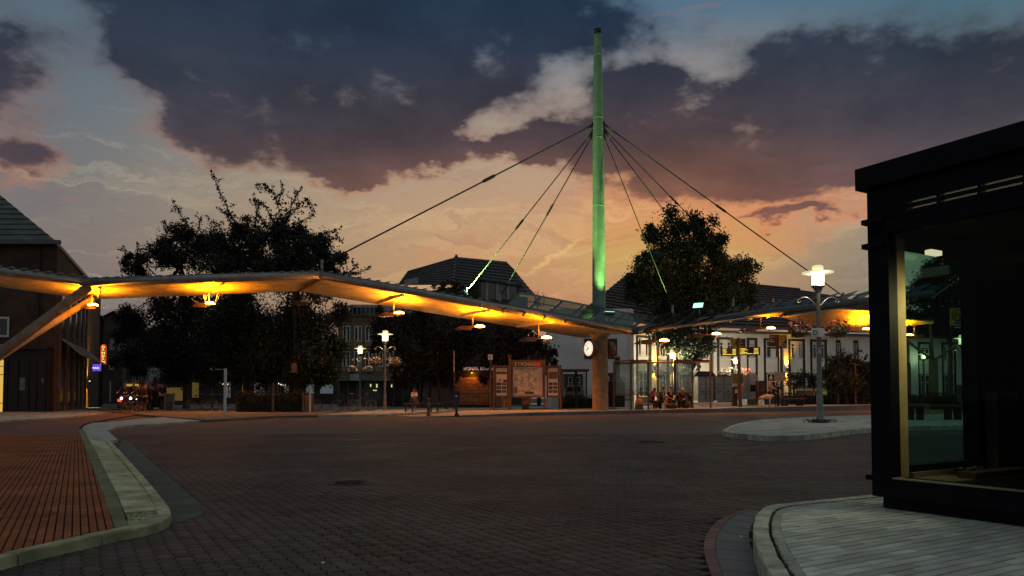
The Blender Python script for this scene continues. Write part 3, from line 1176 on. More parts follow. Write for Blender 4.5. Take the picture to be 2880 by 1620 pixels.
# metal deck over the soffit with its folded clips
for i in range(len(tube) - 1):
    up = Vector((0, 0, 0.20))
    a, b = tube[i] + up - D1 * 0.16, tube[i + 1] + up - D1 * 0.16
    c, d = rear[i + 1] + Vector((0, 0, .42)), rear[i] + Vector((0, 0, .42))
    mb = MB().slab([a, b, c, d], 0.06, (0, 0, 1))
    fixn(mb.build('roof_sheet', M_roofs, can))
for i in range(len(tube) - 1):
    for u in (.36, .72):
        up = Vector((0, 0, .10 if u < .5 else .06)) - Vector((0, 0, .01))
        MB().beam(front[i].lerp(rear[i], u) + up, front[i + 1].lerp(rear[i + 1], u) + up, .07, .05).build('soffit_batten', M_soff, can)
cl = resample(tube, 74)
clme = None
for i, p in enumerate(cl[6:58]):
    mb = MB().add([(-.05, -.05, 0), (.30, -.05, 0), (.30, .1, 0), (-.05, .1, 0), (.28, -.05, .06), (.28, .1, .06)], [(0, 1, 4), (1, 2, 5, 4), (3, 5, 2), (0, 4, 5, 3), (0, 3, 2, 1)])
    if clme is None:
        o = fixn(mb.build('roof_clip', M_steel, can))
        o.data.transform(Matrix.Translation(WL[can.name]))
        clme = o.data
    else:
        o = bpy.data.objects.new('roof_clip', clme)
        C.objects.link(o)
        o.parent = can
    o.location = p + Vector((0, 0, 0.20)) - D1 * .1 - WL[can.name]
# glass awnings
lr = [(P(1263.5 + 51.6 * i, 784 + 8.9 * i, 41 + .28 * i), P(1308 + 53 * i, 737 + 10.2 * i, 44.5 + .28 * i)) for i in range(7)]
rr = [(P(1606 + 46 * i, 836 - 5.3 * i, plat(1606 + 46 * i, .2).y), P(1655 + 46 * i, 797.5 - 5.1 * i, plat(1655 + 46 * i, 0).y + 3.0)) for i in range(17)]
for ribs in (lr, rr):
    for a, b in ribs:
        MB().beam(a, b, 0.07, 0.15).build('glass_rib', M_dark if ribs is lr else M_roofs, can)
        MB().tube([a, a.lerp(b, .18) - Vector((0, 0, .12))], 0.03, 6).build('rib_rod', M_white, can)
    for (a, b), (c, d) in zip(ribs, ribs[1:]):
        u = Vector((0, 0, .10))
        lift = Vector((0, 0, .0 if ribs is lr else .24))
        mb = MB().slab([a.lerp(c, .04) + u, a.lerp(c, .97) + u + lift, b.lerp(d, .97) + u + lift, b.lerp(d, .04) + u], 0.015)
        fixn(mb.build('glass_pane', M_glass if ribs is lr else M_glassd, can))
    for u in (0.02, 0.36, 0.66):
        MB().tube([a.lerp(b, 1 - u) + Vector((0, 0, .04)) for a, b in ribs], 0.035, 6).build('purlin', M_dark, can)
MB().tube([P(1640, 831, 42.6), P(1760, 815, 44.4), P(1905, 796.5, 46.6), P(1965, 794, 47.6)], 0.035, 6).build('edge_pipe', M_white, can)
# column
cb = plat(1510, 1.6)
ctop = P(1510, 846, cb.y).z
MB().lathe((cb.x, cb.y, cb.z), [(0.47, 0), (0.47, .04), (0.455, .06), (0.44, ctop - cb.z - .1), (0.62, ctop - cb.z + .12)], 24).build('column', mat('timber_column', (0.30, 0.17, 0.085), 0.7, var=0.3, scale=1.8, bump=.2, bscale=12), can, True)
# brace at the outer end
MB().tube([P(222, 722, 38), P(57, 846, 35.5), P(-90, 955, 33.5)], 0.24, 12).build('brace', mat('brace_brown', (0.20, 0.13, 0.09), 0.6, .1), can, True)
MB().tube([P(232, 752, 40.5), P(80, 846, 37.0), P(-88, 955, 33.9)], 0.16, 12).build('brace', MC['pale_soffit'], can, True)
pf = P(-90, 955, 33.6)
MB().tube([pf, (pf.x, pf.y, 0)], 0.3, 12).build('column', MC['brace_brown'], can, True)
# second column seen through the kiosk
c2 = plat(2348, 3.4)
c2t = P(2348, 905, c2.y)
MB().tube([c2, c2t], [0.38, 0.36], 16).build('column', MC['timber_column'], can, True)
for tx, ty, dy in ((2339, 812, -.6), (2272, 850, .5), (2430, 852, -1.0)):
    MB().tube([c2t - Vector((0, 0, .1)), P(tx, ty, c2.y + dy)], 0.11, 10).build('strut', MC['timber_column'], can, True)

# mast and its stays ----------------------------------------------------------------------
M_mast = mat('mast_paint', (0.17, 0.25, 0.20), 0.5, 0.1, var=0.13, scale=1.6, bump=.1, bscale=5)
MY = 46.5
mx = P(1507, 845, MY).x
mtop = P(1499, 73, MY).z
mast = thing('mast', (mx, MY, 0), 'tall tapered pylon lit green from below behind the canopy', 'mast')
hz = P(1507, 318, MY).z
MB().lathe((mx, MY, 0), [(.43, 0), (.425, 6), (.34, hz), (.245, mtop - .45), (.245, mtop - .35)], 24).build('pole', M_mast, mast, True)
for zr in (3.0, 8.0, 13.0, hz - .8, hz + .5, hz + 4.6):
    rr_ = .425 - (.085 * max(0, zr - 6) / (hz - 6) if zr < hz else .085 + .095 * (zr - hz) / (mtop - hz))
    MB().lathe((mx, MY, zr), [(rr_, 0), (rr_ + .012, .02), (rr_ + .012, .06), (rr_, .08)], 24).build('weld_ring', M_mast, mast, True)
MB().lathe((mx, MY, mtop - .35), [(.215, 0), (.215, .16), (.235, .17), (.235, .33), (.2, .36)], 20).build('cap', M_black, mast, True)
cabs = [((-.34, 0, .08), P(810, 665, 40.2), .05, .42), ((-.36, .05, -.35), P(1174, 733, 43.5), .035, .60), ((-.3, .1, -.45), P(1258, 748, 44.6), .035, .48),
        ((.3, -.1, -.5), P(1692, 778, 45.5), .03, .6), ((.34, .05, -.25), P(1844, 760, 48.5), .03, .35), ((.36, .1, -.1), P(1945, 758, 51), .03, .4), ((.34, -.1, .1), P(2121, 745, 50.6), .04, .47)]
M_cable = mat('cable', (0.06, 0.06, 0.055), 0.8, 0.0, var=.1, spec=.1)
for off, end, r, kf in cabs:
    p0 = Vector((mx, MY, hz)) + Vector(off)
    cbm = MB().tube([p0, end], r, 6)
    k0 = p0.lerp(end, kf)
    dd = (end - p0).normalized()
    cbm.tube([k0 - dd * .5, k0 - dd * .35, k0 + dd * .35, k0 + dd * .5], [r, r * 2, r * 2, r], 8)
    cbm.tube([p0, p0 + dd * .7], [r * 2.6, r * 1.3], 6)
    cbm.build('stay_cable', M_cable, mast, True)
    MB().box(p0 - Vector((off[0] * .3, 0, 0)), (.34, .08, .34)).build('bracket', M_dark, mast)
    MB().box(end, (.12, .12, .5)).build('anchor', M_steel, mast)

# green floodlights on the canopy roof
GREEN = (0.55, 1.0, 0.24)
M_green = emi('green_lamp', (0.34, 1.0, 0.55), 1.9)
for x, y, Y, lab, en in ((1757, 770, 45.6, 'green floodlight on a bracket over the glass roof, before the round tree', 8500), (1532, 789, 44.9, 'green floodlight on the glass roof at the foot of the mast', 2600), (1166, 739, 43.2, 'small green floodlight behind the canopy roof edge where a stay cable ends', 6000)):
    p = P(x, y, Y)
    t = thing('floodlight', p, lab, 'floodlight', 'green floodlights')
    aim = (Vector((mx, MY, 13.5 if x > 1600 else 16.0)) - p).normalized()
    q = aim.to_track_quat('-Z', 'Y').to_matrix()
    va = (aim + Vector((0, -1.1, .1))).normalized() if x > 1600 else aim
    q = va.to_track_quat('-Z', 'Y').to_matrix()
    MB().box(p, (.66, .40, .12), m=q).build('housing', M_roofs, t)
    MB().box(p + va * .075, (.60, .35, .03), m=q).build('lens', M_green, t)
    MB().tube([p - aim * .08, p - aim * .08 - Vector((0, 0, .45))], .04, 6).build('bracket', M_steel, t)
    lamp('green_light', p + aim * .15, GREEN, en, t, .12, R(62), aim, .6)

# lamps under the canopy ------------------------------------------------------------------
def soff_z(x, Y):
    return P(x, 0, Y)


def canopy_lamp(x, y, Y, rx, ry0, label, arm=None, en=230, lit=True, wire=False, up=False, sp=1.0):
    b = P(x, y, Y)
    r1 = P(rx, y + 2, Y)
    r0 = P(rx, ry0, Y)
    t = thing('canopy_lamp', (r1.x, r1.y, r1.z), label, 'lamp', 'sodium lamps hanging under the canopy')
    MB().tube([r0, r1], .035, 6).build('rod', M_brown, t)
    L = P(rx - (x - rx) * 1.7, y + 5, Y)
    MB().beam(L, b + (L - b) * .12, .06, .07).build('crossbar', M_brown, t)
    d = (b - L).normalized()
    MB().box(L.lerp(r1, .45), (.62, .26, .24), math.atan2(d.y, d.x)).build('ballast_box', M_brown, t)
    MB().add([L + Vector((-.35, -.1, -.05)), L + Vector((-.35, .1, -.05)), L + Vector((0, -.14, .14)), L + Vector((0, .14, .14)), L + Vector((0, -.14, -.12)), L + Vector((0, .14, -.12))],
             [(0, 2, 4), (1, 5, 3), (0, 1, 3, 2), (0, 4, 5, 1), (2, 3, 5, 4)]).build('cap', M_brown, t)
    MB().lathe(b - Vector((0, 0, .07)), [(.12, -.08), (.26, -.03), (.30, .02)], 12).build('reflector', M_brown, t, True)
    MB().ell(b, (.30, .21, .12), 12, 6).build('lens', M_sodium if lit else M_white, t, True)
    if arm:
        MB().beam(arm[0], arm[1], .10, .16).build('boom', M_brown if not lit else M_soff, t)
    if wire:
        for a, c, hh in ((-.25, -.2, .5), (-.1, .1, .62), (.35, .1, .6), (.5, -.1, .45), (-.9, 0, .3)):
            MB().tube([b + Vector((a * .6, c, .02)), b + Vector((a, c, hh * .5)), b + Vector((a * 1.15, c, hh))], .018, 5).build('bird_wire', M_white, t)
    if lit:
        if arm or up:
            lamp('sodium_light', b + Vector((0, 0, .16)), SOD, en * 6.5, t, .14, R(172), (0, 0, 1), .5)
        lamp('sodium_spill', b - Vector((0, 0, .16)), SOD, en * (3.2 if arm else 2.4) * sp, t, .14, R(136), (0, -.45 if arm else -.12, -1), .8)
        lamp('sodium_glow', b - Vector((0, .3, .1)), SOD, en * .15, t, .12)
    return t


def arm_for(x, u0=.02, u1=.92):
    xs = [q[0] for q in tp]
    i = max(j for j in range(3) if xs[j] <= x)
    lo, hi = 0.0, 1.0
    for _ in range(30):
        u = (lo + hi) / 2
        q = tube[i].lerp(tube[i + 1], u)
        if q.x / q.y * F + CX < x:
            lo = u
        else:
            hi = u
    f, r = front[i].lerp(front[i + 1], u), rear[i].lerp(rear[i + 1], u)
    return (f.lerp(r, u0) - Vector((0, 0, .06)), f.lerp(r, u1) - Vector((0, 0, .03)))


canopy_lamp(233, 768, 39.6, 231, 742, 'glowing sodium lamp beneath the canopy where the slanted brace meets it', arm_for(245), 240, sp=.45)
canopy_lamp(528, 764, 41.0, 517, 742, 'glowing sodium lamp with bird wires hanging before the big dark trees', arm_for(560), 300, wire=True, sp=2.2)
canopy_lamp(768, 759, 41.6, 763, 732, 'unlit brown lamp hanging under the canopy bend', arm_for(803), 0, False)
canopy_lamp(1004, 788, 42.3, 990, 757, 'glowing sodium lamp high above the two flower lamps', arm_for(1018), 260)
canopy_lamp(1207, 821.5, 43.0, 1189, 790, 'glowing sodium lamp beneath the canopy above the insurance lettering', arm_for(1236), 260)
canopy_lamp(1375, 850, 41.4, 1354, 815, 'glowing sodium lamp just left of the clock column', arm_for(1400), 230)
canopy_lamp(1671, 857, 43.4, 1648, 832, 'glowing sodium lamp hung above the glass shelter with people', None, 260)
canopy_lamp(1802.5, 840.5, 45.4, 1778, 815, 'glowing sodium lamp left of the departure display', None, 260)
canopy_lamp(1939, 826, 47.6, 1913, 797, 'glowing sodium lamp over the man with the dog', None, 230, up=True)
canopy_lamp(2179.6, 828, 52.0, 2153, 797, 'glowing sodium lamp beside the kiosk wall', None, 300, up=True)
canopy_lamp(2288, 843, 54.6, 2300, 815, 'small sodium lamp seen through the kiosk glass', None, 150, up=True)

# the clock -------------------------------------------------------------------------------
M_face = emi('clock_face', (1.0, 0.93, 0.76), 0.72)
PD2 = Vector((0.8616, 0.5075, 0))
for sgn, lab in ((-1, 'round lit station clock reading seven to eight on the left of the column'), (1, 'second clock drum turned away on the right of the column')):
    cz = P(1492, 878, cb.y).z
    c0 = Vector((cb.x, cb.y, cz)) + PD2 * sgn * .47
    t = thing('clock', c0, lab, 'clock', 'station clocks on the column')
    q = (PD2 * sgn).to_track_quat('Z', 'Y').to_matrix()
    MB().lathe(c0, [(.44, -.03), (.455, .0), (.455, .34), (.43, .36), (.42, .345)], 32, q).build('drum', M_brown, t, True)
    MB().lathe(c0 + PD2 * sgn * .35, [(.415, 0), (.415, .006)], 32, q).build('dial', M_face, t)
    nrm = PD2 * sgn
    up = Vector((0, 0, 1))
    rt_ = up.cross(nrm).normalized()
    o = c0 + nrm * .362
    for h in range(12):
        a = h * math.pi / 6
        v = up * math.cos(a) + rt_ * math.sin(a)
        MB().beam(o + v * (.30 if h % 3 else .27), o + v * .385, .022 if h % 3 else .035, .008, nrm).build('hour_mark', M_black, t)
    for ang, ln, w in ((53 * 6, .34, .030), (236.5, .23, .042)):
        v = up * math.cos(R(ang)) + rt_ * math.sin(R(ang))
        MB().beam(o + nrm * .01 - v * .07, o + nrm * .01 + v * ln, w, .008, nrm).build('hand', M_black, t)
    lamp('dial_light', o + nrm * .35, (1, .9, .7), 2.0, t, .2)

# ---------------------------------------------------------------- kiosk in the foreground
M_kio = mat('kiosk_steel', (0.0055, 0.006, 0.009), 0.65, 0.0, var=0.3, scale=5, spec=.12)
M_kin = mat('kiosk_inside', (0.014, 0.028, 0.008), 0.8, var=0.3, scale=2, spec=.1)
M_rev = mat('ochre_reveal', (0.50, 0.38, 0.18), 0.7, var=0.15, scale=6, bump=.1)
M_kgl = glass('kiosk_glass', (0.60, 0.80, 0.74), 0.06)
M_kgl2 = glass('kiosk_front_glass', (0.80, 0.88, 0.84), 0.05)
KY = 5.30
k0 = P(2190, 1000, KY)
K0 = Vector((k0.x, k0.y, ZP))
kio = thing('kiosk', K0, 'dark steel and glass kiosk standing on the pale pavement', 'kiosk')
E1, E2 = -D1, D2
ka = math.atan2(E2.y, E2.x)


def kbox(a0, a1, b0, b1, z0, z1, name, m, par=None):
    c = K0 + E1 * (a0 + a1) / 2 + E2 * (b0 + b1) / 2
    return MB().box((c.x, c.y, (z0 + z1) / 2), (abs(b1 - b0), abs(a1 - a0), z1 - z0), ka).build(name, m, par or kio)


DA, DB = 2.4, 2.2
kbox(.05, DA, .05, DB, ZP + .001, .20, 'plinth', M_kio)
kbox(0, DA, 0, DB, .202, .31, 'base_rail', M_kio)
kbox(-.006, DA, -.006, .20, .312, .333, 'window_sill', M_kio)
kbox(0, .125, 0, .125, .312, 2.40, 'corner_post', M_kio)
for z in (.315, 1.97, 2.145):
    kbox(-.03, .13, -.03, .13, z, z + .035, 'trim', M_kio)
kbox(.125, .155, -.0, .10, .334, 2.06, 'window_frame', M_kio)
kbox(0, DA, 0, .12, 2.06, 2.155, 'lintel', M_kio)
kbox(0, DA, 0, .06, 2.265, 2.40, 'header', M_kio)
kbox(.30, DA, .065, .085, 2.162, 2.263, 'louvre_glow', emi('louvre_glow_m', (1.0, .84, .52), 2.6))
for i in range(5):
    kbox(.12, DA, 0.0, .055, 2.162 + i * .021, 2.162 + i * .021 + (.0205 if i not in (1, 3) else .009), 'slat', M_kio)
for a in (.125, .50, .76, 1.02):
    kbox(a, a + .022, -.003, .06, 2.161, 2.264, 'mullion', M_kio)
kbox(.125, .30, 0.0, .06, 2.161, 2.264, 'louvre_end', M_kio)
kbox(-.055, DA + .1, -.055, DB + .1, 2.40, 2.555, 'roof_fascia', M_kio)
kbox(.155, DA, .035, .042, .334, 2.06, 'front_pane', M_kgl2)
kbox(0, .10, .125, .285, .312, 2.06, 'reveal_post', M_rev)
kbox(0.02, .03, .285, 1.20, .41, 2.0, 'back_pane', M_kgl)
kbox(0, .10, .285, DB, .312, .41, 'back_sill', M_kio)
kbox(0, .10, .285, DB, 2.0, 2.154, 'back_lintel', M_kio)
kbox(0, .06, 1.20, DB, .41, 2.0, 'back_wall', M_kin)
kbox(0, .12, 1.19, 1.24, .41, 2.0, 'window_post', M_kio)
kbox(.1, DA, DB - .05, DB, .31, 2.06, 'side_wall', M_kin)
kbox(0, DA, .09, DB, 2.156, 2.20, 'ceiling', mat('kiosk_ceiling', (.006, .007, .004), .9, spec=.0))
kbox(DA - .05, DA, 0, DB, .31, 2.06, 'end_wall', M_kio)
kbox(.20, .30, 1.62, 1.70, .31, 2.0, 'locker_post', M_kio)
kbox(.12, .20, 1.3, 2.1, .31, .95, 'counter', mat('counter_wood', (.05, .04, .02), .6))
kbox(.10, .42, .29, 1.22, .312, .325, 'shelf', mat('shelf_wood', (.24, .17, .09), .6, var=.2))
kbox(.10, .13, .29, 1.22, .325, .36, 'shelf_edge', MC['shelf_wood'])
kbox(.30, .42, .55, 1.3, .326, .37, 'planter_tray', mat('rust_tray', (.13, .05, .025), .7))
kbox(.155, .19, .05, .10, .334, .345, 'sill_board', MC['shelf_wood'])
kbox(.155, DA, -.004, .05, .3335, .342, 'sill_strip', mat('sill_brass', (.32, .25, .13), .5))
cl_ = K0 + E1 * .12 + E2 * .62
MB().box((cl_.x, cl_.y, 1.985), (.14, .05, .035), ka).build('ceiling_light', emi('kiosk_lamp', (1, .85, .55), 0.9), kio)
lamp('kiosk_light', K0 + E1 * .50 + E2 * .62 + Vector((0, 0, 1.5)), (1, .76, .40), 24.0, kio, .12, R(112), -E1 * .42 - E2 * .42 + Vector((0, 0, -.32)), .8)
lamp('shelf_light', K0 + E1 * .30 + E2 * .80 + Vector((0, 0, 1.6)), (1, .80, .45), 5.0, kio, .08, R(50), (0, 0, -1), .6)
# leafy plant on the shelf
pl0 = K0 + E1 * .22 + E2 * .80
pot = thing('potted_plant', (pl0.x, pl0.y, .326), 'small leafy plant lying on the shelf inside the kiosk window', 'plant')
mb = MB()
for i in range(34):
    a = rnd.uniform(0, 6.28)
    r0, ln = rnd.uniform(0, .05), rnd.uniform(.05, .13)
    b0 = Vector((pl0.x + r0 * math.cos(a), pl0.y + r0 * math.sin(a), .335 + rnd.uniform(0, .04)))
    d = Vector((math.cos(a), math.sin(a), rnd.uniform(.0, .6))).normalized()
    s_ = Vector((-math.sin(a), math.cos(a), 0)) * rnd.uniform(.012, .022)
    m_ = b0 + d * ln * .5
    mb.add([b0, m_ + s_, b0 + d * ln - Vector((0, 0, .012)), m_ - s_], [(0, 1, 2, 3)])
mb.build('leaves', mat('plant_leaf', (.10, .13, .03), .45, var=.5, scale=20), pot)
MB().lathe((pl0.x, pl0.y, .326), [(.05, 0), (.06, .035), (.05, .04)], 10).build('pot', MC['rust_tray'], pot)
# ---------------------------------------------------------------- buildings
M_wallw = mat('white_render', (0.78, 0.76, 0.76), 0.85, var=0.1, scale=0.8, bump=.15)
M_band2 = mat('dark_panel', (0.045, 0.042, 0.045), 0.7, var=0.2)
M_win = mat('window_dark', (0.018, 0.02, 0.024), 0.12, spec=.8, var=.3)
M_frame = mat('white_frame', (0.62, 0.62, 0.6), 0.5, var=.06)
M_tile = mat('roof_tile', (0.055, 0.045, 0.046), 0.7, var=0.35, scale=1.5, bump=.4, bscale=6)
M_tiler = mat('red_roof_tile', (0.085, 0.048, 0.045), 0.75, var=0.35, scale=1.5, bump=.4, bscale=6)
M_slate = mat('slate', (0.06, 0.068, 0.058), 0.6, var=0.35, scale=1.2)
M_brickL = brickmat('old_brick', (0.13, 0.058, 0.030), (0.075, 0.036, 0.021), (0.055, 0.044, 0.036), 0.25, 0.085, True, ms=.014)
M_brickO = brickmat('office_brick', (0.20, 0.13, 0.085), (0.16, 0.10, 0.07), (0.11, 0.09, 0.075), 0.25, 0.085, True)
M_brickD = brickmat('street_brick', (0.10, 0.06, 0.045), (0.075, 0.045, 0.035), (0.05, 0.04, 0.035), 0.25, 0.085, True)
M_shop = mat('shopfront', (0.02, 0.015, 0.013), 0.5, var=.3)


def tiled(name, q, n, m, par, lift=0.09, th=0.14):
    """sloping face a b (eave) c d (ridge) laid in overlapping courses"""
    a, b, c, d = [Vector(p) for p in q]
    nrm = (b - a).cross(d - a).normalized()
    if nrm.z < 0:
        nrm = -nrm
    mb = MB()
    for i in range(n):
        u, v = i / n, (i + 1.04) / n
        p = [a.lerp(d, u) + nrm * lift, b.lerp(c, u) + nrm * lift, b.lerp(c, min(v, 1)), a.lerp(d, min(v, 1))]
        mb.slab(p, th, nrm)
    return fixn(mb.build(name, m, par))


def zrect(mb, pl, x0, x1, z0, z1, off=0.0, th=0.1):
    a, c = pl.at(x0, 950), pl.at(x1, 950)
    pa, pc = Vector((a.x, a.y, 0)), Vector((c.x, c.y, 0))
    mid = (pa + pc) / 2 + pl.n * (off - th / 2)
    mb.box((mid.x, mid.y, (z0 + z1) / 2), ((pc - pa).length, th, z1 - z0), math.atan2((pc - pa).y, (pc - pa).x))
    return mb


def window(par, pl, x0, x1, z0, z1, off, bars=1, cross=True, blind=0.0, glassm=None, fw=0.06):
    a, c = pl.at(x0, 950), pl.at(x1, 950)
    wpx = (x1 - x0)
    w = (c - a).length
    fx = wpx * fw / w
    o = zrect(MB(), pl, x0, x1, z0, z1, off, .05).build('window', glassm or M_win, par)
    mb = MB()
    zrect(mb, pl, x0, x0 + fx, z0, z1, off + .03, .04)
    zrect(mb, pl, x1 - fx, x1, z0, z1, off + .03, .04)
    zrect(mb, pl, x0 + fx, x1 - fx, z1 - fw, z1, off + .03, .04)
    zrect(mb, pl, x0 + fx, x1 - fx, z0, z0 + fw, off + .03, .04)
    for i in range(bars):
        xm = x0 + wpx * (i + 1) / (bars + 1)
        zrect(mb, pl, xm - fx / 2, xm + fx / 2, z0 + fw, z1 - fw, off + .028, .03)
    if cross:
        zm = z0 + (z1 - z0) * .66
        zrect(mb, pl, x0 + fx, x1 - fx, zm - .03, zm + .03, off + .027, .03)
    f = mb.build('window_frame', M_frame, o)
    if blind:
        zrect(MB(), pl, x0 + fx, x1 - fx, z1 - fw - (z1 - z0) * blind, z1 - fw, off + .012, .01).build('blind', M_frame, o)
    return o


# long white building behind the platform
q0, q1 = P(1590, 1000, 60), P(2200, 1000, 66)
WP = VP(q0, q1)
zf = lambda y: WP.at(2000, y).z
EAVE = zf(843)
wb = thing('white_building', (q0.x, q0.y, 0), 'long white rendered building with dark window bands and tiled hip roof behind the platform', 'building')
zrect(MB(), WP, 1590, 2560, 0, EAVE, -.30, 9).build('wall', M_wallw, wb)
zrect(MB(), WP, 1585, 2565, EAVE + .002, EAVE + .22, .35, 9.9).build('eaves', mat('eaves_trim', (.30, .27, .24), .6), wb)
zrect(MB(), WP, 1588, 2563, EAVE + .03, EAVE + .16, .50, .14).build('gutter', M_roofs, wb)
bays = [(1600, 1640), (1652, 1686), (1700, 1742), (1755, 1796), (1804, 1849), (1879, 1910), (1922, 1973), (1984, 2030), (2039, 2085), (2104, 2120), (2148, 2164), (2190, 2230), (2250, 2290), (2310, 2350), (2370, 2410), (2430, 2470)]
ZT, ZB = zf(852), 0.3
px = 1590
for i, (x0, x1) in enumerate(bays):
    zrect(MB(), WP, px, x0, 0.0, EAVE - .002, 0.0, .298).build('pilaster', M_wallw, wb)
    px = x1
    narrow = x1 - x0 < 25
    zrect(MB(), WP, x0, x1, ZB, ZT, -.18, .12).build('dark_band', M_band2, wb)
    zrect(MB(), WP, x0, x1, ZT, EAVE - .002, -.02, .28).build('lintel', M_wallw, wb)
    dz = (x1 - x0)
    if narrow:
        window(wb, WP, x0 + 5, x1 - 5, zf(900), zf(860), -.12, 0, True)
        continue
    e = 8.5 if dz > 40 else 7.5
    if i % 2 == 0 or dz > 40:
        mid = (x0 + x1) / 2
        window(wb, WP, x0 + e, mid - 5, zf(900), zf(858), -.12, 0, True, .14 if i % 3 else .0)
        window(wb, WP, mid + 5, x1 - e, zf(900), zf(858), -.12, 1 if i % 2 else 0, True, .14)
        zrect(MB(), WP, mid - 5, mid + 5, zf(902), zf(858), -.10, .08).build('mullion_panel', M_wallw, wb)
    else:
        window(wb, WP, x0 + e + 2, x1 - e - 2, zf(900), zf(858), -.12, 1, True, .2)
    zrect(MB(), WP, x0 + e, x1 - e, zf(938), zf(902.5), -.08, .10).build('spandrel', M_wallw, wb)
    zrect(MB(), WP, x0 + e - 1, x1 - e + 1, zf(902.5) + .001, zf(902.5) + .06, -.05, .14).build('window_sill', M_frame, wb)
    window(wb, WP, x0 + e + 1, x1 - e - 1, .95, zf(940), -.12, 2 if dz > 40 else 1, True)
zrect(MB(), WP, px, 2560, 0.0, EAVE - .002, 0.0, .298).build('pilaster', M_wallw, wb)
# the left end stands forward
WQ = FY(56.5)
z7 = WQ.at(1480, 770).z
zrect(MB(), WQ, 1384, 1592, 0, z7 - .2, -.02, 6.5).build('end_wall', M_wallw, wb)
zrect(MB(), WQ, 1582, 1594, 0, z7 - .25, .12, .12).build('end_pilaster', mat('pale_render', (.66, .64, .58), .85, var=.08), wb)
zrect(MB(), WQ, 1470, 1553, WQ.at(1500, 903).z, WQ.at(1500, 852).z, .03, .048).build('dark_band', M_band2, wb)
window(wb, WQ, 1480, 1498, WQ.at(1500, 888).z, WQ.at(1500, 861).z, .06, 0)
zrect(MB(), WQ, 1417, 1466, 0.2, WQ.at(1440, 942).z, .03, .048).build('dark_band', M_band2, wb)
window(wb, WQ, 1429, 1440, 1.2, WQ.at(1440, 948).z, .06, 0)
window(wb, WQ, 1449, 1460, 1.2, WQ.at(1440, 948).z, .06, 0)
zrect(MB(), WQ, 1512, 1555, 0.2, WQ.at(1440, 938).z, .03, .048).build('dark_band', M_band2, wb)
window(wb, WQ, 1520, 1532, 1.2, WQ.at(1440, 946).z, .06, 0)
r1, r2 = P(1578, 690, 67), P(2011, 729, 75)
e1, e2 = P(1462, 786, 56), WP.at(2640, 950, .45)
e2.z = EAVE + .23
tiled('roof', (e1, P(1640, 818, 59.5), P(1640, 694.5, 68), r1), 16, M_tiler, wb)
tiled('roof', (P(1640, 818, 59.5), e2, r2, P(1640, 694.5, 68)), 16, M_tiler, wb)
tiled('roof', (P(1478, 790, 80), e1, r1, r1 + Vector((.3, .5, 0))), 12, M_tiler, wb)
bk = e2 + Vector((0, 16, 0))
tiled('roof', (e2, bk, r2 + Vector((.2, .4, 0)), r2), 12, M_tiler, wb)
mb = MB()
rp = resample([r1, P(1640, 694.5, 68), r2], 40)
for a, b in zip(rp, rp[1:]):
    mb.tube([a + Vector((0, 0, .05)), b + Vector((0, 0, .02))], [.13, .16], 6)
mb.build('ridge_tiles', M_tiler, wb)
# wall washers between the window bands
M_wash = emi('washer', (1, .75, .3), 8)
for j, (x, y, lab) in enumerate(((1646, 927, 'up and down wall lamp on the strip behind the glass shelter, left one'), (1693, 929, 'up and down wall lamp on the strip behind the lamp post with dark stem'),
                                 (1978.5, 929, 'up and down wall lamp on the strip right of the second bus stop sign'))):
    p = WP.at(x, y, .16)
    t = thing('wall_lamp', p, lab, 'wall lamp', 'up and down lamps on the white building')
    MB().lathe(p - Vector((0, 0, .14)), [(.09, 0), (.09, .28)], 12).build('housing', M_dark, t)
    MB().lathe(p + Vector((0, 0, .141)), [(.06, 0), (.06, .01)], 10).build('lens', M_wash, t)
    MB().beam(p, p - WP.n * .17, .06).build('bracket', M_dark, t)
    for s in (1, -1):
        lamp('wash_light', p + Vector((0, 0, s * .19)), (1, .48, .02), 520 if s > 0 else 330, t, .03, R(78), Vector((0, 0, s)) - WP.n * .22, .7)

# house with the hipped roof and roof terrace
hb = thing('hip_roof_house', P(1140, 1000, 74) * 1.0, 'house with dark hipped tile roof, dormer and planted roof terrace beyond the canopy', 'house')
hb.location.z = 0
WL[hb.name] = Vector((hb.location.x, hb.location.y, 0))
pA, pB, pC = P(1138, 716, 72), P(1002, 716, 80), P(1328, 742, 80)
tA, tB, tC = P(1148, 646, 75.5), P(1027, 681, 82), P(1274, 658, 82)
tiled('roof', (pB, pA, tA, tB), 10, M_tile, hb)
tiled('roof', (pA, pC, tC, tA), 10, M_tile, hb)
tiled('roof', (pC, P(1345, 742, 92), tC + Vector((.5, 3, 0)), tC), 8, M_tile, hb)
mb = MB()
for i in range(9):
    a = pA.lerp(tA, i / 9 + .02)
    b = pA.lerp(tA, i / 9 + .125)
    mb.tube([a + Vector((0, -.05, .16)), b + Vector((0, -.05, .08))], [.2, .15], 6)
mb.build('hip_tiles', mat('hip_tile', (.10, .09, .09), .5, var=.3), hb)
mb = MB()
mb.prism([(pB.x, pB.y + .5), (pA.x, pA.y + .6), (pC.x, pC.y + .5), (pC.x, pC.y + 8), (pB.x, pB.y + 8)], 0, pA.z - .1)
fixn(mb.build('wall', M_brickD, hb))
DP = VP((pA + (pC - pA) * .22 + Vector((0, .2, 0))).xy, (pA + (pC - pA) * .86 + Vector((0, .2, 0))).xy)
mb = MB()
DP.rect(mb, 1196, 706, 1298, 760, .5, 3.0)
mb.build('dormer', M_tile, hb)
for x0, x1 in ((1201, 1211), (1219, 1238), (1245, 1264.5), (1272.5, 1291)):
    DP.rect(MB(), x0, 711, x1, 752, .515, .06).build('window', M_win, hb)
for x0 in (1212, 1238.5, 1265.5):
    DP.rect(MB(), x0, 710, x0 + 6, 755, .58, .12).build('post', mat('grey_post', (.34, .33, .34), .6), hb)
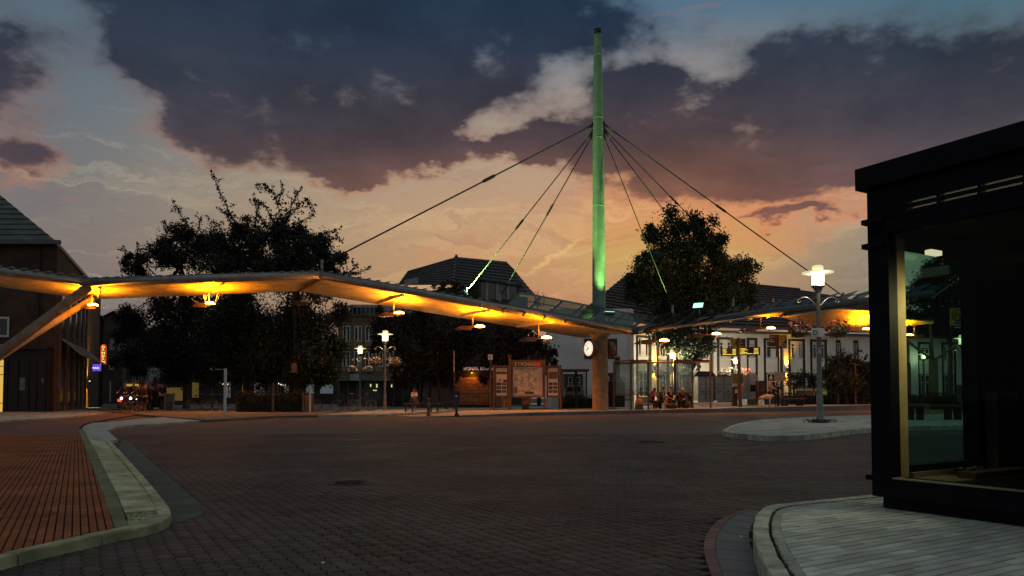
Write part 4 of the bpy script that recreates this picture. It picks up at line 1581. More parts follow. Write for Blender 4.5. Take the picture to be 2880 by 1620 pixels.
DP.rect(MB(), 1194, 703, 1300, 706.5, .8, .9).build('dormer_eaves', M_dark, hb)
LP = VP(pB.xy, pA.xy)
for i in range(7):
    LP.rect(MB(), 1036 + i * 5, 704.5 + 1.3 - i * .9, 1040 + i * 5, 719 - i * .6, .9, .08).build('balcony_panel', MC['grey_post'], hb)
MB().beam(P(1170, 727, 73), P(1186, 700, 75), .12).build('chair_frame', MC['grey_post'], hb)

# brick office block
OP = FY(66)
zo = lambda y: OP.at(950, y).z
ob = thing('office_building', (P(950, 1000, 66).x, 66, 0), 'brown brick office block with paired tall windows behind the flower lamps', 'building')
zrect(MB(), OP, 850, 1040, 0, zo(795), -.05, 10).build('wall', M_brickO, ob)
zrect(MB(), OP, 846, 1044, zo(795) + .002, zo(790), .15, 10.4).build('cornice', M_brickO, ob)
zrect(MB(), OP, 870, 1044, zo(790), zo(762), -1.2, 8).build('top_storey', mat('grey_render', (.36, .34, .33), .8), ob)
for x in (880, 891, 902, 913, 924, 935):
    zrect(MB(), OP, x, x + 8.5, zo(788), zo(769), -1.16, .06).build('window', M_win, ob)
for row, (yt, yb) in enumerate(((820, 859), (884, 922))):
    for x in (862, 891, 918.5, 945, 972, 1000):
        zrect(MB(), OP, x - 2, x + 20, zo(yb + 12), zo(yt - 1), -.01, .05).build('window_surround', mat('tan_panel', (.24, .18, .13), .8), ob)
        window(ob, OP, x, x + 8.6, zo(yb), zo(yt), .02, 0, False)
        window(ob, OP, x + 9.6, x + 18, zo(yb), zo(yt), .02, 0, False)
zrect(MB(), OP, 850, 1040, zo(958), zo(946), .5, .6).build('shop_awning', mat('awning_grey', (.14, .15, .15), .7), ob)
zrect(MB(), OP, 985 - 100, 912, zo(958), zo(942), .75, .2).build('shop_sign', mat('pale_sign', (.30, .36, .36), .6), ob)
for i in range(8):
    zrect(MB(), OP, 854 + i * 23, 874 + i * 23, .1, zo(960), -.02, .05).build('shop_window', M_win, ob)
for x, y0, y1 in ((931.5, 966, 973), (947, 966, 975), (939, 981, 983), (984, 966, 974)):
    OP.rect(MB(), x, y0, x + 2.6 if y1 - y0 > 3 else x + 9, y1, .06, .05).build('lit_lamp', emi('shop_glow', (1, .85, .4), .8), ob)

# timber clad pavilion with lettering
TPl = FY(58)
zt = lambda y: TPl.at(1190, y).z
tb = thing('timber_pavilion', (P(1150, 1000, 58).x, 58, 0), 'low pavilion clad in orange boards with white insurance lettering on its fascia', 'building')
zrect(MB(), TPl, 1030, 1262, 0, zt(934), -.10, 8).build('wall', M_shop, tb)
zrect(MB(), TPl, 1026, 1266, zt(934) + .002, zt(915), .25, 8.6).build('fascia', M_dark, tb)
M_board = mat('orange_board', (0.38, 0.17, 0.065), 0.65, var=0.25, scale=2.5, bump=.2, bscale=14, rand=.15)
for i in range(8):
    for x0, x1 in ((1141, 1171.6), (1172.2, 1204), (1204.6, 1236)):
        zrect(MB(), TPl, x0, x1, .35 + i * .272, .35 + i * .272 + .255, 0.0, .09).build('board', M_board, tb)
for x in (1040, 1062, 1085, 1108, 1125):
    zrect(MB(), TPl, x, x + 14, .1, zt(940), -.06, .03).build('window', M_win, tb)
    zrect(MB(), TPl, x + 14.5, x + 17.5, 0, zt(936), .02, .10).build('post', M_brown, tb)
M_sign = emi('letter_white', (.85, .85, .82), .22)
p = TPl.at(1166, 931.5, .27)
text('SIGNAL IDUNA', .36, p, M_sign, tb, 0, 'LEFT', .02)
for k_, (dx, ln) in enumerate(((0, .30), (.10, .36), (.2, .36), (.3, .3))):
    b0 = TPl.at(1218, 931, .28)
    MB().tube([b0 + Vector((.12 + dx * .25, 0, -.02)), b0 + Vector((dx * .9 + .02, 0, ln * .55)), b0 + Vector((dx * 1.15, 0, ln))], .022, 5).build('logo_stroke', M_sign, tb)
# added warm lamp, standing in for canopy lamplight on the boards
pw = TPl.at(1188, 938, .5)
tw = thing('wall_lamp', pw, 'small added lamp under the fascia to brighten the orange boards', 'wall lamp')
MB().lathe(pw, [(.05, 0), (.07, .12)], 10).build('housing', M_dark, tw)
MB().lathe(pw - Vector((0, 0, .02)), [(.05, 0), (.05, .012)], 10).build('lens', M_sodium, tw)
lamp('added_board_light', pw - Vector((0, 0, .08)), SOD, 24, tw, .05)

# brick corner building on the left
LY = 44.0
LPl = FY(LY)
zl = lambda y: LPl.at(100, y).z
cA = P(135, 1000, LY)
lb = thing('corner_building', (cA.x, LY, 0), 'dark brick corner building with steep hipped roof and lit doorway at the left', 'building')
ez = zl(609)
c0 = Vector((cA.x, LY, 0))
sd = Vector((-0.40, 0.9165, 0))
wl = Vector((-62, LY, 0))
mb = MB()
mb.prism([c0, c0 + sd * 24, wl + Vector((0, 24, 0)), wl], 0, ez)
fixn(mb.build('wall', M_brickL, lb))
apx = P(-120, 393, LY + 7)
ea, eb = Vector((cA.x + .12, LY - .5, ez)), c0 + sd * 24.5 + Vector((.12, 0, ez))
tiled('roof', (Vector((-62, LY - .5, ez)), ea, apx, apx - Vector((20, 0, 0))), 18, M_slate, lb, .05)
tiled('roof', (ea, eb, apx + sd * 14, apx), 18, M_slate, lb, .05)
MB().beam((-62, LY - .55, ez - .12), (cA.x + .5, LY - .55, ez - .12), .25, .22).build('gutter', M_roofs, lb)
MB().beam(ea - Vector((0, 0, .12)), eb - Vector((0, 0, .12)), .25, .22).build('gutter', M_roofs, lb)
MB().tube([(cA.x - 1.0, LY - .1, 3), (cA.x - 1.0, LY - .1, ez - .2)], .07, 8).build('downpipe', M_dark, lb)
for x0, x1, y0, y1 in ((-40, 21, 797, 848),):
    window(lb, LPl, x0, x1, zl(848), zl(797), .03, 1, False, 0, None, .12)
LPl.rect(MB(), 45, 655, 75, 672, .02, .04).build('blind_window', M_shop, lb)
LPl.rect(MB(), -300, 880, 133, 1045, .35, .34).build('shopfront', M_shop, lb)
LPl.rect(MB(), -300, 874, 136, 880, .6, .6).build('shop_canopy', M_dark, lb)
LPl.rect(MB(), 20, 870, 61, 879, 1.4, .8).build('porch_slab', mat('porch_ochre', (.4, .28, .16), .7), lb)
M_door = emi('lit_room', (1.0, 0.62, 0.12), 0.62)
LPl.rect(MB(), -60, 906, 22, 1040, .37, .015).build('lit_door', M_door, lb)
for y in (922, 943, 1014):
    LPl.rect(MB(), -60, y - .7, 22, y + .9, .39, .018).build('door_bar', M_black, lb)
LPl.rect(MB(), 21, 906, 23.5, 1040, .40, .03).build('door_bar', M_black, lb)
LPl.rect(MB(), 3, 945, 4, 1013, .39, .018).build('door_bar', M_black, lb)
LPl.rect(MB(), 60, 950, 73, 982, .37, .018).build('poster', mat('dim_poster', (.2, .22, .24), .6), lb)
LPl.rect(MB(), 116, 952, 119, 964, .40, .05).build('door_handle', M_steel, lb)
for x in (28, 55, 82, 100, 124):
    LPl.rect(MB(), x, 910, x + 1.5, 1040, .40, .05).build('mullion', M_black, lb)
SP = VP(c0, c0 + sd * 10)
for i in range(5):
    xa = [148, 168, 184, 197, 208][i]
    xb = [162, 179, 193, 204, 214][i]
    zrect(MB(), SP, xa, xb, 5.0, 8.0, .02, .05).build('window', M_win, lb)
    zrect(MB(), SP, xa, xb, .3, 3.2, .02, .05).build('shop_window', M_win, lb)
    for x in (xa - 1.2, xb):
        zrect(MB(), SP, x, x + 1.2, .1, 8.2, .10, .10).build('pier', mat('pier_tan', (.20, .14, .10), .8), lb)
    a, b = SP.at(xa - 1, 950), SP.at(xb + 1, 950)
    mb = MB()
    n_ = SP.n
    top, bot = 4.55, 3.45
    q = [Vector((a.x, a.y, top)) + n_ * .05, Vector((b.x, b.y, top)) + n_ * .05, Vector((b.x, b.y, bot)) + n_ * 1.3, Vector((a.x, a.y, bot)) + n_ * 1.3]
    mb.slab(q, .04)
    fixn(mb.build('awning', mat('awning_cloth', (.16, .14, .12), .8, var=.2), lb))
    for u in (0, .33, .66, 1):
        MB().beam(q[0].lerp(q[1], u) + Vector((0, 0, .03)), q[3].lerp(q[2], u) + Vector((0, 0, .03)), .06, .04).build('awning_rib', mat('rib_pale', (.34, .31, .27), .7), lb)
pw = SP.at(218, 963, .2)
tw = thing('wall_lamp', pw, 'up and down wall lamp glowing orange on the corner building', 'wall lamp')
MB().lathe(pw - Vector((0, 0, .12)), [(.1, 0), (.1, .24)], 10).build('housing', M_dark, tw)
MB().lathe(pw + Vector((0, 0, .121)), [(.07, 0), (.07, .01)], 10).build('lens', M_wash, tw)
for s in (1, -1):
    lamp('wash_light', pw + Vector((0, 0, s * .17)), (1, .5, .04), 1500, tw, .03, R(86), Vector((0, 0, s)) - SP.n * .22, .7)

# houses along the side street
def street_house(x0, x1, Y, yt, yp, lab, m, depth=10, wins=()):
    pl = FY(Y)
    t = thing('street_house', (P((x0 + x1) / 2, 1000, Y).x, Y, 0), lab, 'house')
    a, b = P(x0, yt, Y), P(x1, yt, Y)
    dd = D1 * depth
    A_, B_ = Vector((a.x, Y, 0)), Vector((b.x, Y, 0))
    fixn(MB().prism([A_, B_, B_ + dd, A_ + dd], 0, a.z).build('wall', m, t))
    pk = P((x0 + x1) / 2, yp, Y).z
    xm = (a.x + b.x) / 2
    for s, e in ((a.x - .3, xm), (b.x + .3, xm)):
        q = [Vector((s, Y - .3, a.z - .1)), Vector((s, Y, a.z - .1)) + dd, Vector((xm, Y, pk)) + dd, Vector((xm, Y - .3, pk))]
        fixn(MB().slab(q, .15).build('roof', M_tile, t))
    MB().add([(a.x, Y, a.z), (b.x, Y, a.z), (xm, Y, pk - .1), (a.x, Y + .2, a.z), (b.x, Y + .2, a.z), (xm, Y + .2, pk - .1)], [(0, 1, 2), (3, 5, 4), (0, 3, 4, 1), (1, 4, 5, 2), (2, 5, 3, 0)]).build('gable', m, t)
    for wx0, wx1, wy0, wy1 in wins:
        window(t, pl, wx0, wx1, pl.at(wx0, wy1).z, pl.at(wx0, wy0).z, .03, 1)
    return t, pl


street_house(196, 262, 66, 800, 772, 'dark gabled brick house at the corner of the side street with the red neon sign', M_brickD, 12, ((215, 226, 830, 858), (238, 249, 830, 858)))
street_house(262, 318, 92, 800, 784, 'narrow dark house far down the side street', M_brickD, 12, ((275, 286, 850, 880), (295, 305, 850, 880), (275, 286, 905, 930)))
sh, shp = street_house(318, 366, 86, 815, 790, 'shop house with yellow lit front down the side street', M_brickD, 12, ((334, 346, 870, 900), (334, 350, 935, 960)))
shp.rect(MB(), 318, 966, 352, 976, .3, .3).build('lit_fascia', emi('shop_yellow', (1, .68, .10), .35), sh)
shp.rect(MB(), 352, 966, 362, 975, .3, .3).build('lit_fascia', emi('shop_red', (1, .08, .03), .8), sh)
shp.rect(MB(), 319, 978, 349, 1012, .05, .04).build('shop_window', emi('shop_dim', (1, .55, .13), .05), sh)
shp.rect(MB(), 322, 980, 325, 995, .10, .04).build('lit_lamp', emi('shop_white', (1, .95, .8), 1.5), sh)
gw, gpl = street_house(366, 470, 80, 840, 815, 'house with whitewashed mural wall behind the closed red parasols', M_brickD, 12)
m = mat('mural', (.36, .36, .37), .8, var=.55, scale=1.7)
gpl.rect(MB(), 368, 925, 414, 985, .05, .04).build('mural_wall', m, gw)
gpl.rect(MB(), 420, 975, 460, 1008, .05, .04).build('shop_window', MC['shop_dim'], gw)
gpl.rect(MB(), 370, 987, 412, 1010, .05, .04).build('shop_window', emi('cafe_glow', (1, .5, .12), .10), gw)
bh, bpl = street_house(470, 700, 96, 870, 850, 'wide dark house behind the tree trunks', M_brickD, 12)
for x0, x1, c in ((484, 500, 'shop_dim'), (610, 622, 'shop_dim'), (566, 580, 'pale_glow'), (640, 665, 'pale_glow'), (676, 690, 'pale_glow')):
    bpl.rect(MB(), x0, 962, x1, 1000, .05, .04).build('window', MC.get(c) or emi('pale_glow', (.75, .78, .85), .05), bh)
eh, epl = street_house(700, 860, 90, 880, 860, 'long low grey house partly hidden by the hedge', M_brickD, 12)
for x0, x1 in ((716, 728), (770, 790), (806, 838)):
    epl.rect(MB(), x0, 966, x1, 990, .05, .04).build('window', MC['pale_glow'], eh)

# neon signs
npl = FY(62)
nt_ = thing('neon_sign', npl.at(263.5, 920, .2), 'tall red neon sign with rounded top and yellow glyphs hanging over the side street', 'sign')
M_nred = emi('neon_red', (1.0, .05, .02), 1.3)
M_nyel = emi('neon_yellow', (1, .75, .15), 1.8)
a, b = npl.at(257, 917, .2), npl.at(270, 868, .2)
xm, w_, hh = (a.x + b.x) / 2, (b.x - a.x) / 2, b.z - a.z
MB().box((xm, a.y + .1, a.z + hh / 2), (w_ * 2, .16, hh)).build('board', mat('sign_red', (.12, .012, .01), .6), nt_)
MB().tube([(a.x, a.y, a.z), (a.x, a.y, b.z - w_ * .5), (xm - w_ * .5, a.y, b.z), (xm + w_ * .5, a.y, b.z), (b.x, a.y, b.z - w_ * .5), (b.x, a.y, a.z)], .03, 6).build('neon_tube', M_nred, nt_)
for i, ch in enumerate('oooooo'):
    zz_ = a.z + .10 + i * hh / 6.6
    g_ = [(-.10, 0), (-.10, .2), (.0, .1), (.1, .2), (.1, 0)] if i % 3 == 0 else ([(-.1, .02), (.1, .1), (-.1, .2)] if i % 3 == 1 else [(.09 * math.cos(q), .1 + .1 * math.sin(q)) for q in (0, .9, 1.8, 2.7, 3.6, 4.5, 5.4, 6.28)])
    MB().tube([(xm + u_, a.y - .03, zz_ + w2) for u_, w2 in g_], .02, 5).build('neon_glyph', M_nyel, nt_)
MB().beam((xm, a.y + .1, a.z + hh * .5), (xm - 1.6, a.y + 1.2, a.z + hh * .5), .06).build('bracket', M_dark, nt_)
nb = thing('neon_sign', npl.at(244, 930, .5), 'small violet lit sign under the red neon sign', 'sign')
a, b = npl.at(229, 934, .6), npl.at(262, 917, .6)
MB().box(((a.x + b.x) / 2, a.y + .08, (a.z + b.z) / 2), (b.x - a.x, .14, b.z - a.z)).build('board', emi('violet_glow', (.16, .10, .95), .7), nb)
M_nw = emi('neon_white', (.8, .8, 1), 1.5)
for i in range(4):
    MB().tube([(a.x + .25 + i * .2, a.y - .01, a.z + .2), (a.x + .32 + i * .2, a.y - .01, a.z + .32), (a.x + .4 + i * .2, a.y - .01, a.z + .2)], .025, 5).build('script_stroke', M_nw, nb)
MB().beam((a.x, a.y + .1, b.z + .05), (a.x - .8, a.y + .9, b.z + .05), .05).build('bracket', M_dark, nb)

# ---------------------------------------------------------------- trees
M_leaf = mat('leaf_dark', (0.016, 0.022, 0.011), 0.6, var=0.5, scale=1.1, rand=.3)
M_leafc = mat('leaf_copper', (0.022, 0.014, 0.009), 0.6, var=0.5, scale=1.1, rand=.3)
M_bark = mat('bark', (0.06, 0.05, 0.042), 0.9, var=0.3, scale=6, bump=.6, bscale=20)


def leaves(name, cen, size, m, par, sq=0.62):
    cen = np.asarray(cen, dtype=float)
    n = len(cen)
    d = rng.normal(size=(n, 3))
    d /= np.linalg.norm(d, axis=1)[:, None]
    e = rng.normal(size=(n, 3))
    s = np.cross(d, e)
    s /= np.linalg.norm(s, axis=1)[:, None]
    ln = size * rng.uniform(.6, 1.35, n)[:, None]
    w = ln * sq * .5
    nn = np.cross(d, s)
    o0 = np.array(WL[par.name])
    V = np.empty((n, 4, 3))
    V[:, 0] = cen - d * ln * .5
    V[:, 1] = cen + s * w + nn * w * .35
    V[:, 2] = cen + d * ln * .5
    V[:, 3] = cen - s * w + nn * w * .35
    V = (V - o0).reshape(-1, 3)
    me = bpy.data.meshes.new(name)
    me.vertices.add(4 * n)
    me.vertices.foreach_set('co', V.astype(np.float32).ravel())
    me.loops.add(4 * n)
    me.loops.foreach_set('vertex_index', np.arange(4 * n, dtype=np.int32))
    me.polygons.add(n)
    me.polygons.foreach_set('loop_start', np.arange(0, 4 * n, 4, dtype=np.int32))
    me.update(calc_edges=True)
    me.materials.append(m)
    o = bpy.data.objects.new(name, me)
    C.objects.link(o)
    o.parent = par
    WL[o.name] = WL[par.name]
    at = me.attributes.new('tone', 'FLOAT', 'FACE')
    at.data.foreach_set('value', rng.random(n).astype(np.float32))
    return o


def tree(name, lab, cat, bx, by, Y, top, clumps, m, spikes=(), size=.17, dens=1.1, tr=.24, group=None, base_z=None, squash=1.0):
    b = P(bx, by, Y)
    b.z = base_z if base_z is not None else 0.0
    t = thing(name, b, lab, cat, group)
    s = Y / F
    tp = P(top[0], top[1], Y)
    mid = b.lerp(tp, .5) + Vector((rnd.uniform(-.2, .2), 0, 0))
    MB().tube([b, b + Vector((0, 0, .25)), mid, tp], [tr * 1.35, tr, tr * .75, tr * .4], 9).build('trunk', M_bark, t, True)
    cs = []
    lim = MB()
    for x, y, r in clumps:
        dy = rnd.uniform(-.7, .7) * r * s * 1.3
        c = P(x, y, Y + dy)
        rr = r * s
        nsub = max(2, int(r / 9))
        st = mid.lerp(tp, rnd.uniform(0, .9))
        kn = st.lerp(c, .55) + Vector((0, 0, -.12 * (c - st).length))
        lim.tube([st, kn, c], [tr * .34, tr * .22, .02], 5)
        n = int(dens * r * r)
        per = max(1, n // (nsub * 2))
        for _ in range(nsub * 2):
            v = rng.normal(size=3)
            v /= np.linalg.norm(v)
            cc = np.array(c) + v * rr * rng.uniform(.25, .95) * np.array([1, 1.1, squash])
            cs.append(cc + rng.normal(size=(per, 3)) * rr * .24)
        cs.append(np.array(c) + rng.normal(size=(max(2, n // 5), 3)) * rr * .42)
    for sp2 in spikes:
        pts = [P(x, y, Y) for x, y in sp2]
        lim.tube(pts, [.05] + [.03] * (len(pts) - 2) + [.012], 5)
        L = sum((q - p).length for p, q in zip(pts, pts[1:]))
        rs = resample(pts, max(6, int(L * 9)))
        for i, p in enumerate(rs):
            w = .26 * (1 - .6 * i / len(rs))
            kf = 6 if (i // 3) % 3 else 2
            cs.append(np.array(p) + rng.normal(size=(kf, 3)) * w * .55)
            if rnd.random() < .22 and i < len(rs) * .8:
                d = Vector((rnd.uniform(-1, 1), rnd.uniform(-1, 1), rnd.uniform(-.1, .9))).normalized() * rnd.uniform(.3, .8)
                lim.tube([p, p + d], [.02, .008], 4)
                for u in (.4, .7, 1):
                    cs.append(np.array(p + d * u) + rng.normal(size=(5, 3)) * .09)
    lim.build('limbs', M_bark, t, True)
    leaves('crown', np.vstack(cs), size, m, t)
    return t


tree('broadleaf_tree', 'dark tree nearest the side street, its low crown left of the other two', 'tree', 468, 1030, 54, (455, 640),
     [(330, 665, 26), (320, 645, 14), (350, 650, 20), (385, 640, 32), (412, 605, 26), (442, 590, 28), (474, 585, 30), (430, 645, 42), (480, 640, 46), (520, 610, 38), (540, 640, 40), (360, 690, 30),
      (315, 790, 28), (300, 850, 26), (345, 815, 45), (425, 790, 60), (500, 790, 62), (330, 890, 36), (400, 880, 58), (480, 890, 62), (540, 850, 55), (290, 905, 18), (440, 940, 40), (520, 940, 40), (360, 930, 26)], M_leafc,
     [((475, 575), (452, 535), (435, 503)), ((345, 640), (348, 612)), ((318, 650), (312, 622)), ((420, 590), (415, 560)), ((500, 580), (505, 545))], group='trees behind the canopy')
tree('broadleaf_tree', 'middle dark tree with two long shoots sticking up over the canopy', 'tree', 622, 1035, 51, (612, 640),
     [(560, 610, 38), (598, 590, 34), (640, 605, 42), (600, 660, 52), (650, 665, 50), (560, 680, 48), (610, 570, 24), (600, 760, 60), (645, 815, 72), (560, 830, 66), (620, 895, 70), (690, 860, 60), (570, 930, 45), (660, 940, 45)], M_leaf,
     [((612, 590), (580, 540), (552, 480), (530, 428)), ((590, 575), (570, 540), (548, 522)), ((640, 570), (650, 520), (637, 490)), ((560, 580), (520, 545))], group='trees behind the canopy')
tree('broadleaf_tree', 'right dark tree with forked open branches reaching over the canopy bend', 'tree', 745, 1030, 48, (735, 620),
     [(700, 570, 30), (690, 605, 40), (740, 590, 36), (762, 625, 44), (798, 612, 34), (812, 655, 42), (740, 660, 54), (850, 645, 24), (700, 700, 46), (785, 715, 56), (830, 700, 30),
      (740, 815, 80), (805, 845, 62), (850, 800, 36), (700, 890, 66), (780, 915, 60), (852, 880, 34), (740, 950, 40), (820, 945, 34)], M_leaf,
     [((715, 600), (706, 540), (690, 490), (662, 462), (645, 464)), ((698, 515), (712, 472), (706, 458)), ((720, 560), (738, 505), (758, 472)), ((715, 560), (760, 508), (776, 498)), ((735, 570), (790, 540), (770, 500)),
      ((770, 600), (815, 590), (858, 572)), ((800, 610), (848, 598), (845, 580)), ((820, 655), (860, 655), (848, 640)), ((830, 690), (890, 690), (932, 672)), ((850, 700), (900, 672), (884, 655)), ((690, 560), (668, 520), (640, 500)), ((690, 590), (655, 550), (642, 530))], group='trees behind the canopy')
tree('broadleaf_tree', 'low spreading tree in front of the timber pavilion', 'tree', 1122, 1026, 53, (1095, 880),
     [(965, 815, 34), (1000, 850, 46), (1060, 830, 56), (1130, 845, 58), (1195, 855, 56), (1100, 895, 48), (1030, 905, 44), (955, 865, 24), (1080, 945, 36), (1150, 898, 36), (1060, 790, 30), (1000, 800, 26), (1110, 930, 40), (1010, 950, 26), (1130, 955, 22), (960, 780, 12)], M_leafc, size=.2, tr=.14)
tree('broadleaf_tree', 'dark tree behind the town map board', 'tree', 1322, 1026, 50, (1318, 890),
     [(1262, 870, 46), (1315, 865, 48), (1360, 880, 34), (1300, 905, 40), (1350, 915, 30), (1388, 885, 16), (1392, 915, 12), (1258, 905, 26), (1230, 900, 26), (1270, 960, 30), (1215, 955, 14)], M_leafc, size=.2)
tree('broadleaf_tree', 'large round green tree rising before the white building', 'tree', 1728, 1020, 58, (1730, 700),
     [(1650, 590, 34), (1632, 575, 18), (1812, 605, 26), (1806, 650, 30), (1620, 650, 22), (1856, 670, 36), (1700, 560, 40), (1745, 556, 32), (1778, 582, 34), (1690, 612, 46), (1742, 620, 54), (1788, 628, 36), (1800, 655, 26), (1612, 690, 38), (1586, 706, 20), (1605, 742, 36), (1662, 690, 54), (1722, 700, 64),
      (1790, 700, 54), (1848, 690, 40), (1878, 674, 28), (1890, 722, 24), (1842, 742, 42), (1762, 762, 54), (1685, 760, 54), (1580, 745, 18), (1640, 650, 30), (1720, 850, 52), (1780, 865, 36), (1662, 845, 34), (1740, 900, 28), (1700, 800, 50), (1880, 750, 26)],
     mat('leaf_green', (0.028, 0.05, 0.022), .6, var=.5, scale=1.1, rand=.3), size=.2, dens=1.0, tr=.34)
tree('broadleaf_tree', 'tree beyond the kiosk seen through its glass', 'tree', 2390, 1010, 66, (2390, 760),
     [(2318, 700, 26), (2350, 680, 34), (2392, 665, 36), (2435, 680, 34), (2360, 730, 50), (2440, 735, 50), (2310, 750, 36), (2480, 700, 40), (2400, 790, 60), (2480, 800, 50), (2300, 800, 40), (2380, 640, 18)], M_leaf, size=.24)
tree('conifer_bush', 'dark feathery bush before the right end of the white building', 'bush', 2130, 1008, 56, (2130, 900),
     [(2130, 905, 26), (2100, 920, 30), (2160, 915, 30), (2085, 945, 26), (2125, 950, 40), (2170, 945, 34), (2180, 930, 24), (2100, 975, 34), (2150, 975, 34), (2190, 970, 24), (2210, 930, 30)], M_leaf, [((2095, 920), (2080, 895)), ((2150, 900), (2160, 882)), ((2170, 910), (2182, 892)), ((2120, 900), (2115, 882))], size=.16, tr=.1)
tree('shrub', 'round dark shrub at the foot of the white wall right of the yellow strip', 'shrub', 2010, 1005, 58, (2010, 970),
     [(1995, 950, 16), (2020, 945, 18), (2040, 955, 16), (1985, 962, 14), (2010, 970, 24), (2045, 972, 20)], M_leaf, size=.14, tr=.06)
tree('terrace_shrub', 'bushy green shrub growing on the roof terrace of the hipped house', 'shrub', 1150, 740, 70.5, (1150, 728),
     [(1100, 722, 13), (1120, 718, 14), (1145, 724, 18), (1170, 730, 16), (1190, 738, 12)], mat('leaf_olive', (.07, .06, .02), .7, var=.5), size=.2, tr=.05, base_z=P(1150, 748, 70.5).z)
mb = MB()
bz = P(1345, 752, 84)
tw = thing('bare_shrub', (bz.x, bz.y, 0), 'leafless twiggy treetop beside the hipped roof', 'tree')
for i in range(16):
    a = P(1340 + rnd.uniform(-4, 30), 770, 84)
    d = P(1336 + i * 2.6 + rnd.uniform(-3, 3), 728 + i * .9 + rnd.uniform(-8, 8), 84)
    mb.tube([a, a.lerp(d, .5) + Vector((rnd.uniform(-.2, .2), 0, 0)), d], [.05, .03, .012], 4)
mb.tube([(bz.x + .5, bz.y, 0), P(1352, 765, 84)], [.25, .06], 6)
mb.build('twigs', M_bark, tw)


def hedge(name, lab, pl, x0, x1, y0, zb, depth, m, dens=900, cat='hedge'):
    a, b = pl.at(x0, 950), pl.at(x1, 950)
    zt_ = pl.at(x0, y0).z
    c = (a + b) / 2
    t = thing(name, (c.x, c.y, zb), lab, cat)
    d = Vector((b.x - a.x, b.y - a.y, 0))
    n = int(d.length * (zt_ - zb + depth) * dens / 4)
    u = rng.uniform(0, 1, n)
    w = rng.uniform(0, 1, n)
    sel = rng.uniform(0, 1, n) < .7
    z = np.where(sel, zb + (zt_ - zb) * w, zt_) + rng.normal(0, .05, n)
    dep = np.where(sel, 0, w * depth) + rng.normal(0, .05, n)
    pts = np.stack([a.x + d.x * u - pl.n.x * dep, a.y + d.y * u - pl.n.y * dep, z + .08 * np.sin(u * 23)], 1)
    leaves('foliage', pts, .10, m, t)
    mb = MB()
    zrect(mb, pl, x0 + 2, x1 - 2, zb, zt_ - .08, -.08, depth - .1)
    mb.build('stems', M_bark, t)
    return t


hedge('hedge', 'clipped dark hedge bed in front of the tree trunks', FY(41.0), 592, 768, 990, ZQ, 2.0, M_leaf)
hedge('hedge', 'low dark hedge along the railing right of the bench', FY(57), 1965, 2420, 992, 0, 1.2, M_leaf, 500)
hedge('hedge', 'low hedge behind the town map board', FY(54), 1405, 1500, 998, 0, 1.0, M_leaf, 500)
# weeds round the lamp foot on the island
tf_ = P(2063, 1063, 23)
gt = tag(MB().lathe((tf_.x, tf_.y, ZI), [(.28, 0), (.2, .02)], 10).build('soil_patch', M_earth), 'ring of weeds round the lamp post foot on the island', 'weeds', kind='stuff')
pts = np.stack([tf_.x + rng.normal(0, .22, 260), tf_.y + rng.normal(0, .14, 260), ZI + rng.uniform(.0, .10, 260)], 1)
leaves('grass', pts, .11, M_grass, gt, .25)
# ---------------------------------------------------------------- street furniture
M_lamp = emi('lantern_glow', (1.0, .88, .52), 1.7)
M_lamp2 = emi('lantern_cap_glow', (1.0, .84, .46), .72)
M_post = mat('lamp_post_paint', (0.17, 0.17, 0.175), 0.45, 0.4, var=.2, scale=4, bump=.1)
WARM = (1.0, .82, .52)


def street_lamp(base, label, h=4.9, arms=True, en=46, dark=False):
    t = thing('street_lamp', base, label, 'street lamp', 'hat shaped street lamps')
    s = h / 4.9
    m = M_black if dark else M_post
    b = Vector(base)
    MB().lathe(b, [(.13 * s, 0), (.13 * s, .06), (.10 * s, .10), (.095 * s, .9), (.075 * s, 1.0), (.065 * s, 3.98 * s), (.07 * s, 4.0 * s), (.16 * s, 4.19 * s), (.20 * s, 4.20 * s), (.20 * s, 4.24 * s)], 14).build('post', m, t, True)
    MB().lathe(b + Vector((0, 0, 4.24 * s)), [(.185 * s, 0), (.19 * s, .40 * s), (.19 * s, .42 * s)], 16).build('lantern', M_lamp, t, True)
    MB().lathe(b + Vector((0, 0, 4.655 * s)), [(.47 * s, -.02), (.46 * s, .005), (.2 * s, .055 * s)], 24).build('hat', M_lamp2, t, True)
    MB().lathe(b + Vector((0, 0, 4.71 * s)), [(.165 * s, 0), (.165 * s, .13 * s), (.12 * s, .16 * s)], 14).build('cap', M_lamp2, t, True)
    for a in range(3):
        q = a * 2.1 + .6
        MB().tube([b + Vector((.2 * s * math.cos(q), .2 * s * math.sin(q), 4.24 * s)), b + Vector((.2 * s * math.cos(q), .2 * s * math.sin(q), 4.64 * s))], .012, 5).build('lantern_rib', m, t)
    if arms:
        for sg in (-1, 1):
            pts = []
            for i in range(9):
                u = i / 8
                pts.append(b + Vector((sg * (.07 + .53 * u), 0, (3.62 + .26 * math.sin(u * 2.35)) * s)))
            e = pts[-1]
            for i in range(1, 8):
                q = i * .75
                pts.append(e + Vector((sg * (.05 * math.sin(q)), 0, -.05 + .05 * math.cos(q))))
            MB().tube(pts, .016, 6).build('scroll_arm', M_steel, t)
    for sg in (-1, 1):
        lamp('lamp_light', b + Vector((0, sg * .31, 4.42 * s)), WARM, en * .5, t, .10)
    return t


M_fl = [mat('petal_red', (.55, .05, .03), .6, var=.3), mat('petal_white', (.7, .62, .58), .6), mat('petal_pink', (.6, .25, .2), .6)]
M_fleaf = mat('basket_leaf', (.08, .10, .035), .6, var=.5, scale=9, rand=.3)


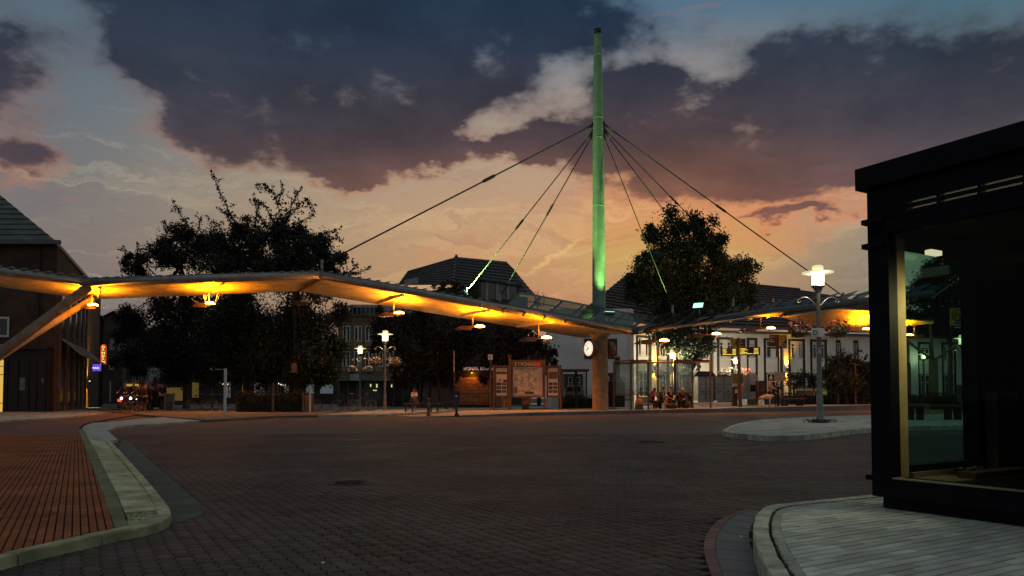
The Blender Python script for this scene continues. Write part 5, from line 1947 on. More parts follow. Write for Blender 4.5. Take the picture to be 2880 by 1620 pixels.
def basket(c, r, label, cols=(0, 1)):
    t = thing('flower_basket', (c.x, c.y, c.z - r * .5), label, 'flower basket', 'hanging flower baskets')
    MB().lathe(c - Vector((0, 0, r * .55)), [(r * .35, 0), (r * .75, r * .4), (r * .72, r * .42)], 12).build('bowl', M_brown, t, True)
    n = int(260)
    v = rng.normal(size=(n, 3))
    v /= np.linalg.norm(v, axis=1)[:, None]
    leaves('foliage', np.array(c) + v * r * rng.uniform(.45, 1.0, n)[:, None] * np.array([1, 1, .72]), .085, M_fleaf, t)
    for ci in cols:
        v = rng.normal(size=(46, 3))
        v /= np.linalg.norm(v, axis=1)[:, None]
        v[:, 2] = v[:, 2] * .6 + .3
        leaves('blossoms', np.array(c) + v * r * .98, .10, M_fl[ci], t, .9)
    MB().tube([c + Vector((0, 0, r * .4)), c + Vector((0, 0, .42))], .01, 5).build('hook', M_dark, t)
    return t


lD = P(2063, 1063, 23.0)
lD.z = ZI
lampD = street_lamp(lD, 'nearest tall street lamp standing on the pale traffic island', 4.94, True, 120)
for sg, x in ((-1, 2010), (1, 2105)):
    c = Vector((lD.x + sg * .60, lD.y, 2.98))
    basket(c, .36, ('left' if sg < 0 else 'right') + ' flower basket hanging from the nearest lamp, by its D plate', (0,) if sg > 0 else (0, 2))
sg_ = thing('letter_sign', (lD.x, lD.y - .1, 2.82), 'white plate with letter D fixed on the nearest lamp post', 'sign', 'stop letter plates')
MB().box((lD.x - .08, lD.y - .12, 2.92), (.42, .03, .27)).build('plate', mat('plate_white', (.62, .60, .57), .6, var=.06), sg_)
text('D', .22, (lD.x - .16, lD.y - .137, 2.84), M_black, sg_)
MB().lathe((lD.x, lD.y, 2.26), [(.085, 0), (.085, .18)], 12).build('sticker_band', mat('sticker', (.4, .4, .42), .6, var=.7, scale=14), sg_)
for x, yb, Y, lab, arms, h in ((968, 1036, 44.9, 'taller of the two flower lamps left of the bench', True, 4.9), (905, 1030, 58, 'shorter looking flower lamp farther back left of the bench', True, 4.9)):
    b = P(x, yb, Y)
    b.z = ZQ
    street_lamp(b, lab, h, arms, 150)
    for sgn in (-1, 1):
        c = Vector((b.x + sgn * .62, b.y, 3.02))
        basket(c, .40, '%s flower basket on the %s lamp left of the bench' % ('left' if sgn < 0 else 'right', 'taller' if Y < 50 else 'farther'), (0, 1) if sgn < 0 else (1, 2))
for x, Y, lab, dk in ((1691.6, 57, 'dark stemmed lamp behind the glass shelter', True), (1851, 58, 'small lamp behind the departure display', False), (2325, 66, 'small far lamp seen through the kiosk left of the wooden column', False), (2423, 48, 'lamp put right of the wooden column in place of a kiosk glass reflection', False)):  # last lamp is placed to stand for a reflection in the kiosk glass
    b = P(x, 1000, Y)
    b.z = .1
    street_lamp(b, lab, {57: 4.4, 58: 4.0}.get(Y, 4.9), True, 620 if x < 2000 else 60, dk)
    if Y == 57:
        for sgn in (-1, 1):
            basket(Vector((b.x + sgn * .95, b.y, 2.75)), .55, '%s flower basket on the dark stemmed lamp' % ('left' if sgn < 0 else 'right'), (1,) if sgn > 0 else (2, 1))
    if Y == 58:
        for sgn in (-1, 1):
            basket(Vector((b.x + sgn * .85, b.y, 2.75)), .5, '%s flower basket behind the departure display pole' % ('left' if sgn < 0 else 'right'), (0, 2) if sgn > 0 else (1, 2))

# town map board ---------------------------------------------------------------------------
BP = FY(43.2)
zb = lambda y: BP.at(1320, y).z
M_paper = mat('poster_paper', (.58, .50, .40), .7, var=.06)
M_map = mat('map_print', (.50, .42, .30), .7, var=.45, scale=5.5)
M_ink = mat('poster_ink', (.02, .018, .016), .7)
M_pale = mat('pale_lettering', (.75, .66, .52), .6)
M_red = mat('sign_red_paint', (.45, .02, .02), .5)


def frame(t, x0, y0, x1, y1, fw, m, off=0, th=.12):
    for a, b, c, d in ((x0, y0, x1, y0 + fw), (x0, y1 - fw, x1, y1), (x0, y0 + fw, x0 + fw, y1 - fw), (x1 - fw, y0 + fw, x1, y1 - fw)):
        BP.rect(MB(), a, b, c, d, off, th).build('frame_bar', m, t)


gz = lambda x: plat(x, .8)
board = thing('town_map_board', (BP.at(1328, 1000).x, 43.2, .13), 'town map display with brown frame, BOCHOLT header and STADTPLAN poster', 'notice board')
for x0, x1, yt, yb in ((1279.5, 1286.2, 897, 1037), (1368, 1372.6, 904, 1034)):
    BP.rect(MB(), x0, yt, x1, yb, .03, .18).build('post', M_brown, board)
frame(board, 1287, 905.5, 1368, 1000, 4, M_brown)
BP.rect(MB(), 1290.8, 909.6, 1364, 923.5, .03, .06).build('header', mat('header_olive', (.16, .11, .04), .6), board)
BP.rect(MB(), 1290.8, 923.8, 1364, 996, -.02, .06).build('poster', M_paper, board)
BP.rect(MB(), 1292, 932.5, 1351, 986, -.015, .004).build('map', M_map, board)
for i in range(6):
    BP.rect(MB(), 1353 + i * 1.6, 933, 1353.5 + i * 1.6, 988, -.015, .004).build('index_column', mat('faint_ink', (.25, .19, .14), .7), board)
BP.rect(MB(), 1320, 985, 1343, 991, -.012, .005).build('green_box', mat('map_green', (.03, .07, .02), .7), board)
BP.rect(MB(), 1292, 974, 1302, 990, -.011, .005).build('inset_map', mat('inset_ink', (.16, .13, .10), .7, var=.7, scale=14), board)
text('BOCHOLT', .285, BP.at(1326.5, 920.2, .034), M_pale, board, sx=1.1)
text('STADTPLAN', .19, BP.at(1324, 931.3, -.014), M_ink, board, sx=1.25)
text('www.bocholt.de   Geoportal Bocholt', .105, BP.at(1327, 994.6, -.014), M_ink, board, sx=1.0)
ac = BP.at(1304.8, 916.5, .034)
MB().lathe(ac, [(.125, 0), (.125, .006)], 20, Matrix.Rotation(math.pi / 2, 3, 'X')).build('round_emblem', M_ink, board)
MB().tube([ac + Vector((0, -.012, -.09)), ac + Vector((0, -.012, .05))], .018, 5).tube([ac + Vector((-.05, -.012, -.08)), ac + Vector((.05, -.012, -.08))], .015, 5).ell(ac + Vector((0, -.012, .055)), (.055, .01, .045), 8, 5).build('tree_emblem', mat('emblem_gold', (.5, .4, .12), .6), board)
ic = BP.at(1354.5, 916.5, .036)
MB().box(ic, (.24, .01, .25)).build('info_square', emi('info_red', (.7, .02, .02), .12), board)
text('i', .26, ic + Vector((0, -.008, -.09)), M_pale, board)
oc = BP.at(1282.5, 896.5, .05)
for a in range(3):
    v = Vector((math.cos(a * 2.09 + .52), 0, math.sin(a * 2.09 + .52))) * .06
    tr_ = [oc + v + Vector((math.cos(q * .7), 0, math.sin(q * .7))) * .06 for q in range(10)]
    MB().tube(tr_, .016, 5).build('trefoil_ring', M_brown, board)
for side, (x0, x1) in enumerate(((1244, 1279.3), (1375, 1407))):
    t = thing('poster_panel', (BP.at((x0 + x1) / 2, 1000).x, 43.2, .13), ('left', 'right')[side] + ' narrow poster panel with BOCHOLT heading and small photos beside the town map', 'notice board', 'narrow poster panels')
    frame(t, x0, 919.5, x1, 1000, 2.6, M_brown)
    BP.rect(MB(), x0 + 2.6, 922, x1 - 2.6, 997.5, -.03, .05).build('backing', M_dark, t)
    BP.rect(MB(), x0 + 4, 925.5, x1 - 4, 995, -.02, .03).build('poster', M_paper, t)
    xm = (x0 + x1) / 2
    text('BOCHOLT', .15, BP.at(xm, 930.6, -.016), M_ink, t, sx=1.1)
    cells = [(x0 + 5, 934.5, x1 - 5, 941.5 if not side else 953)] + [(x, y, x + (x1 - x0) / 2 - 5.8, y + 7.4) for y in (962, 971.5, 981) for x in (x0 + 5, xm + .6)]
    cm = [mat('photo_' + 'abcd'[q], c, .6, var=.75, scale=sc_) for q, (c, sc_) in enumerate((((.10, .07, .05), 9), ((.05, .045, .045), 12), ((.16, .09, .04), 10), ((.10, .05, .05), 13)))]
    for q, (a, b, c, d) in enumerate(cells):
        BP.rect(MB(), a, b, c, d, -.016, .004).build('photo', cm[(q + side * 2) % 4], t)
    if side == 0:
        e0 = BP.at(1271.5, 958, -.012)
        MB().lathe(e0, [(.14, 0), (.14, .006)], 18, Matrix.Rotation(math.pi / 2, 3, 'X') @ Matrix.Diagonal((1, .55, 1))).build('oval_photo', cm[1], t)
        BP.rect(MB(), 1255, 952.5, 1260.5, 958.5, -.013, .005).build('orange_square', mat('orange_print', (.7, .16, .06), .6), t)
    for px_ in ((1242,) if side == 0 else (1410,)):
        BP.rect(MB(), px_ - 2.4, 918, px_ + 2.6, 1036.5, .02, .15).build('post', M_brown, t)
sC = thing('letter_sign', (BP.at(1235, 1038).x, 39.6, .12), 'post with small plate letter C left of the poster panels', 'sign', 'stop letter plates')
BP.rect(MB(), 1233.2, 905, 1236.5, 1039, .3, .07).build('post', M_brown, sC)
BP.rect(MB(), 1228, 892.5, 1240, 906, .34, .03).build('plate', MC['plate_white'], sC)
text('C', .20, BP.at(1234, 902.5, .35), M_brown, sC)

# departure display ------------------------------------------------------------------------
dp = plat(1860, 1.3)
DPl = FY(dp.y)
disp = thing('departure_display', dp, 'rust brown pole with two lit departure boards above the platform', 'display')
zd = lambda y: DPl.at(1860, y).z
MB().tube([DPl.at(1862.5, 1024), DPl.at(1859.5, 950), DPl.at(1857.5, 850)], [.12, .115, .10], 12).build('pole', M_brown, disp, True)
M_led = emi('led_amber', (1.0, .66, .10), 1.5)
for x0, x1, yc0, yc1, sl, lab in ((1812, 1852, 887, 885, .06, 'a'), (1859, 1909, 884.5, 883.5, .04, 'b')):
    a, b = DPl.at(x0, yc0, .2 if lab == 'a' else .0), DPl.at(x1, yc1, 0 if lab == 'a' else .2)
    d = (b - a)
    ang = math.atan2(d.y, d.x)
    ctr = (a + b) / 2
    MB().box(ctr, (d.length, .22, .50), ang).build('display_case', M_black, disp)
    n_ = Vector((math.sin(ang), -math.cos(ang), 0))
    ux = Vector((d.x, d.y, 0)).normalized()
    L = d.length
    for rI in range(5):
        zz_ = .17 - rI * .082
        x = .05
        segs = [(.03, .055), (.085, .085 + rnd.uniform(.16, .34)), (.70, .92)] if rI < 4 else [(.03, .28), (.31, .60), (.63, .93)]
        for s0, s1 in segs:
            u = s0
            while u < s1 - .01:
                w = min(rnd.uniform(.022, .04), s1 - u)
                p = ctr + ux * (u + w / 2 - .5) * L + n_ * .114 + Vector((0, 0, zz_ + rnd.uniform(-.006, .006)))
                MB().box(p, (w * L * .86, .006, rnd.uniform(.022, .034)), ang).build('led_text', M_led, disp)
                u += w
lamp('led_light', DPl.at(1860, 884, .7), (1, .7, .2), 5, disp, .3)


def h_sign(par_x, Y, hx0, hx1, y0, y1, tx0, tx1, poley, label, night=False):
    pl = FY(Y)
    b = pl.at(par_x, poley)
    t = thing('bus_stop_sign', (b.x, Y, 0), label, 'bus stop sign', 'bus stop signs with H emblem')
    pl.rect(MB(), hx0, y0, hx1, y1, .05, .05).build('plate', mat('stop_yellow', (.55, .38, .06), .6), t)
    a, e = pl.at(hx0, (y0 + y1) / 2 + (y1 - y0) * .1, .056), pl.at(hx1, y1, .056)
    MB().slab([Vector((a.x, a.y, e.z)), e, Vector((e.x, e.y, a.z + (a.z - e.z) * .9)), Vector((e.x * .5 + a.x * .5, a.y, a.z - .03)), Vector((a.x, a.y, e.z + (a.z - e.z) * .35))], .006, (0, -1, 0)).build('blue_corner', mat('stop_blue', (.02, .022, .05), .6), t)
    c = pl.at((hx0 + hx1) / 2, y0 + (y1 - y0) * .34, .062)
    r = (pl.at(hx1, y0).x - pl.at(hx0, y0).x) * .38
    MB().tube([c + Vector((math.cos(q * .2618), 0, math.sin(q * .2618))) * r for q in range(25)], r * .09, 6).build('ring', M_ink, t)
    text('H', r * 1.45, c - Vector((0, 0, r * .5)), M_ink, t)
    pl.rect(MB(), tx0, y0, tx1, y1 + 1, .05, .05).build('line_panel', mat('line_panel', (.045, .028, .028), .6), t)
    for i, (u, w) in enumerate(((.14, .5), (.34, .3), (.48, .6), (.86, .8))):
        yy = y0 + (y1 - y0) * u
        pl.rect(MB(), tx0 + 2, yy, tx0 + 2 + (tx1 - tx0 - 4) * w, yy + (y1 - y0) * .045, .054, .004).build('line_text', M_pale, t)
    for i, w in enumerate((.5, .85, .7)):
        yy = y0 + (y1 - y0) * (.66 + .12 * i)
        pl.rect(MB(), hx1 - (hx1 - hx0) * w, yy, hx1 - 1.5, yy + (y1 - y0) * .04, .064, .004).build('line_text', M_pale, t)
    return t, pl


t1, pl1 = h_sign(1858, dp.y + .12, 1837, 1854, 852, 875, 1856, 1875, 850, 'bus stop sign with H emblem on the departure display pole')
pb = plat(1958, 1.6)
t2, pl2 = h_sign(1958, pb.y, 1959, 1979, 842, 876.5, 1935, 1957.5, 1018, 'bus stop sign with H emblem on a dark pole by the dog owner')
MB().tube([pb, pl2.at(1957.5, 841)], .055, 8).build('pole', M_dark, t2, True)
for x0 in (1947, 1962):
    pl2.rect(MB(), x0, 935.5, x0 + 13.5, 958.5, .08, .04).build('timetable', mat('timetable_grey', (.30, .29, .28), .5, var=.3, scale=10), t2)
t3, pl3 = h_sign(2424, 38, 2389, 2424, 775, 828, 2425, 2449, 1040, 'bus stop sign with H emblem seen through the kiosk glass')
MB().tube([pl3.at(2425, 1035, -.03), pl3.at(2425, 772, -.03)], .06, 8).build('pole', M_dark, t3, True)
yb_ = thing('timetable_box', DPl.at(1855, 965), 'olive yellow timetable box fixed to the departure display pole', 'box')
DPl.rect(MB(), 1841.5, 940, 1857.5, 965, .14, .10).build('door', mat('olive_box', (.14, .13, .03), .6, var=.15), yb_)
DPl.rect(MB(), 1864, 940, 1869.5, 965, .0, .10).build('side', MC['olive_box'], yb_)
bn = plat(1849, 1.9)
BNp = FY(bn.y)
bt = thing('litter_bin', bn, 'slim dark litter bin with a pale sticker left of the display pole', 'litter bin')
BNp.rect(MB(), 1844, 974, 1855.5, 1022, 0, .4).build('body', M_dark, bt)
BNp.rect(MB(), 1843.5, 971, 1856, 974, .02, .44).build('rim', M_steel, bt)
BNp.rect(MB(), 1849, 979, 1855, 988.5, .01, .008).build('sticker', M_pale, bt)
bg2 = DPl.at(1868, 971)
bb = thing('shopping_bag', bg2, 'orange bag hanging beside the display pole', 'bag')
MB().ell(bg2, (.10, .08, .17), 10, 6).build('bag', mat('orange_bag', (.7, .30, .10), .6), bb, True)

# glass shelters ----------------------------------------------------------------------------
M_shg = glass('shelter_glass', (.80, .82, .78), .35, .03)
def shelter(xs, yt, back, depth, label, name='bus_shelter', bx=None):
    b0, b1 = plat(xs[0], back), plat(xs[-1], back)
    t = thing(name, (b0 + b1) / 2, label, 'bus shelter', 'brown framed glass shelters')
    tops = []
    for i, x in enumerate(xs):
        p = plat(x, back if i % 3 == 0 else back + .0)
        h = P(x, yt, p.y).z
        MB().beam(p, (p.x, p.y, h), .09, .09).build('post', M_brown, t)
        q = p + PN * depth
        MB().beam(q, (q.x, q.y, h), .09, .09).build('post', M_brown, t)
        MB().beam(Vector((p.x, p.y, h + .045)), Vector((q.x, q.y, h + .045)), .09, .088).build('roof_bar', M_brown, t)
        tops.append((Vector((p.x, p.y, h)), Vector((q.x, q.y, h))))
    for (a, b), (c, d) in zip(tops, tops[1:]):
        MB().beam(a - Vector((0, 0, .045)), c - Vector((0, 0, .045)), .085, .085).build('top_rail', M_brown, t)
        MB().beam(b - Vector((0, 0, .045)), d - Vector((0, 0, .045)), .085, .085).build('top_rail', M_brown, t)
        MB().beam(Vector((b.x, b.y, b.z - 1.95)), Vector((d.x, d.y, d.z - 1.95)), .06).build('bottom_rail', M_brown, t)
        u = Vector((0, 0, 1))
        mb = MB().slab([b.lerp(d, .02) - u * .1, b.lerp(d, .98) - u * .1, b.lerp(d, .98) - u * 1.9, b.lerp(d, .02) - u * 1.9], .012)
        fixn(mb.build('glass_pane', M_shg, t))
        mb = MB().slab([a + u * .10, c + u * .10, d + u * .10, b + u * .10], .012)
        fixn(mb.build('roof_pane', M_shg, t))
    return t


shelter([1587, 1630.5, 1742, 1787], 909, 1.0, 1.5, 'brown framed glass shelter with seated people inside')
shelter([2152, 2215, 2290], 916, 1.4, 1.4, 'brown framed glass shelter with white tree print beside the kiosk')
tp0 = plat(2172, 2.75)
PTp = FY(tp0.y)
tpr = thing('tree_print', PTp.at(2172, 985), 'white branching tree print on the shelter glass by the kiosk', 'print')
mb = MB()
def br(p, a, ln, k_):
    q = p + Vector((math.cos(a), 0, math.sin(a))) * ln
    mb.tube([p, q], .008 + .004 * k_, 4)
    if k_:
        for da in (-.5, -.1, .4):
            br(q, a + da + rnd.uniform(-.12, .12), ln * .72, k_ - 1)
br(PTp.at(2172, 985, .0), 1.57, .42, 4)
mb.build('branches', mat('print_white', (.5, .48, .42), .6), tpr)
# far shelter behind the map board
fs = FY(53)
t = thing('bus_shelter', (fs.at(1447, 1020).x, 53, 0), 'dark framed small shelter behind the map board with flat brown roof', 'bus shelter')
fs.rect(MB(), 1410, 929, 1480, 935, .5, 1.6).build('roof', M_brown, t)
for x in (1412, 1446, 1449.5, 1474):
    fs.rect(MB(), x, 935, x + 3.2, 1025, 0, .1).build('post', M_dark, t)
fs.rect(MB(), 1412, 941, 1474, 943, 0, .06).build('rail', M_dark, t)
fs.rect(MB(), 1415, 946, 1446, 1010, -.02, .012).build('glass_pane', M_shg, t)
fs.rect(MB(), 1453, 946, 1474, 1010, -.02, .012).build('glass_pane', M_shg, t)

# green boiler like box with tall flue
sb = P(1551, 1000, 47)
SBp = FY(47)
st = thing('stove', (sb.x, 47, .15), 'black green box with a tall capped flue right of the clock column', 'stove')
SBp.rect(MB(), 1531, 960, 1572, 1024, 0, 1.0).build('body', M_black, st)
for i in range(7):
    SBp.rect(MB(), 1533, 966 + i * 8, 1570, 972 + i * 8, .03, .03).build('slat', M_dark, st)
M_flue = mat('flue_green', (.03, .05, .03), .35, .2, var=.2)
fb_ = SBp.at(1556.5, 960, -.5)
ft = SBp.at(1556.5, 900, -.5).z
MB().lathe(fb_, [(.42, 0), (.38, .05), (.20, .24), (.165, .34), (.165, ft - fb_.z)], 16).build('flue', M_flue, st, True)
MB().lathe((fb_.x, fb_.y, ft + .03), [(.24, 0), (.24, .03), (.05, .16), (.02, .22)], 14).build('flue_cap', M_steel, st, True)
hc = SBp.at(1570, 955, -.4)
MB().tube([hc + Vector((.12 * math.cos(q * .3), 0, .18 * math.sin(q * .3))) for q in range(11)], .02, 5).build('handle', M_dark, st)

# benches ----------------------------------------------------------------------------------
def bench(p, ln, ang, label, h=.46, m=None, z0=0):
    t = thing('bench', p, label, 'bench', 'backless benches')
    M_ = Matrix.Rotation(ang, 3, 'Z')
    for i in range(3):
        MB().box(Vector(p) + M_ @ Vector((0, -.15 + i * .15, h)), (ln, .135, .05), ang).build('seat_slat', m or M_brown, t)
    for sx_ in (-.36, .36):
        MB().box(Vector(p) + M_ @ Vector((sx_ * ln, 0, h - .06)), (.46, .40, .06), ang).build('seat_support', M_dark, t)
        for dx in (-.18, .18):
            MB().box(Vector(p) + M_ @ Vector((sx_ * ln + dx, 0, h / 2 - .045)), (.06, .34, h - .09), ang).build('leg', M_dark, t)
    return t


wbn = P(1061, 1033, 41)
wbn.z = ZQ + .006
bench(wbn, 1.95, .03, 'dark backless bench in front of the woman in white')
pa_ = math.atan2(PE.y, PE.x)
b2 = plat(1992, 2.0)
bench(b2, 2.3, pa_, 'brown bench right of the man with the dog', .5)
b3 = plat(1686, 1.9)
bench(b3, 3.0, pa_, 'bench inside the glass shelter under the seated people', .45)
b4 = G(2350, 1056, ZI)
bench(b4, 1.95, .1, 'bench seen through the kiosk glass', .50)
ib = G(2430, 1051, ZI)
IBp = FY(ib.y)
t = thing('parking_meter', ib, 'dark blue box with a white square label on a post seen through the kiosk', 'ticket box')
IBp.rect(MB(), 2427, 1005, 2434, 1051, 0, .1).build('post', M_dark, t)
IBp.rect(MB(), 2414, 968, 2446, 1011, .1, .3).build('body', mat('blue_box', (.02, .03, .05), .5), t)
IBp.rect(MB(), 2428, 986, 2440, 998, .11, .008).build('label_plate', mat('label_white', (.5, .5, .5), .5, var=.5, scale=20), t)

# posts, bollards and bins ------------------------------------------------------------------
def bollard(x, y, yt, label, m=None, r=.075):
    p = G(x, y, .03)
    h = P(x, yt, p.y).z - p.z
    t = thing('bollard', p, label, 'bollard', 'bollards at the platform tip')
    MB().lathe(p, [(r * 1.5, 0), (r * 1.5, .06), (r, .1), (r * .9, h * .55), (r * 1.15, h * .56), (r * 1.15, h * .6), (r * .85, h * .62), (r * .85, h * .88), (r * 1.2, h * .9), (r * .9, h * .97), (.02, h)], 12).build('post', m or M_brown, t, True)
    return t


bollard(1078, 1047, 1000, 'brown bollard before the right end of the bench')
pb1 = G(1148.5, 1048, .05)
PBp = FY(pb1.y)
t = thing('dog_waste_bin', pb1, 'dark violet box on a black post at the platform tip', 'bin')
MB().lathe(pb1, [(.10, 0), (.10, .08), (.06, .14), (.055, .7)], 12).build('post', M_black, t, True)
PBp.rect(MB(), 1140.5, 986, 1156, 1013, .05, .26).build('body', mat('violet_box', (.04, .03, .10), .5), t)
PBp.rect(MB(), 1139.5, 984, 1157, 986, .08, .32).build('lid', mat('violet_lid', (.03, .02, .08), .5), t)
mbl = PBp.at(1148, 997, .056)
MB().add([mbl + Vector((-.06, 0, -.03)), mbl + Vector((.06, 0, -.03)), mbl + Vector((0, 0, .07)), mbl + Vector((-.06, -.006, -.03)), mbl + Vector((.06, -.006, -.03)), mbl + Vector((0, -.006, .07))], [(3, 4, 5), (0, 3, 4, 1)][:1] + [(0, 1, 4, 3), (1, 2, 5, 4), (2, 0, 3, 5)]).build('emblem', M_pale, t)
pp = P(1142.5, 1031, 46)
t = thing('signal_post', (pp.x, 46, .1), 'tall thin pole, dark below and pale above, left of the timber pavilion', 'pole')
FY(46).rect(MB(), 1140.8, 935, 1144, 1031, 0, .08).build('lower_tube', M_black, t)
FY(46).rect(MB(), 1141, 883, 1143.6, 935, 0, .07).build('upper_tube', mat('pole_pale', (.30, .28, .26), .6, var=.4, scale=8), t)
gp = G(565.5, 1047, .06)
Y_ = gp.y
t = thing('gate_post', gp, 'white post with a thin arm pointing left before the trees', 'barrier')
FY(Y_).rect(MB(), 563.5, 927, 567.8, 1047, 0, .10).build('post', M_white, t)
FY(Y_).rect(MB(), 541, 928, 563, 930, 0, .05).build('arm', M_steel, t)
MB().tube([FY(Y_).at(529, 927), FY(Y_).at(534, 931)], .03, 6).build('arm_tip', M_steel, t)
MB().box(gp + Vector((0, 0, .02)), (.25, .25, .04)).build('foot', M_steel, t)
for x, yt, yb, lab, m in ((686, 965, 1046, 'thin dark stake before the hedge', M_brown), (779.5, 970, 1037, 'pale square post by the parked bicycle', M_white), (762, 990, 1036, 'thin brown stake beside the pale post', M_brown)):
    p = P(x, yb, 38.5)
    t = thing('post', (p.x, p.y, ZQ), lab, 'post')
    FY(38.5).rect(MB(), x - 1.7, yt, x + 1.7, yb + 2, 0, .09).build('shaft', m, t)
    FY(38.5).rect(MB(), x - 1.9, yt - 1.2, x + 1.9, yt, .01, .11).build('cap', m, t)
ap = FY(42)
t = thing('a_board', (ap.at(735, 935).x, 42, 2), 'small brown notice hung in the dark tree', 'sign')
ap.rect(MB(), 733, 914, 746, 937, 0, .04).build('board', mat('notice_brown', (.22, .13, .06), .7, var=.5, scale=8), t)
ap.rect(MB(), 737, 905, 739, 914, -.01, .02).build('cord', M_dark, t)

# railings, containers and the like behind the platform -----------------------------------
def railing(pl, x0, x1, yt, yb, label, step, m=None, name='railing'):
    a = pl.at(x0, yb)
    t = thing(name, (a.x, a.y, max(0, a.z)), label, 'railing')
    zt_, zb_ = pl.at(x0, yt).z, max(.02, pl.at(x0, yb).z)
    zrect(MB(), pl, x0, x1, zt_ - .05, zt_, 0, .05).build('rail', m or M_dark, t)
    zrect(MB(), pl, x0, x1, zb_ + .1, zb_ + .15, 0, .05).build('rail', m or M_dark, t)
    x = x0
    while x <= x1 + .1:
        zrect(MB(), pl, x - .5, x + .5, zb_, zt_ - .001, -.06, .04).build('baluster', m or M_dark, t)
        x += step
    return t


railing(FY(50), 1085, 1238, 988, 1018, 'dark railing of thin bars behind the bench and bin', 4.5)
railing(FY(55), 1572, 1592, 980, 1010, 'short railing left of the glass shelter', 4)
railing(FY(55.5), 1960, 2200, 968.5, 1005, 'long dark railing with banners right of the bench', 12)
CP = FY(55)
for x0, x1, lab in ((1756, 1795, 'left grey double door cabinet behind the shelter'), (1799, 1843, 'right grey double door cabinet behind the display pole')):
    t = thing('cabinet', (CP.at(x0, 1000).x, 55, .05), lab, 'cabinet', 'grey double door cabinets')
    mc = mat('cabinet_grey', (.30, .32, .31), .6, var=.2, scale=1.5)
    CP.rect(MB(), x0, 947, x1, 1008, 0, 1.4).build('body', mc, t)
    xm = (x0 + x1) / 2
    for a, b in ((x0 + 1.5, xm - .6), (xm + .6, x1 - 1.5)):
        d = CP.rect(MB(), a, 957, b, 1003, .03, .03).build('door', mc, t)
        CP.rect(MB(), (a + b) / 2 - 4, 984, (a + b) / 2 + 4, 986, .05, .03).build('handle', M_dark, d)
        for y in (966, 978, 990):
            CP.rect(MB(), a + 1, y, b - 1, y + .8, .036, .01).build('panel_joint', M_dark, d)
    CP.rect(MB(), xm - .6, 950, xm + .6, 1003, .05, .05).build('lock_bar', M_dark, t)
    CP.rect(MB(), x0 - .5, 945.5, x1 + .5, 947, .08, 1.5).build('top', M_dark, t)
ck = FY(56)
t = thing('market_stall', (ck.at(1772, 946).x, 56, 2.5), 'grey stall roof with rounded ends over the cabinets', 'stall')
a = ck.at(1744, 946)
b = ck.at(1802, 946)
zz0, zz1 = ck.at(1770, 946).z, ck.at(1770, 934).z
MB().add([(a.x, 56, zz0), (b.x, 56, zz0), (b.x - .3, 56, zz1), (a.x + .35, 56, zz1), (a.x, 58, zz0), (b.x, 58, zz0), (b.x - .3, 57.6, zz1), (a.x + .35, 57.6, zz1)],
         [(0, 1, 2, 3), (4, 7, 6, 5), (3, 2, 6, 7), (0, 3, 7, 4), (1, 5, 6, 2), (0, 4, 5, 1)]).build('roof', mat('stall_roof', (.06, .06, .062), .6, var=.5, scale=7), t)
ck.rect(MB(), 1746, 946.5, 1800, 957, -.2, 1.2).build('fascia', mat('stall_fascia', (.26, .24, .22), .7, var=.3), t)
for x in (1748, 1798):
    ck.rect(MB(), x, 957, x + 2, 1008, -.2, .1).build('post', M_dark, t)
fc = FY(54)
t = thing('shipping_container', (fc.at(1870, 1000).x, 54, .1), 'white fluted metal container right of the display pole', 'container')
fc.rect(MB(), 1866, 944, 1907, 1004, -.06, 2.2).build('body', mat('fluted_white', (.44, .45, .44), .6, var=.12), t)
for i in range(8):
    fc.rect(MB(), 1867 + i * 2.6, 946, 1868.5 + i * 2.6, 1002, 0, .059).build('rib', MC['fluted_white'], t)
fc.rect(MB(), 1888, 968, 1900, 985, 0, .059).build('hatch', M_shop, t)
vp_ = FY(53)
t = thing('vending_machine', (vp_.at(1914, 1000).x, 53, .1), 'dark red machine right of the fluted container', 'vending machine')
vp_.rect(MB(), 1909, 958, 1927, 1006, 0, .7).build('body', mat('machine_red', (.10, .02, .02), .5, var=.3), t)
vp_.rect(MB(), 1912, 963, 1924, 985, .01, .01).build('front_panel', mat('machine_front', (.16, .05, .04), .4, var=.4, scale=6), t)
lw = FY(51)
t = thing('low_wall', (lw.at(1790, 1018).x, 51, 0), 'low white concrete kerb wall behind the glass shelter', 'wall')
lw.rect(MB(), 1700, 1012, 1846, 1020.5, 0, .5).build('wall', mat('white_concrete', (.62, .62, .6), .8, var=.12), t)
lw.rect(MB(), 1600, 1012, 1698, 1020.5, 0, .5).build('wall', MC['white_concrete'], t)
bn_ = FY(55.3)
for x0, x1, lab in ((2004, 2046, 'left banner with a snowy mountain picture on the railing'), (2049, 2079, 'right banner with a snowy mountain picture on the railing')):
    t = thing('banner', bn_.at((x0 + x1) / 2, 992), lab, 'banner', 'mountain banners on the railing')
    bn_.rect(MB(), x0, 975, x1, 993, 0, .03).build('cloth', mat('banner_dark', (.07, .05, .045), .7, var=.5, scale=5), t)
    bn_.rect(MB(), x0 + 1, 976, x1 - 1, 981, .005, .004).build('sky_print', mat('banner_sky', (.10, .14, .25), .7, var=.4, scale=4), t)
    mb = MB()
    for i in range(6):
        p = bn_.at(x0 + 4 + i * (x1 - x0 - 8) / 5, 983, .012)
        mb.add([p + Vector((-.16, 0, 0)), p + Vector((.16, 0, 0)), p + Vector((rnd.uniform(-.05, .05), 0, rnd.uniform(.1, .2)))], [(0, 1, 2)])
    mb.build('snow_print', mat('banner_snow', (.42, .40, .40), .7), t)
t = thing('sticker_sheet', bn_.at(2071, 993, .04), 'bright green sheet at the corner of the right banner', 'poster')
bn_.rect(MB(), 2062, 983.5, 2080, 993.5, .05, .01).build('sheet', mat('lime_sheet', (.16, .62, .10), .6, var=.2, scale=9), t)
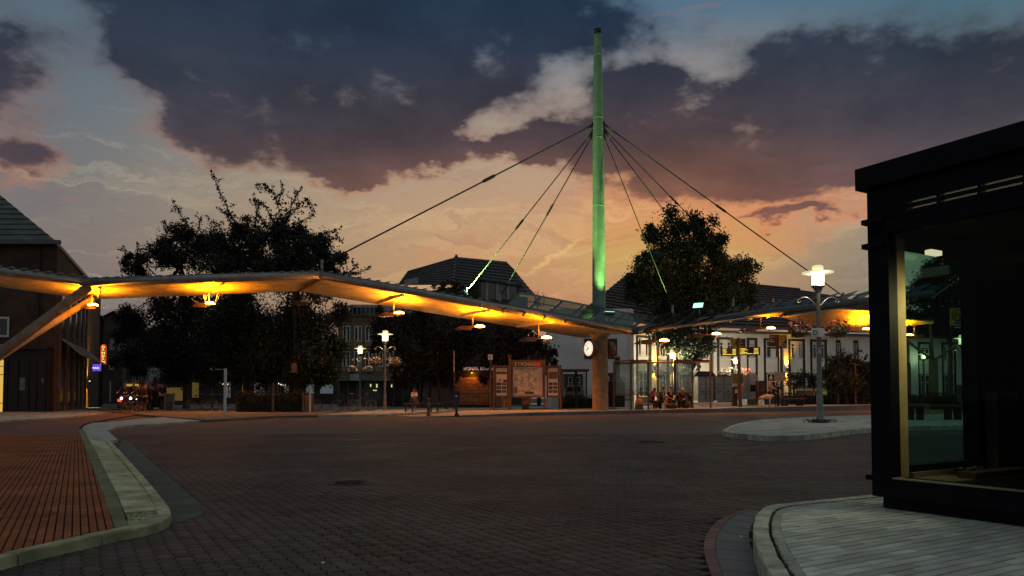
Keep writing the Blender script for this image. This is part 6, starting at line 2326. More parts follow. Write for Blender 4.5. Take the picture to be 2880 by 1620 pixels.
bn_.rect(MB(), 2066, 986, 2076, 989, .054, .003).build('print', mat('lime_pale', (.5, .8, .4), .6), t)
ct = FY(57.5)
t = thing('skip_container', (ct.at(2130, 1000).x, 57.5, .1), 'dark green container with pale digits behind the railing', 'container')
ct.rect(MB(), 2085, 972, 2250, 1004, 0, 2).build('body', mat('container_green', (.018, .035, .024), .6, var=.3), t)
ct.rect(MB(), 2083, 970, 2252, 972, .06, 2.1).build('rim', M_dark, t)
text('0650', .28, ct.at(2137, 987, .01), M_pale, t)
t = thing('green_awning', ct.at(2106, 980, .5), 'teal sloping lid catching light beside the lamp post', 'lid')
MB().slab([ct.at(2068, 968, .4), ct.at(2108, 970, .4), ct.at(2106, 990, .6), ct.at(2066, 987, .6)], .05).build('lid', mat('teal_lid', (.05, .09, .08), .5), t)
MB().tube([ct.at(2072, 969, .6), ct.at(2090, 971, .62), ct.at(2104, 977, .7)], .02, 5).build('edge_trim', M_white, t)
# grey van behind the far shelter
vn = FY(58 - 3.2)
t = thing('van', (vn.at(1440, 1010).x, 54.8, 0), 'pale van parked behind the far small shelter', 'van')
MB().slab([vn.at(1418, 1002), vn.at(1470, 1002), vn.at(1470, 985), vn.at(1462, 970), vn.at(1432, 968), vn.at(1421, 985)], 1.8, (0, -1, 0)).build('body', mat('van_paint', (.40, .42, .44), .35, var=.08), t)
vn.rect(MB(), 1425, 973, 1441, 985, .01, .02).build('window', M_win, t)
vn.rect(MB(), 1444, 973, 1461, 985, .01, .02).build('window', M_win, t)
for x in (1430, 1461):
    MB().lathe(vn.at(x, 1003, .02), [(.3, -.1), (.32, -.05), (.32, .15)], 14, Matrix.Rotation(math.pi / 2, 3, 'X')).build('wheel', M_black, t, True)
# bins under the poster panels
for x0, x1, y0, y1, c, lab in ((1246, 1262, 998, 1022, (.12, .13, .13), 'grey wheeled bin seen under the left poster panel'), (1265.5, 1279, 998, 1024, (.30, .22, .03), 'yellow wheeled bin seen under the left poster panel'), (1312, 1337, 1001, 1017, (.30, .22, .12), 'bin with picture front seen under the town map')):
    pl_ = FY(45.5)
    t = thing('wheeled_bin', (pl_.at(x0, y1).x, 45.5, .1), lab, 'bin', 'bins behind the map board')
    a, b = pl_.at(x0, y1), pl_.at(x1, y0)
    w = b.x - a.x
    MB().add([(a.x + w * .1, 45.5, a.z), (b.x - w * .1, 45.5, a.z), (b.x, 45.45, b.z), (a.x, 45.45, b.z), (a.x + w * .1, 46, a.z), (b.x - w * .1, 46, a.z), (b.x, 46.1, b.z), (a.x, 46.1, b.z)],
             [(0, 1, 2, 3), (4, 7, 6, 5), (0, 3, 7, 4), (1, 5, 6, 2), (0, 4, 5, 1), (3, 2, 6, 7)]).build('body', mat('bin_%d' % int(c[0] * 100 + c[2] * 10), c, .6), t)
    MB().box(((a.x + b.x) / 2, 45.75, b.z + .03), (w * 1.06, .75, .05)).build('lid', M_dark, t)
# ---------------------------------------------------------------- people and animals
SKIN = [mat('skin_light', (.42, .24, .16), .6, var=.1), mat('skin_mid', (.33, .17, .10), .6, var=.1)]


def skin(name, nodes, edges, root, m, par, sub=1):
    """grow one continuous surface over a jointed skeleton"""
    names = list(nodes)
    me = bpy.data.meshes.new('tmp')
    me.from_pydata([nodes[n][0] for n in names], [(names.index(a), names.index(b)) for a, b in edges], [])
    o = bpy.data.objects.new('tmp', me)
    C.objects.link(o)
    o.modifiers.new('s', 'SKIN')
    sv = me.skin_vertices[0].data
    for i, n in enumerate(names):
        r = nodes[n][1]
        sv[i].radius = r if isinstance(r, tuple) else (r, r)
        sv[i].use_root = (n == root)
    if sub:
        o.modifiers.new('u', 'SUBSURF').levels = sub
    dg = bpy.context.evaluated_depsgraph_get()
    res = bpy.data.meshes.new_from_object(o.evaluated_get(dg))
    bpy.data.objects.remove(o)
    bpy.data.meshes.remove(me)
    res.materials.clear()
    res.materials.append(m)
    res.polygons.foreach_set('use_smooth', [True] * len(res.polygons))
    r = bpy.data.objects.new(name, res)
    C.objects.link(r)
    r.parent = par
    WL[r.name] = WL[par.name]
    return r


def person(loc, rz, label, pose='stand', h=1.75, top=(.05, .05, .06), legs=(.03, .03, .04), hair=(.03, .02, .015), skin_i=0, lean=0.0, headdip=0.0, arms='down', long_hair=False, shorts=False, short_sleeve=False, hood=False, group=None, shoe=(.03, .03, .03), cap=None, skirt=False, wide=1.0):
    t = thing('person', loc, label, 'person', group)
    t.rotation_euler = (0, 0, rz)
    s = h / 1.75
    N = {}
    V = lambda x, y, z: Vector((x * s, y * s, z * s))
    ph = .93 if pose in ('stand', 'walk') else (.52 if pose == 'sit' else .98)
    ln = Vector((0, -math.sin(lean), math.cos(lean)))
    pel = V(0, 0, ph)
    up = lambda d: pel + Vector((0, ln.y * d * s, ln.z * d * s))
    N['pelvis'] = (pel, (.125 * s * wide, .105 * s * wide))
    N['spine'] = (up(.22), (.115 * s * wide, .095 * s * wide))
    N['chest'] = (up(.44), (.135 * s * wide, .10 * s * wide))
    N['neck'] = (up(.585), .052 * s)
    hd = lean * .4 + headdip
    hu = Vector((0, -math.sin(hd), math.cos(hd)))
    N['jaw'] = (N['neck'][0] + hu * .085 * s + Vector((0, -.012, 0)), .066 * s)
    N['head'] = (N['neck'][0] + hu * .175 * s + Vector((0, -.012, 0)), (.078 * s, .088 * s))
    N['crown'] = (N['neck'][0] + hu * .235 * s, .05 * s)
    E_ = [('pelvis', 'spine'), ('spine', 'chest'), ('chest', 'neck'), ('neck', 'jaw'), ('jaw', 'head'), ('head', 'crown')]
    sho = up(.52)
    for sg, n in ((-1, 'l'), (1, 'r')):
        N['sh' + n] = (sho + V(sg * .175, 0, 0), .052 * s)
        if arms == 'down':
            el_, wr = sho + V(sg * .235, .03, -.29), sho + V(sg * .245, -.05, -.53)
        elif arms == 'lap':
            el_, wr = sho + V(sg * .25, -.06, -.28), sho + V(sg * .06, -.30, -.37)
        elif arms == 'cross':
            el_, wr = sho + V(sg * .24, -.08, -.27), sho + V(-sg * .04, -.22, -.25)
        elif arms == 'phone':
            el_, wr = sho + V(sg * .22, -.08, -.27), sho + V(sg * .06, -.30, -.12)
        elif arms == 'bars':
            el_, wr = sho + V(sg * .24, -.20, -.20), sho + V(sg * .24, -.45, -.30)
        else:
            el_, wr = sho + V(sg * .22, -.05, -.29), sho + V(sg * .20, -.28, -.36)
        if arms == 'walk':
            el_, wr = sho + V(sg * .22, sg * .12, -.28), sho + V(sg * .23, sg * .12 - .1, -.5)
        N['el' + n] = (el_, .040 * s)
        N['wr' + n] = (wr, .028 * s)
        d = (wr - el_).normalized()
        pm = wr + d * .055 * s
        N['pm' + n] = (pm, (.036 * s, .018 * s))
        E_ += [('chest', 'sh' + n), ('sh' + n, 'el' + n), ('el' + n, 'wr' + n), ('wr' + n, 'pm' + n)]
        sd_ = d.cross(Vector((0, 0, 1)))
        sd_ = sd_.normalized() if sd_.length > .1 else Vector((0, 1, 0))
        dn = Vector((0, -.5, -.5)) if arms == 'down' else Vector((0, 0, -.6))
        for fi, (of, fl) in enumerate(((-.027, .062), (-.009, .072), (.009, .068), (.027, .052))):
            k1 = pm + sd_ * of * s + d * .035 * s
            k2 = k1 + (d * fl + dn * fl * .5) * s
            N['fa%d%s' % (fi, n)] = (k1, .009 * s)
            N['fb%d%s' % (fi, n)] = (k2, .007 * s)
            E_ += [('pm' + n, 'fa%d%s' % (fi, n)), ('fa%d%s' % (fi, n), 'fb%d%s' % (fi, n))]
        th = wr + d * .02 * s - sd_ * .036 * s * sg
        N['th' + n] = (th, .010 * s)
        N['ti' + n] = (th + (d * .04 - sd_ * .012 * sg) * s, .008 * s)
        E_ += [('wr' + n, 'th' + n), ('th' + n, 'ti' + n)]
        hip = pel + V(sg * .085, 0, -.05)
        if pose == 'stand':
            kn, an = V(sg * .10, -.02, .50), V(sg * .105, .02, .09)
        elif pose == 'walk':
            kn, an = V(sg * .09, -.12 * sg - .05, .50), V(sg * .09, -.26 * sg + .05, .10)
        elif pose == 'sit':
            kn, an = V(sg * .13, -.42, .50), V(sg * .12, -.40 + sg * .04, .09)
        else:
            kn, an = V(sg * .09, -.34 + sg * .06, .70 + sg * .12), V(sg * .10, -.14 + sg * .06, .30 + sg * .12)
        N['hp' + n] = (hip, .088 * s)
        N['kn' + n] = (kn, .056 * s)
        N['cf' + n] = (kn.lerp(an, .35) + V(0, .02, 0), .054 * s)
        N['an' + n] = (an, .036 * s)
        N['to' + n] = (an + V(sg * .015, -.15, -.055), (.040 * s, .028 * s))
        E_ += [('pelvis', 'hp' + n), ('hp' + n, 'kn' + n), ('kn' + n, 'cf' + n), ('cf' + n, 'an' + n), ('an' + n, 'to' + n)]
    skin('body', N, E_, 'pelvis', SKIN[skin_i], t)
    key = '%02d%02d%02d' % tuple(int(c * 99) for c in top)
    mt = mat('cloth_' + key, top, .85, var=.25, scale=12)
    g = 1.22
    sc = lambda r, k_=g: tuple(q * k_ for q in r) if isinstance(r, tuple) else r * k_
    SN = {n: (N[n][0], sc(N[n][1])) for n in ('pelvis', 'spine', 'chest')}
    SN['neck'] = (N['neck'][0] - hu * .03 * s, .062 * s)
    SE = [('pelvis', 'spine'), ('spine', 'chest'), ('chest', 'neck')]
    for n in 'lr':
        SN['sh' + n] = (N['sh' + n][0], .070 * s)
        SE += [('chest', 'sh' + n), ('sh' + n, 'el' + n)]
        if short_sleeve:
            SN['el' + n] = (N['sh' + n][0].lerp(N['el' + n][0], .62), .060 * s)
        else:
            SN['el' + n] = (N['el' + n][0], .055 * s)
            SN['wr' + n] = (N['wr' + n][0], .042 * s)
            SE.append(('el' + n, 'wr' + n))
    skin('shirt', SN, SE, 'pelvis', mt, t)
    key = '%02d%02d%02d' % tuple(int(c * 99) for c in legs)
    ml = mat('cloth_' + key, legs, .85, var=.25, scale=12)
    TN = {'pelvis': (N['pelvis'][0] + V(0, 0, .04), sc(N['pelvis'][1], 1.15))}
    TE = []
    for n in 'lr':
        for j in ('hp', 'kn', 'cf', 'an'):
            if shorts and j in ('cf', 'an'):
                continue
            TN[j + n] = (N[j + n][0], sc(N[j + n][1], 1.2 if j != 'an' else 1.45))
        TE += [('pelvis', 'hp' + n), ('hp' + n, 'kn' + n)] + ([] if shorts else [('kn' + n, 'cf' + n), ('cf' + n, 'an' + n)])
    skin('trousers', TN, TE, 'pelvis', ml, t)
    # face and hair, shoes
    hp_ = N['head'][0]
    fw = Vector((0, -math.cos(hd), -math.sin(hd)))
    wlp = WL[t.name]
    def add(mb, name, m, sm=True):
        for v in mb.v:
            v += wlp
        return mb.build(name, m, t, sm)
    mb = MB()
    mb.ell(hp_ + fw * .092 * s - hu * .02 * s, (.014 * s, .022 * s, .022 * s), 6, 4)
    for sg in (-1, 1):
        mb.ell(hp_ + Vector((sg * .082 * s, 0, 0)) - hu * .015 * s, (.012 * s, .02 * s, .03 * s), 6, 4)
    add(mb, 'nose_and_ears', SKIN[skin_i])
    mb = MB()
    for sg in (-1, 1):
        mb.ell(hp_ + fw * .083 * s + Vector((sg * .03 * s, 0, 0)) + hu * .008 * s, (.012 * s, .008 * s, .007 * s), 6, 4)
    mb.ell(hp_ + fw * .078 * s - hu * .065 * s, (.026 * s, .010 * s, .006 * s), 6, 4)
    add(mb, 'eyes_and_mouth', M_ink)
    mh = mat('hair_%02d%02d' % (int(hair[0] * 99), int(hair[2] * 99)), hair, .7, var=.3, scale=30)
    mb = MB()
    rotm = Matrix.Rotation(hd, 3, 'X')
    mb.ell(hp_ + hu * .042 * s - fw * .022 * s, (.092 * s, .098 * s, .085 * s), 12, 7, rotm)
    if long_hair:
        mb.ell(hp_ - fw * .06 * s - hu * .10 * s, (.088 * s, .055 * s, .19 * s), 10, 6, rotm)
        for sg in (-1, 1):
            mb.tube([hp_ + Vector((sg * .085 * s, 0, 0)), hp_ + Vector((sg * .10 * s, -.03 * s, -.14 * s)), hp_ + Vector((sg * .09 * s, -.08 * s, -.33 * s))], [.04 * s, .042 * s, .02 * s], 7)
    add(mb, 'hair', mh)
    if cap:
        mb = MB()
        mb.ell(hp_ + hu * .055 * s - fw * .01 * s, (.108 * s, .112 * s, .09 * s), 12, 6, rotm)
        add(mb, 'cap', mat('cap_cloth', cap, .8, var=.15))
    if hood:
        mb = MB()
        mb.ell(N['neck'][0] - fw * .07 * s, (.12 * s, .08 * s, .08 * s), 10, 6)
        add(mb, 'hood', mt)
    mb = MB()
    ms_ = mat('shoe_%02d' % int(shoe[0] * 99), shoe, .6)
    for n in 'lr':
        a = N['an' + n][0]
        mb.tube([a + V(0, .045, -.05), a + V(0, -.04, -.045), a + V(.0, -.12, -.058), a + V(0, -.18, -.066)], [.042 * s, .05 * s, .044 * s, .022 * s], 8)
    add(mb, 'shoes', ms_)
    return t


def on_plat(x, back):
    return plat(x, back)


face_cam = math.pi and 0.0
seat = lambda x, b=1.75: on_plat(x, b) + Vector((0, 0, -.02))
gp_ = 'people waiting in the glass shelter'
person(seat(1641, 1.7), .35, 'person in a dark red hooded top sitting at the left end of the shelter bench', 'sit', 1.66, (.16, .015, .015), (.05, .02, .02), (.10, .03, .02), 0, .30, .35, 'phone', hood=True, group=gp_, shoe=(.25, .18, .14))
person(seat(1661, 1.7), .75, 'person in dark top and shorts sitting turned right, holding a bottle', 'sit', 1.72, (.025, .02, .02), (.04, .03, .03), (.02, .015, .01), 0, .30, .15, 'lap', shorts=True, group=gp_, shoe=(.3, .2, .16))
person(seat(1685, 1.65), .1, 'person in a dark V-neck shirt leaning forearms on the knees', 'sit', 1.76, (.018, .016, .018), (.02, .018, .02), (.02, .014, .01), 0, .38, -.1, 'lap', short_sleeve=True, group=gp_, wide=1.15)
person(seat(1716, 1.65), -.1, 'person with yellow cap bent forward over a phone', 'sit', 1.74, (.022, .018, .018), (.02, .018, .018), (.3, .2, .08), 0, .45, .75, 'lap', group=gp_, shoe=(.35, .25, .2), cap=(.62, .40, .16))
person(on_plat(1735, 2.9) + Vector((0, 0, -.01)), .3, 'person in a dark jacket standing behind the bench end', 'stand', 1.55, (.05, .035, .025), (.025, .02, .02), (.02, .015, .012), 0, .05, .1, 'down', group=gp_)
person(on_plat(1702, 3.2) + Vector((0, 0, -.01)), -.2, 'person with long dark hair standing behind the shelter bench', 'stand', 1.58, (.02, .017, .015), (.02, .02, .02), (.02, .013, .01), 0, .0, .1, 'down', long_hair=True, group=gp_)
mw = on_plat(1936, 1.5)
person(mw, .9, 'person in a tan jacket with a cap standing beside the pale dog', 'stand', 1.93, (.42, .24, .12), (.05, .035, .03), (.10, .03, .02), 0, .06, .22, 'lap', cap=(.16, .045, .025), shoe=(.35, .3, .25))
person(on_plat(1953, 1.7), .35, 'grey haired person in dark blue bending forward next to the dog owner', 'stand', 1.62, (.02, .022, .07), (.02, .02, .035), (.42, .42, .42), 0, .30, .3, 'lap', wide=1.2)
wm = P(1042, 1033, 44.0)
wm.z = ZQ + .006
person(wm, .0, 'person in a white top with long dark braids holding a black coat behind the bench', 'stand', 1.30, (.70, .68, .66), (.42, .36, .36), (.015, .012, .012), 1, 0, .05, 'cross', long_hair=True, shoe=(.45, .35, .35))
ctp = thing('coat', (wm.x, wm.y - .18, .5), 'black coat held before the person in white', 'coat')
MB().lathe((wm.x, wm.y - .20, .42), [(.26, 0), (.27, .2), (.22, .45), (.10, .58)], 12).build('cloth', M_black, ctp, True)

# the pale dog ------------------------------------------------------------------------------
dg0 = on_plat(1926, .9)
M_dog = mat('dog_fur', (.55, .42, .27), .8, var=.15, scale=9)
dog = thing('dog', dg0, 'tall pale dog with dark head standing beside the person in the tan jacket', 'dog')
dog.rotation_euler = (0, 0, .15)
N = {'rump': ((-.30, 0, .66), (.13, .14)), 'loin': ((-.10, 0, .68), (.105, .125)), 'ribs': ((.14, 0, .66), (.12, .165)), 'chest': ((.30, 0, .66), (.12, .17)),
     'nk': ((.44, 0, .72), .095), 'nk2': ((.56, 0, .70), .08), 'tail1': ((-.44, 0, .64), .035), 'tail2': ((-.50, 0, .44), .025), 'tail3': ((-.53, 0, .26), .014)}
E_ = [('rump', 'loin'), ('loin', 'ribs'), ('ribs', 'chest'), ('chest', 'nk'), ('nk', 'nk2'), ('rump', 'tail1'), ('tail1', 'tail2'), ('tail2', 'tail3')]
for sg, n in ((-1, 'l'), (1, 'r')):
    o_ = .05 * sg
    N['hh' + n] = ((-.30 + o_, sg * .09, .56), .105)
    N['kn' + n] = ((-.20 + o_, sg * .09, .42), .062)
    N['hk' + n] = ((-.40 + o_ * 1.6, sg * .09, .24), .032)
    N['hf' + n] = ((-.36 + o_ * 2, sg * .09, .05), .028)
    N['ht' + n] = ((-.29 + o_ * 2, sg * .09, .02), .03)
    N['sh' + n] = ((.30 + o_, sg * .09, .52), .075)
    N['eb' + n] = ((.26 + o_, sg * .09, .38), .045)
    N['wr' + n] = ((.29 + o_ * 1.4, sg * .09, .20), .030)
    N['ff' + n] = ((.29 + o_ * 1.6, sg * .09, .05), .026)
    N['ft' + n] = ((.35 + o_ * 1.6, sg * .09, .02), .03)
    E_ += [('rump', 'hh' + n), ('hh' + n, 'kn' + n), ('kn' + n, 'hk' + n), ('hk' + n, 'hf' + n), ('hf' + n, 'ht' + n), ('chest', 'sh' + n), ('sh' + n, 'eb' + n), ('eb' + n, 'wr' + n), ('wr' + n, 'ff' + n), ('ff' + n, 'ft' + n)]
skin('body', {k_: (Vector(v[0]) * 1.02, v[1]) for k_, v in N.items()}, E_, 'ribs', M_dog, dog)
M_dogh = mat('dog_dark_fur', (.05, .035, .025), .8, var=.3)
HN = {'b': (Vector((.58, 0, .71)), .092), 'm': (Vector((.70, 0, .68)), .062), 'n': (Vector((.80, 0, .645)), .04),
      'e1': (Vector((.57, -.09, .73)), .03), 'e2': (Vector((.60, -.11, .64)), .022), 'f1': (Vector((.57, .09, .73)), .03), 'f2': (Vector((.60, .11, .64)), .022)}
skin('head', HN, [('b', 'm'), ('m', 'n'), ('b', 'e1'), ('e1', 'e2'), ('b', 'f1'), ('f1', 'f2')], 'b', M_dogh, dog)

# things lying about on the platform
bp = on_plat(1607, 1.2)
t = thing('crate', bp, 'dark low crate under the orange bag left of the shelter', 'crate')
MB().box(bp + Vector((0, 0, .14)), (.42, .32, .28)).build('box', M_black, t)
for i in range(3):
    MB().box(bp + Vector((0, -.165, .05 + i * .09)), (.42, .015, .06)).build('slat', M_brown, t)
t = thing('orange_bag', bp + Vector((0, 0, .285)), 'crumpled orange bag sitting on the dark crate', 'bag')
mb = MB().ell(bp + Vector((0, 0, .285 + .19)), (.19, .15, .19), 12, 7)
for i, v in enumerate(mb.v):
    v += Vector((rnd.uniform(-.03, .03), rnd.uniform(-.03, .03), rnd.uniform(-.03, .03)))
mb.build('sack', mat('bag_orange', (.75, .24, .05), .6, var=.35, scale=10), t)
MB().tube([bp + Vector((-.06, 0, .64)), bp + Vector((-.03, 0, .75)), bp + Vector((.05, 0, .75)), bp + Vector((.07, 0, .64))], .012, 5).build('handle', MC['bag_orange'], t)
tb_ = on_plat(1689, 1.1)
t = thing('travel_bag', tb_, 'black travel bag on the ground before the seated people', 'bag')
MB().ell(tb_ + Vector((0, 0, .17)), (.42, .18, .17), 12, 6).build('body', M_black, t, True)
MB().tube([tb_ + Vector((-.15, -.1, .3)), tb_ + Vector((-.08, -.14, .38)), tb_ + Vector((.08, -.14, .38)), tb_ + Vector((.15, -.1, .3))], .015, 5).build('handle', M_dark, t)
tb_ = on_plat(1727, 1.2)
t = thing('backpack', tb_, 'dark backpack standing by the feet of the person with yellow cap', 'bag')
MB().ell(tb_ + Vector((0, 0, .22)), (.2, .15, .22), 10, 6).build('body', M_dark, t, True)
MB().tube([tb_ + Vector((-.08, -.13, .33)), tb_ + Vector((-.11, -.17, .2)), tb_ + Vector((-.08, -.13, .08))], .02, 5).build('strap', M_black, t)

# bicycles ----------------------------------------------------------------------------------
M_rim = mat('bike_rim', (.35, .35, .35), .35, .7)
def bicycle(loc, rz, label, lean=0.0, group='parked bicycles'):
    t = thing('bicycle', loc, label, 'bicycle', group)
    o = Vector(loc)
    for x in (-.53, .53):
        c = o + Vector((x, 0, .34))
        w = MB().tube([c + Vector((math.cos(q * .2618), 0, math.sin(q * .2618))) * .335 for q in range(25)], .02, 6, False).build('tyre', M_black, t)
        MB().tube([c + Vector((math.cos(q * .2618), 0, math.sin(q * .2618))) * .315 for q in range(25)], .011, 5, False).build('rim', M_rim, w)
        mb = MB()
        for q in range(12):
            mb.tube([c, c + Vector((math.cos(q * .5236), 0, math.sin(q * .5236))) * .31], .004, 3)
        mb.build('spokes', M_rim, w)
    bb_, st_, hd_ = o + Vector((-.05, 0, .30)), o + Vector((-.18, 0, .80)), o + Vector((.36, 0, .82))
    MB().tube([bb_, st_], .018, 6).tube([bb_, hd_ - Vector((0, 0, .12))], .02, 6).tube([st_ - Vector((0, 0, .1)), hd_], .016, 6).tube([o + Vector((-.53, 0, .34)), bb_], .012, 5).tube([o + Vector((-.53, 0, .34)), st_ - Vector((0, 0, .1))], .012, 5).tube([hd_ + Vector((-.03, 0, .1)), o + Vector((.42, 0, .6)), o + Vector((.53, 0, .34))], .016, 6).build('frame', mat('bike_frame', (.05, .05, .055), .4, .3), t)
    MB().tube([hd_ + Vector((-.14, -.27, .19)), hd_ + Vector((-.02, -.18, .2)), hd_ + Vector((0, 0, .17)), hd_ + Vector((-.02, .18, .2)), hd_ + Vector((-.14, .27, .19))], .014, 6).build('handlebar', M_rim, t)
    MB().ell(st_ + Vector((-.02, 0, .13)), (.13, .075, .035), 8, 5).tube([st_, st_ + Vector((0, 0, .12))], .014, 5).build('saddle', M_black, t)
    MB().tube([bb_ + Vector((math.cos(q * .5236), 0, math.sin(q * .5236))) * .09 for q in range(13)], .012, 5).build('crank', M_rim, t)
    t.rotation_euler = (lean, 0, rz)
    return t


b = P(772, 1035, 43)
bicycle((b.x, 43, ZQ), .5, 'bicycle parked behind the pale square post')
b = P(844, 1034, 42)
bk0 = bicycle((b.x + .6, 42, ZQ), .08, 'bicycle parked with its wheel catching light left of the flower lamps')
b = P(885, 1033, 42.8)
copy_tree(bk0, (b.x + .5, 43.2, ZQ), .35, 'bicycle parked close behind the first one left of the flower lamps')
for i, (x, Y) in enumerate(((500, 47), (528, 48), (552, 46.5))):
    b = P(x, 1030, Y)
    copy_tree(bk0, (b.x, Y, ZQ), .9 + .3 * i, ['leftmost bicycle standing by the dark tree trunks', 'middle bicycle standing by the dark tree trunks', 'bicycle standing just left of the white barrier post'][i])

# street on the far left ----------------------------------------------------------------------
def at_g(x, y, z=.0):
    p = G(x, y, z)
    return p


M_tail = emi('tail_light', (1, .03, .01), 5)
M_headl = emi('bike_light', (.9, .85, 1), 6)
cp = P(327, 1040, 47.0)
car = thing('car', (cp.x, 47.0, 0), 'dark car seen from behind with glowing red light in the side street', 'car')
o = Vector((cp.x, 47.0, 0))
mcar = mat('car_paint', (.03, .03, .035), .25, .3)
mb = MB()
sec = [(0, .32, .80), (.02, .75, .84), (.2, .95, .84), (.5, 1.38, .62), (1.6, 1.42, .62), (2.3, 1.0, .82), (3.7, .85, .80), (3.9, .4, .75)]
vs, fs = [], []
for y, z, w in sec:
    vs += [o + Vector((-w, y, .22)), o + Vector((-w, y, z)), o + Vector((w, y, z)), o + Vector((w, y, .22))]
for i in range(len(sec) - 1):
    for j in range(3):
        fs.append((i * 4 + j, i * 4 + j + 1, i * 4 + j + 5, i * 4 + j + 4))
fs += [(0, 1, 2, 3), tuple(len(vs) - 4 + q for q in (3, 2, 1, 0))]
mb.add(vs, fs).build('body', mcar, car)
MB().slab([o + Vector((-.68, .19, .98)), o + Vector((.68, .19, .98)), o + Vector((.52, .47, 1.33)), o + Vector((-.52, .47, 1.33))], .02).build('rear_window', M_win, car)
MB().box(o + Vector((0, -.03, .36)), (1.6, .08, .2)).build('bumper', M_black, car)
MB().box(o + Vector((0, -.02, .62)), (.5, .02, .11)).build('number_plate', M_pale, car)
for sg in (-1, 1):
    MB().box(o + Vector((sg * .62, -.012, .72)), (.30, .05, .14)).build('tail_lamp', M_tail if sg < 0 else mat('lens_red', (.2, .01, .01), .3), car)
    for y in (.75, 3.1):
        MB().lathe(o + Vector((sg * .70, y, .3)), [(.28, -.1), (.3, -.07), (.3, .1), (.28, .12)], 14, Matrix.Rotation(math.pi / 2, 3, 'Y')).build('wheel', M_black, car, True)
lamp('tail_glow', o + Vector((-.5, -.25, .6)), (1, .05, .02), 3, car, .08)

for x, Y, rz, lab, topc, lc in ((318, 41.5, .1, 'cyclist with a bright front lamp left in the side street', (.02, .02, .025), (.02, .02, .02)), (341, 40.5, -.15, 'cyclist in a dark jacket with pale collar riding toward the camera', (.02, .02, .022), (.02, .02, .02)), (354, 44, .1, 'cyclist in a dark red jacket behind the other two', (.12, .01, .015), (.02, .02, .02))):
    p = P(x, 1000, Y)
    cy = person((p.x, Y, -.0), rz, lab, 'cycle', 1.75, topc, lc, (.02, .015, .01), 1, .28, .0, 'bars', group='cyclists in the side street')
    bkx = copy_tree(bk0, (p.x, Y, 0), -math.pi / 2 + rz, lab.replace('cyclist', 'bicycle under the cyclist', 1).replace(' riding toward the camera', ''))
    bkx['group'] = 'bicycles being ridden'
    lp = Vector((p.x + .05, Y - .62, .86))
    t = thing('bicycle_lamp', lp, 'bright bicycle lamp of the ' + ' '.join(lab.split()[:9]), 'bicycle lamp', 'bicycle front lamps')
    MB().ell(lp, (.07, .05, .07), 10, 6).build('lens', M_headl, t, True)
    MB().tube([lp + Vector((0, .04, 0)), lp + Vector((0, .16, .0))], .05, 8).build('housing', M_dark, t)
for x, Y, rz, lab, ps in ((365, 41.8, math.pi, 'dark clothed pedestrian walking beside the cyclists', 'walk'), (384, 50, math.pi + .2, 'pedestrian in dark clothes farther down the side street', 'walk'), (408, 49, math.pi, 'pedestrian in dark clothes left of the grey advertising board', 'stand')):
    p = P(x, 1000, Y)
    person((p.x, Y, 0 if x < 400 else ZQ), rz, lab, ps, 1.78, (.018, .016, .016), (.015, .015, .015), (.02, .015, .012), 1, 0, 0, 'walk' if ps == 'walk' else 'down', group='pedestrians in the side street')
ab = FY(46)
t = thing('advertising_board', (ab.at(425, 1035).x, 46, ZQ), 'grey green advertising board standing at the plaza corner', 'notice board')
ab.rect(MB(), 416, 990, 437, 1010, 0, .15).build('upper_panel', mat('board_greengrey', (.07, .08, .065), .6, var=.3), t)
ab.rect(MB(), 417, 1012, 436, 1032, .01, .1).build('lower_panel', mat('board_ink', (.05, .055, .05), .6, var=.6, scale=9), t)
for x in (414.5, 437):
    ab.rect(MB(), x, 988, x + 1.6, 1036, .02, .1).build('post', M_steel, t)
for x, yt, lab in ((390, 948, 'closed dark red parasol before the mural wall'), (413, 965, 'closed dark red parasol right of the mural wall')):
    Y = 58 if x < 400 else 60
    p = P(x, 1005, Y)
    zt_ = P(x, yt, Y).z
    t = thing('parasol', (p.x, Y, 0), lab, 'parasol', 'closed red parasols')
    MB().tube([(p.x, Y, 0), (p.x, Y, zt_)], .03, 6).build('pole', M_dark, t)
    MB().lathe((p.x, Y, 0), [(.12, zt_ - 1.75), (.22, zt_ - 1.65), (.20, zt_ - .9), (.17, zt_ - .35), (.06, zt_ - .08), (.02, zt_)], 10).build('folded_cloth', mat('parasol_red', (.16, .012, .025), .8, var=.3, scale=6), t, True)
    MB().box((p.x, Y, .05), (.5, .5, .1)).build('base', M_dark, t)
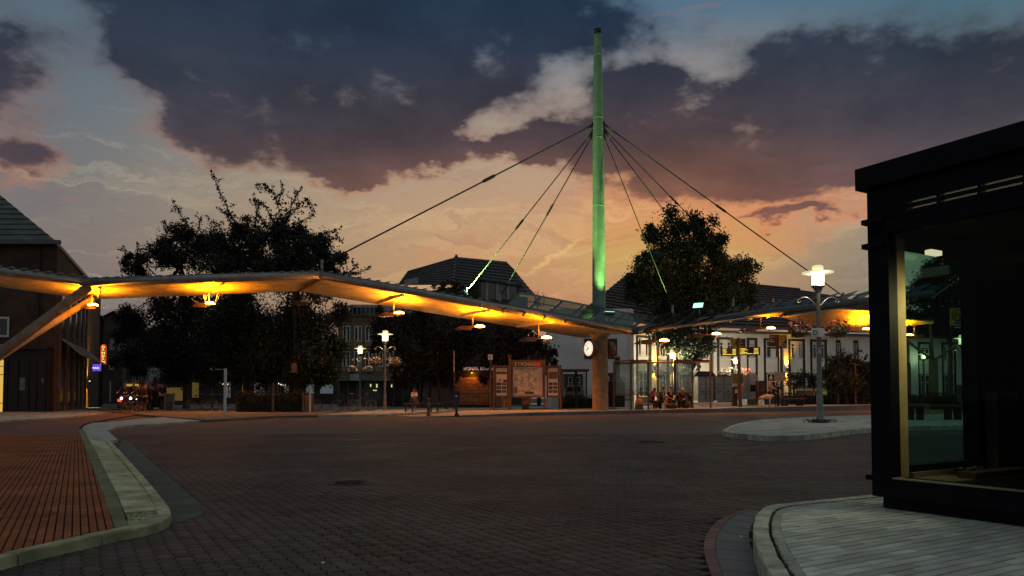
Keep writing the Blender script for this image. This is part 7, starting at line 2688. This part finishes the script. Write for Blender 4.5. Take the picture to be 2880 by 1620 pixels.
# strings of cafe bulbs
for nm, pts, Y, n, c, lab in (('a', ((374, 996), (425, 995)), 57, 10, (1, .8, .4), 'string of small bulbs over the terrace below the mural'), ('b', ((534, 955), (575, 965)), 62, 10, (1, .65, .3), 'string of warm bulbs between the dark tree trunks'),
                              ('c', ((698, 962), (728, 968)), 66, 5, (1, .75, .5), 'string of warm bulbs above the hedge')):
    a, b = P(*pts[0], Y), P(*pts[1], Y)
    t = thing('light_string', a, lab, 'string lights')
    cable = [a.lerp(b, i / 12) - Vector((0, 0, .06 * math.sin(math.pi * i / 12))) for i in range(13)]
    MB().tube(cable, .012, 4).build('cable', M_dark, t)
    mbp = emi('bulb_' + nm, c, 2)
    for i in range(n):
        q = a.lerp(b, (i + .5) / n) - Vector((0, 0, .06 * math.sin(math.pi * (i + .5) / n) + .08))
        MB().lathe(q, [(.02, .07), (.05, .0), (.03, -.05)][::-1], 8).build('bulb', mbp, t, True)
    MB().tube([a, (a.x, a.y, 0)], .035, 5).build('mast', M_dark, t)
    MB().tube([b, (b.x, b.y, 0)], .035, 5).build('mast', M_dark, t)
    lamp('string_light', a.lerp(b, .5) - Vector((0, .6, .6)), (1, .7, .35), 14, t, .5)
t = thing('planter', at_g(289, 1037, .0) + Vector((0, 2, 0)), 'low dark planter with pale stems by the corner building', 'planter')
pl_ = FY(WL[t.name].y)
pl_.rect(MB(), 285, 1029, 331, 1036, 0, 1.2).build('tub', M_dark, t)
for x in (298, 304, 311, 316, 322):
    MB().tube([pl_.at(x, 1030, -.4), pl_.at(x + rnd.uniform(-2, 2), 985, -.4)], .025, 5).build('stem', mat('pale_stem', (.30, .28, .24), .8), t)
pl__ = np.array([list(pl_.at(310 + rnd.uniform(-22, 22), 985 + rnd.uniform(-10, 14), -.4 + rnd.uniform(-.4, .4))) for _ in range(260)])
leaves('foliage', pl__, .14, M_leaf, t)
t = thing('potted_tree_lamp', at_g(262, 1030) * 1.0, 'thin pale post before the street facade', 'post')
q_ = FY(WL[t.name].y)
q_.rect(MB(), 275.5, 962, 277.5, 1010, 0, .06).build('shaft', M_white, t)
q_.rect(MB(), 275, 960.5, 278, 962, .01, .08).build('cap', M_white, t)
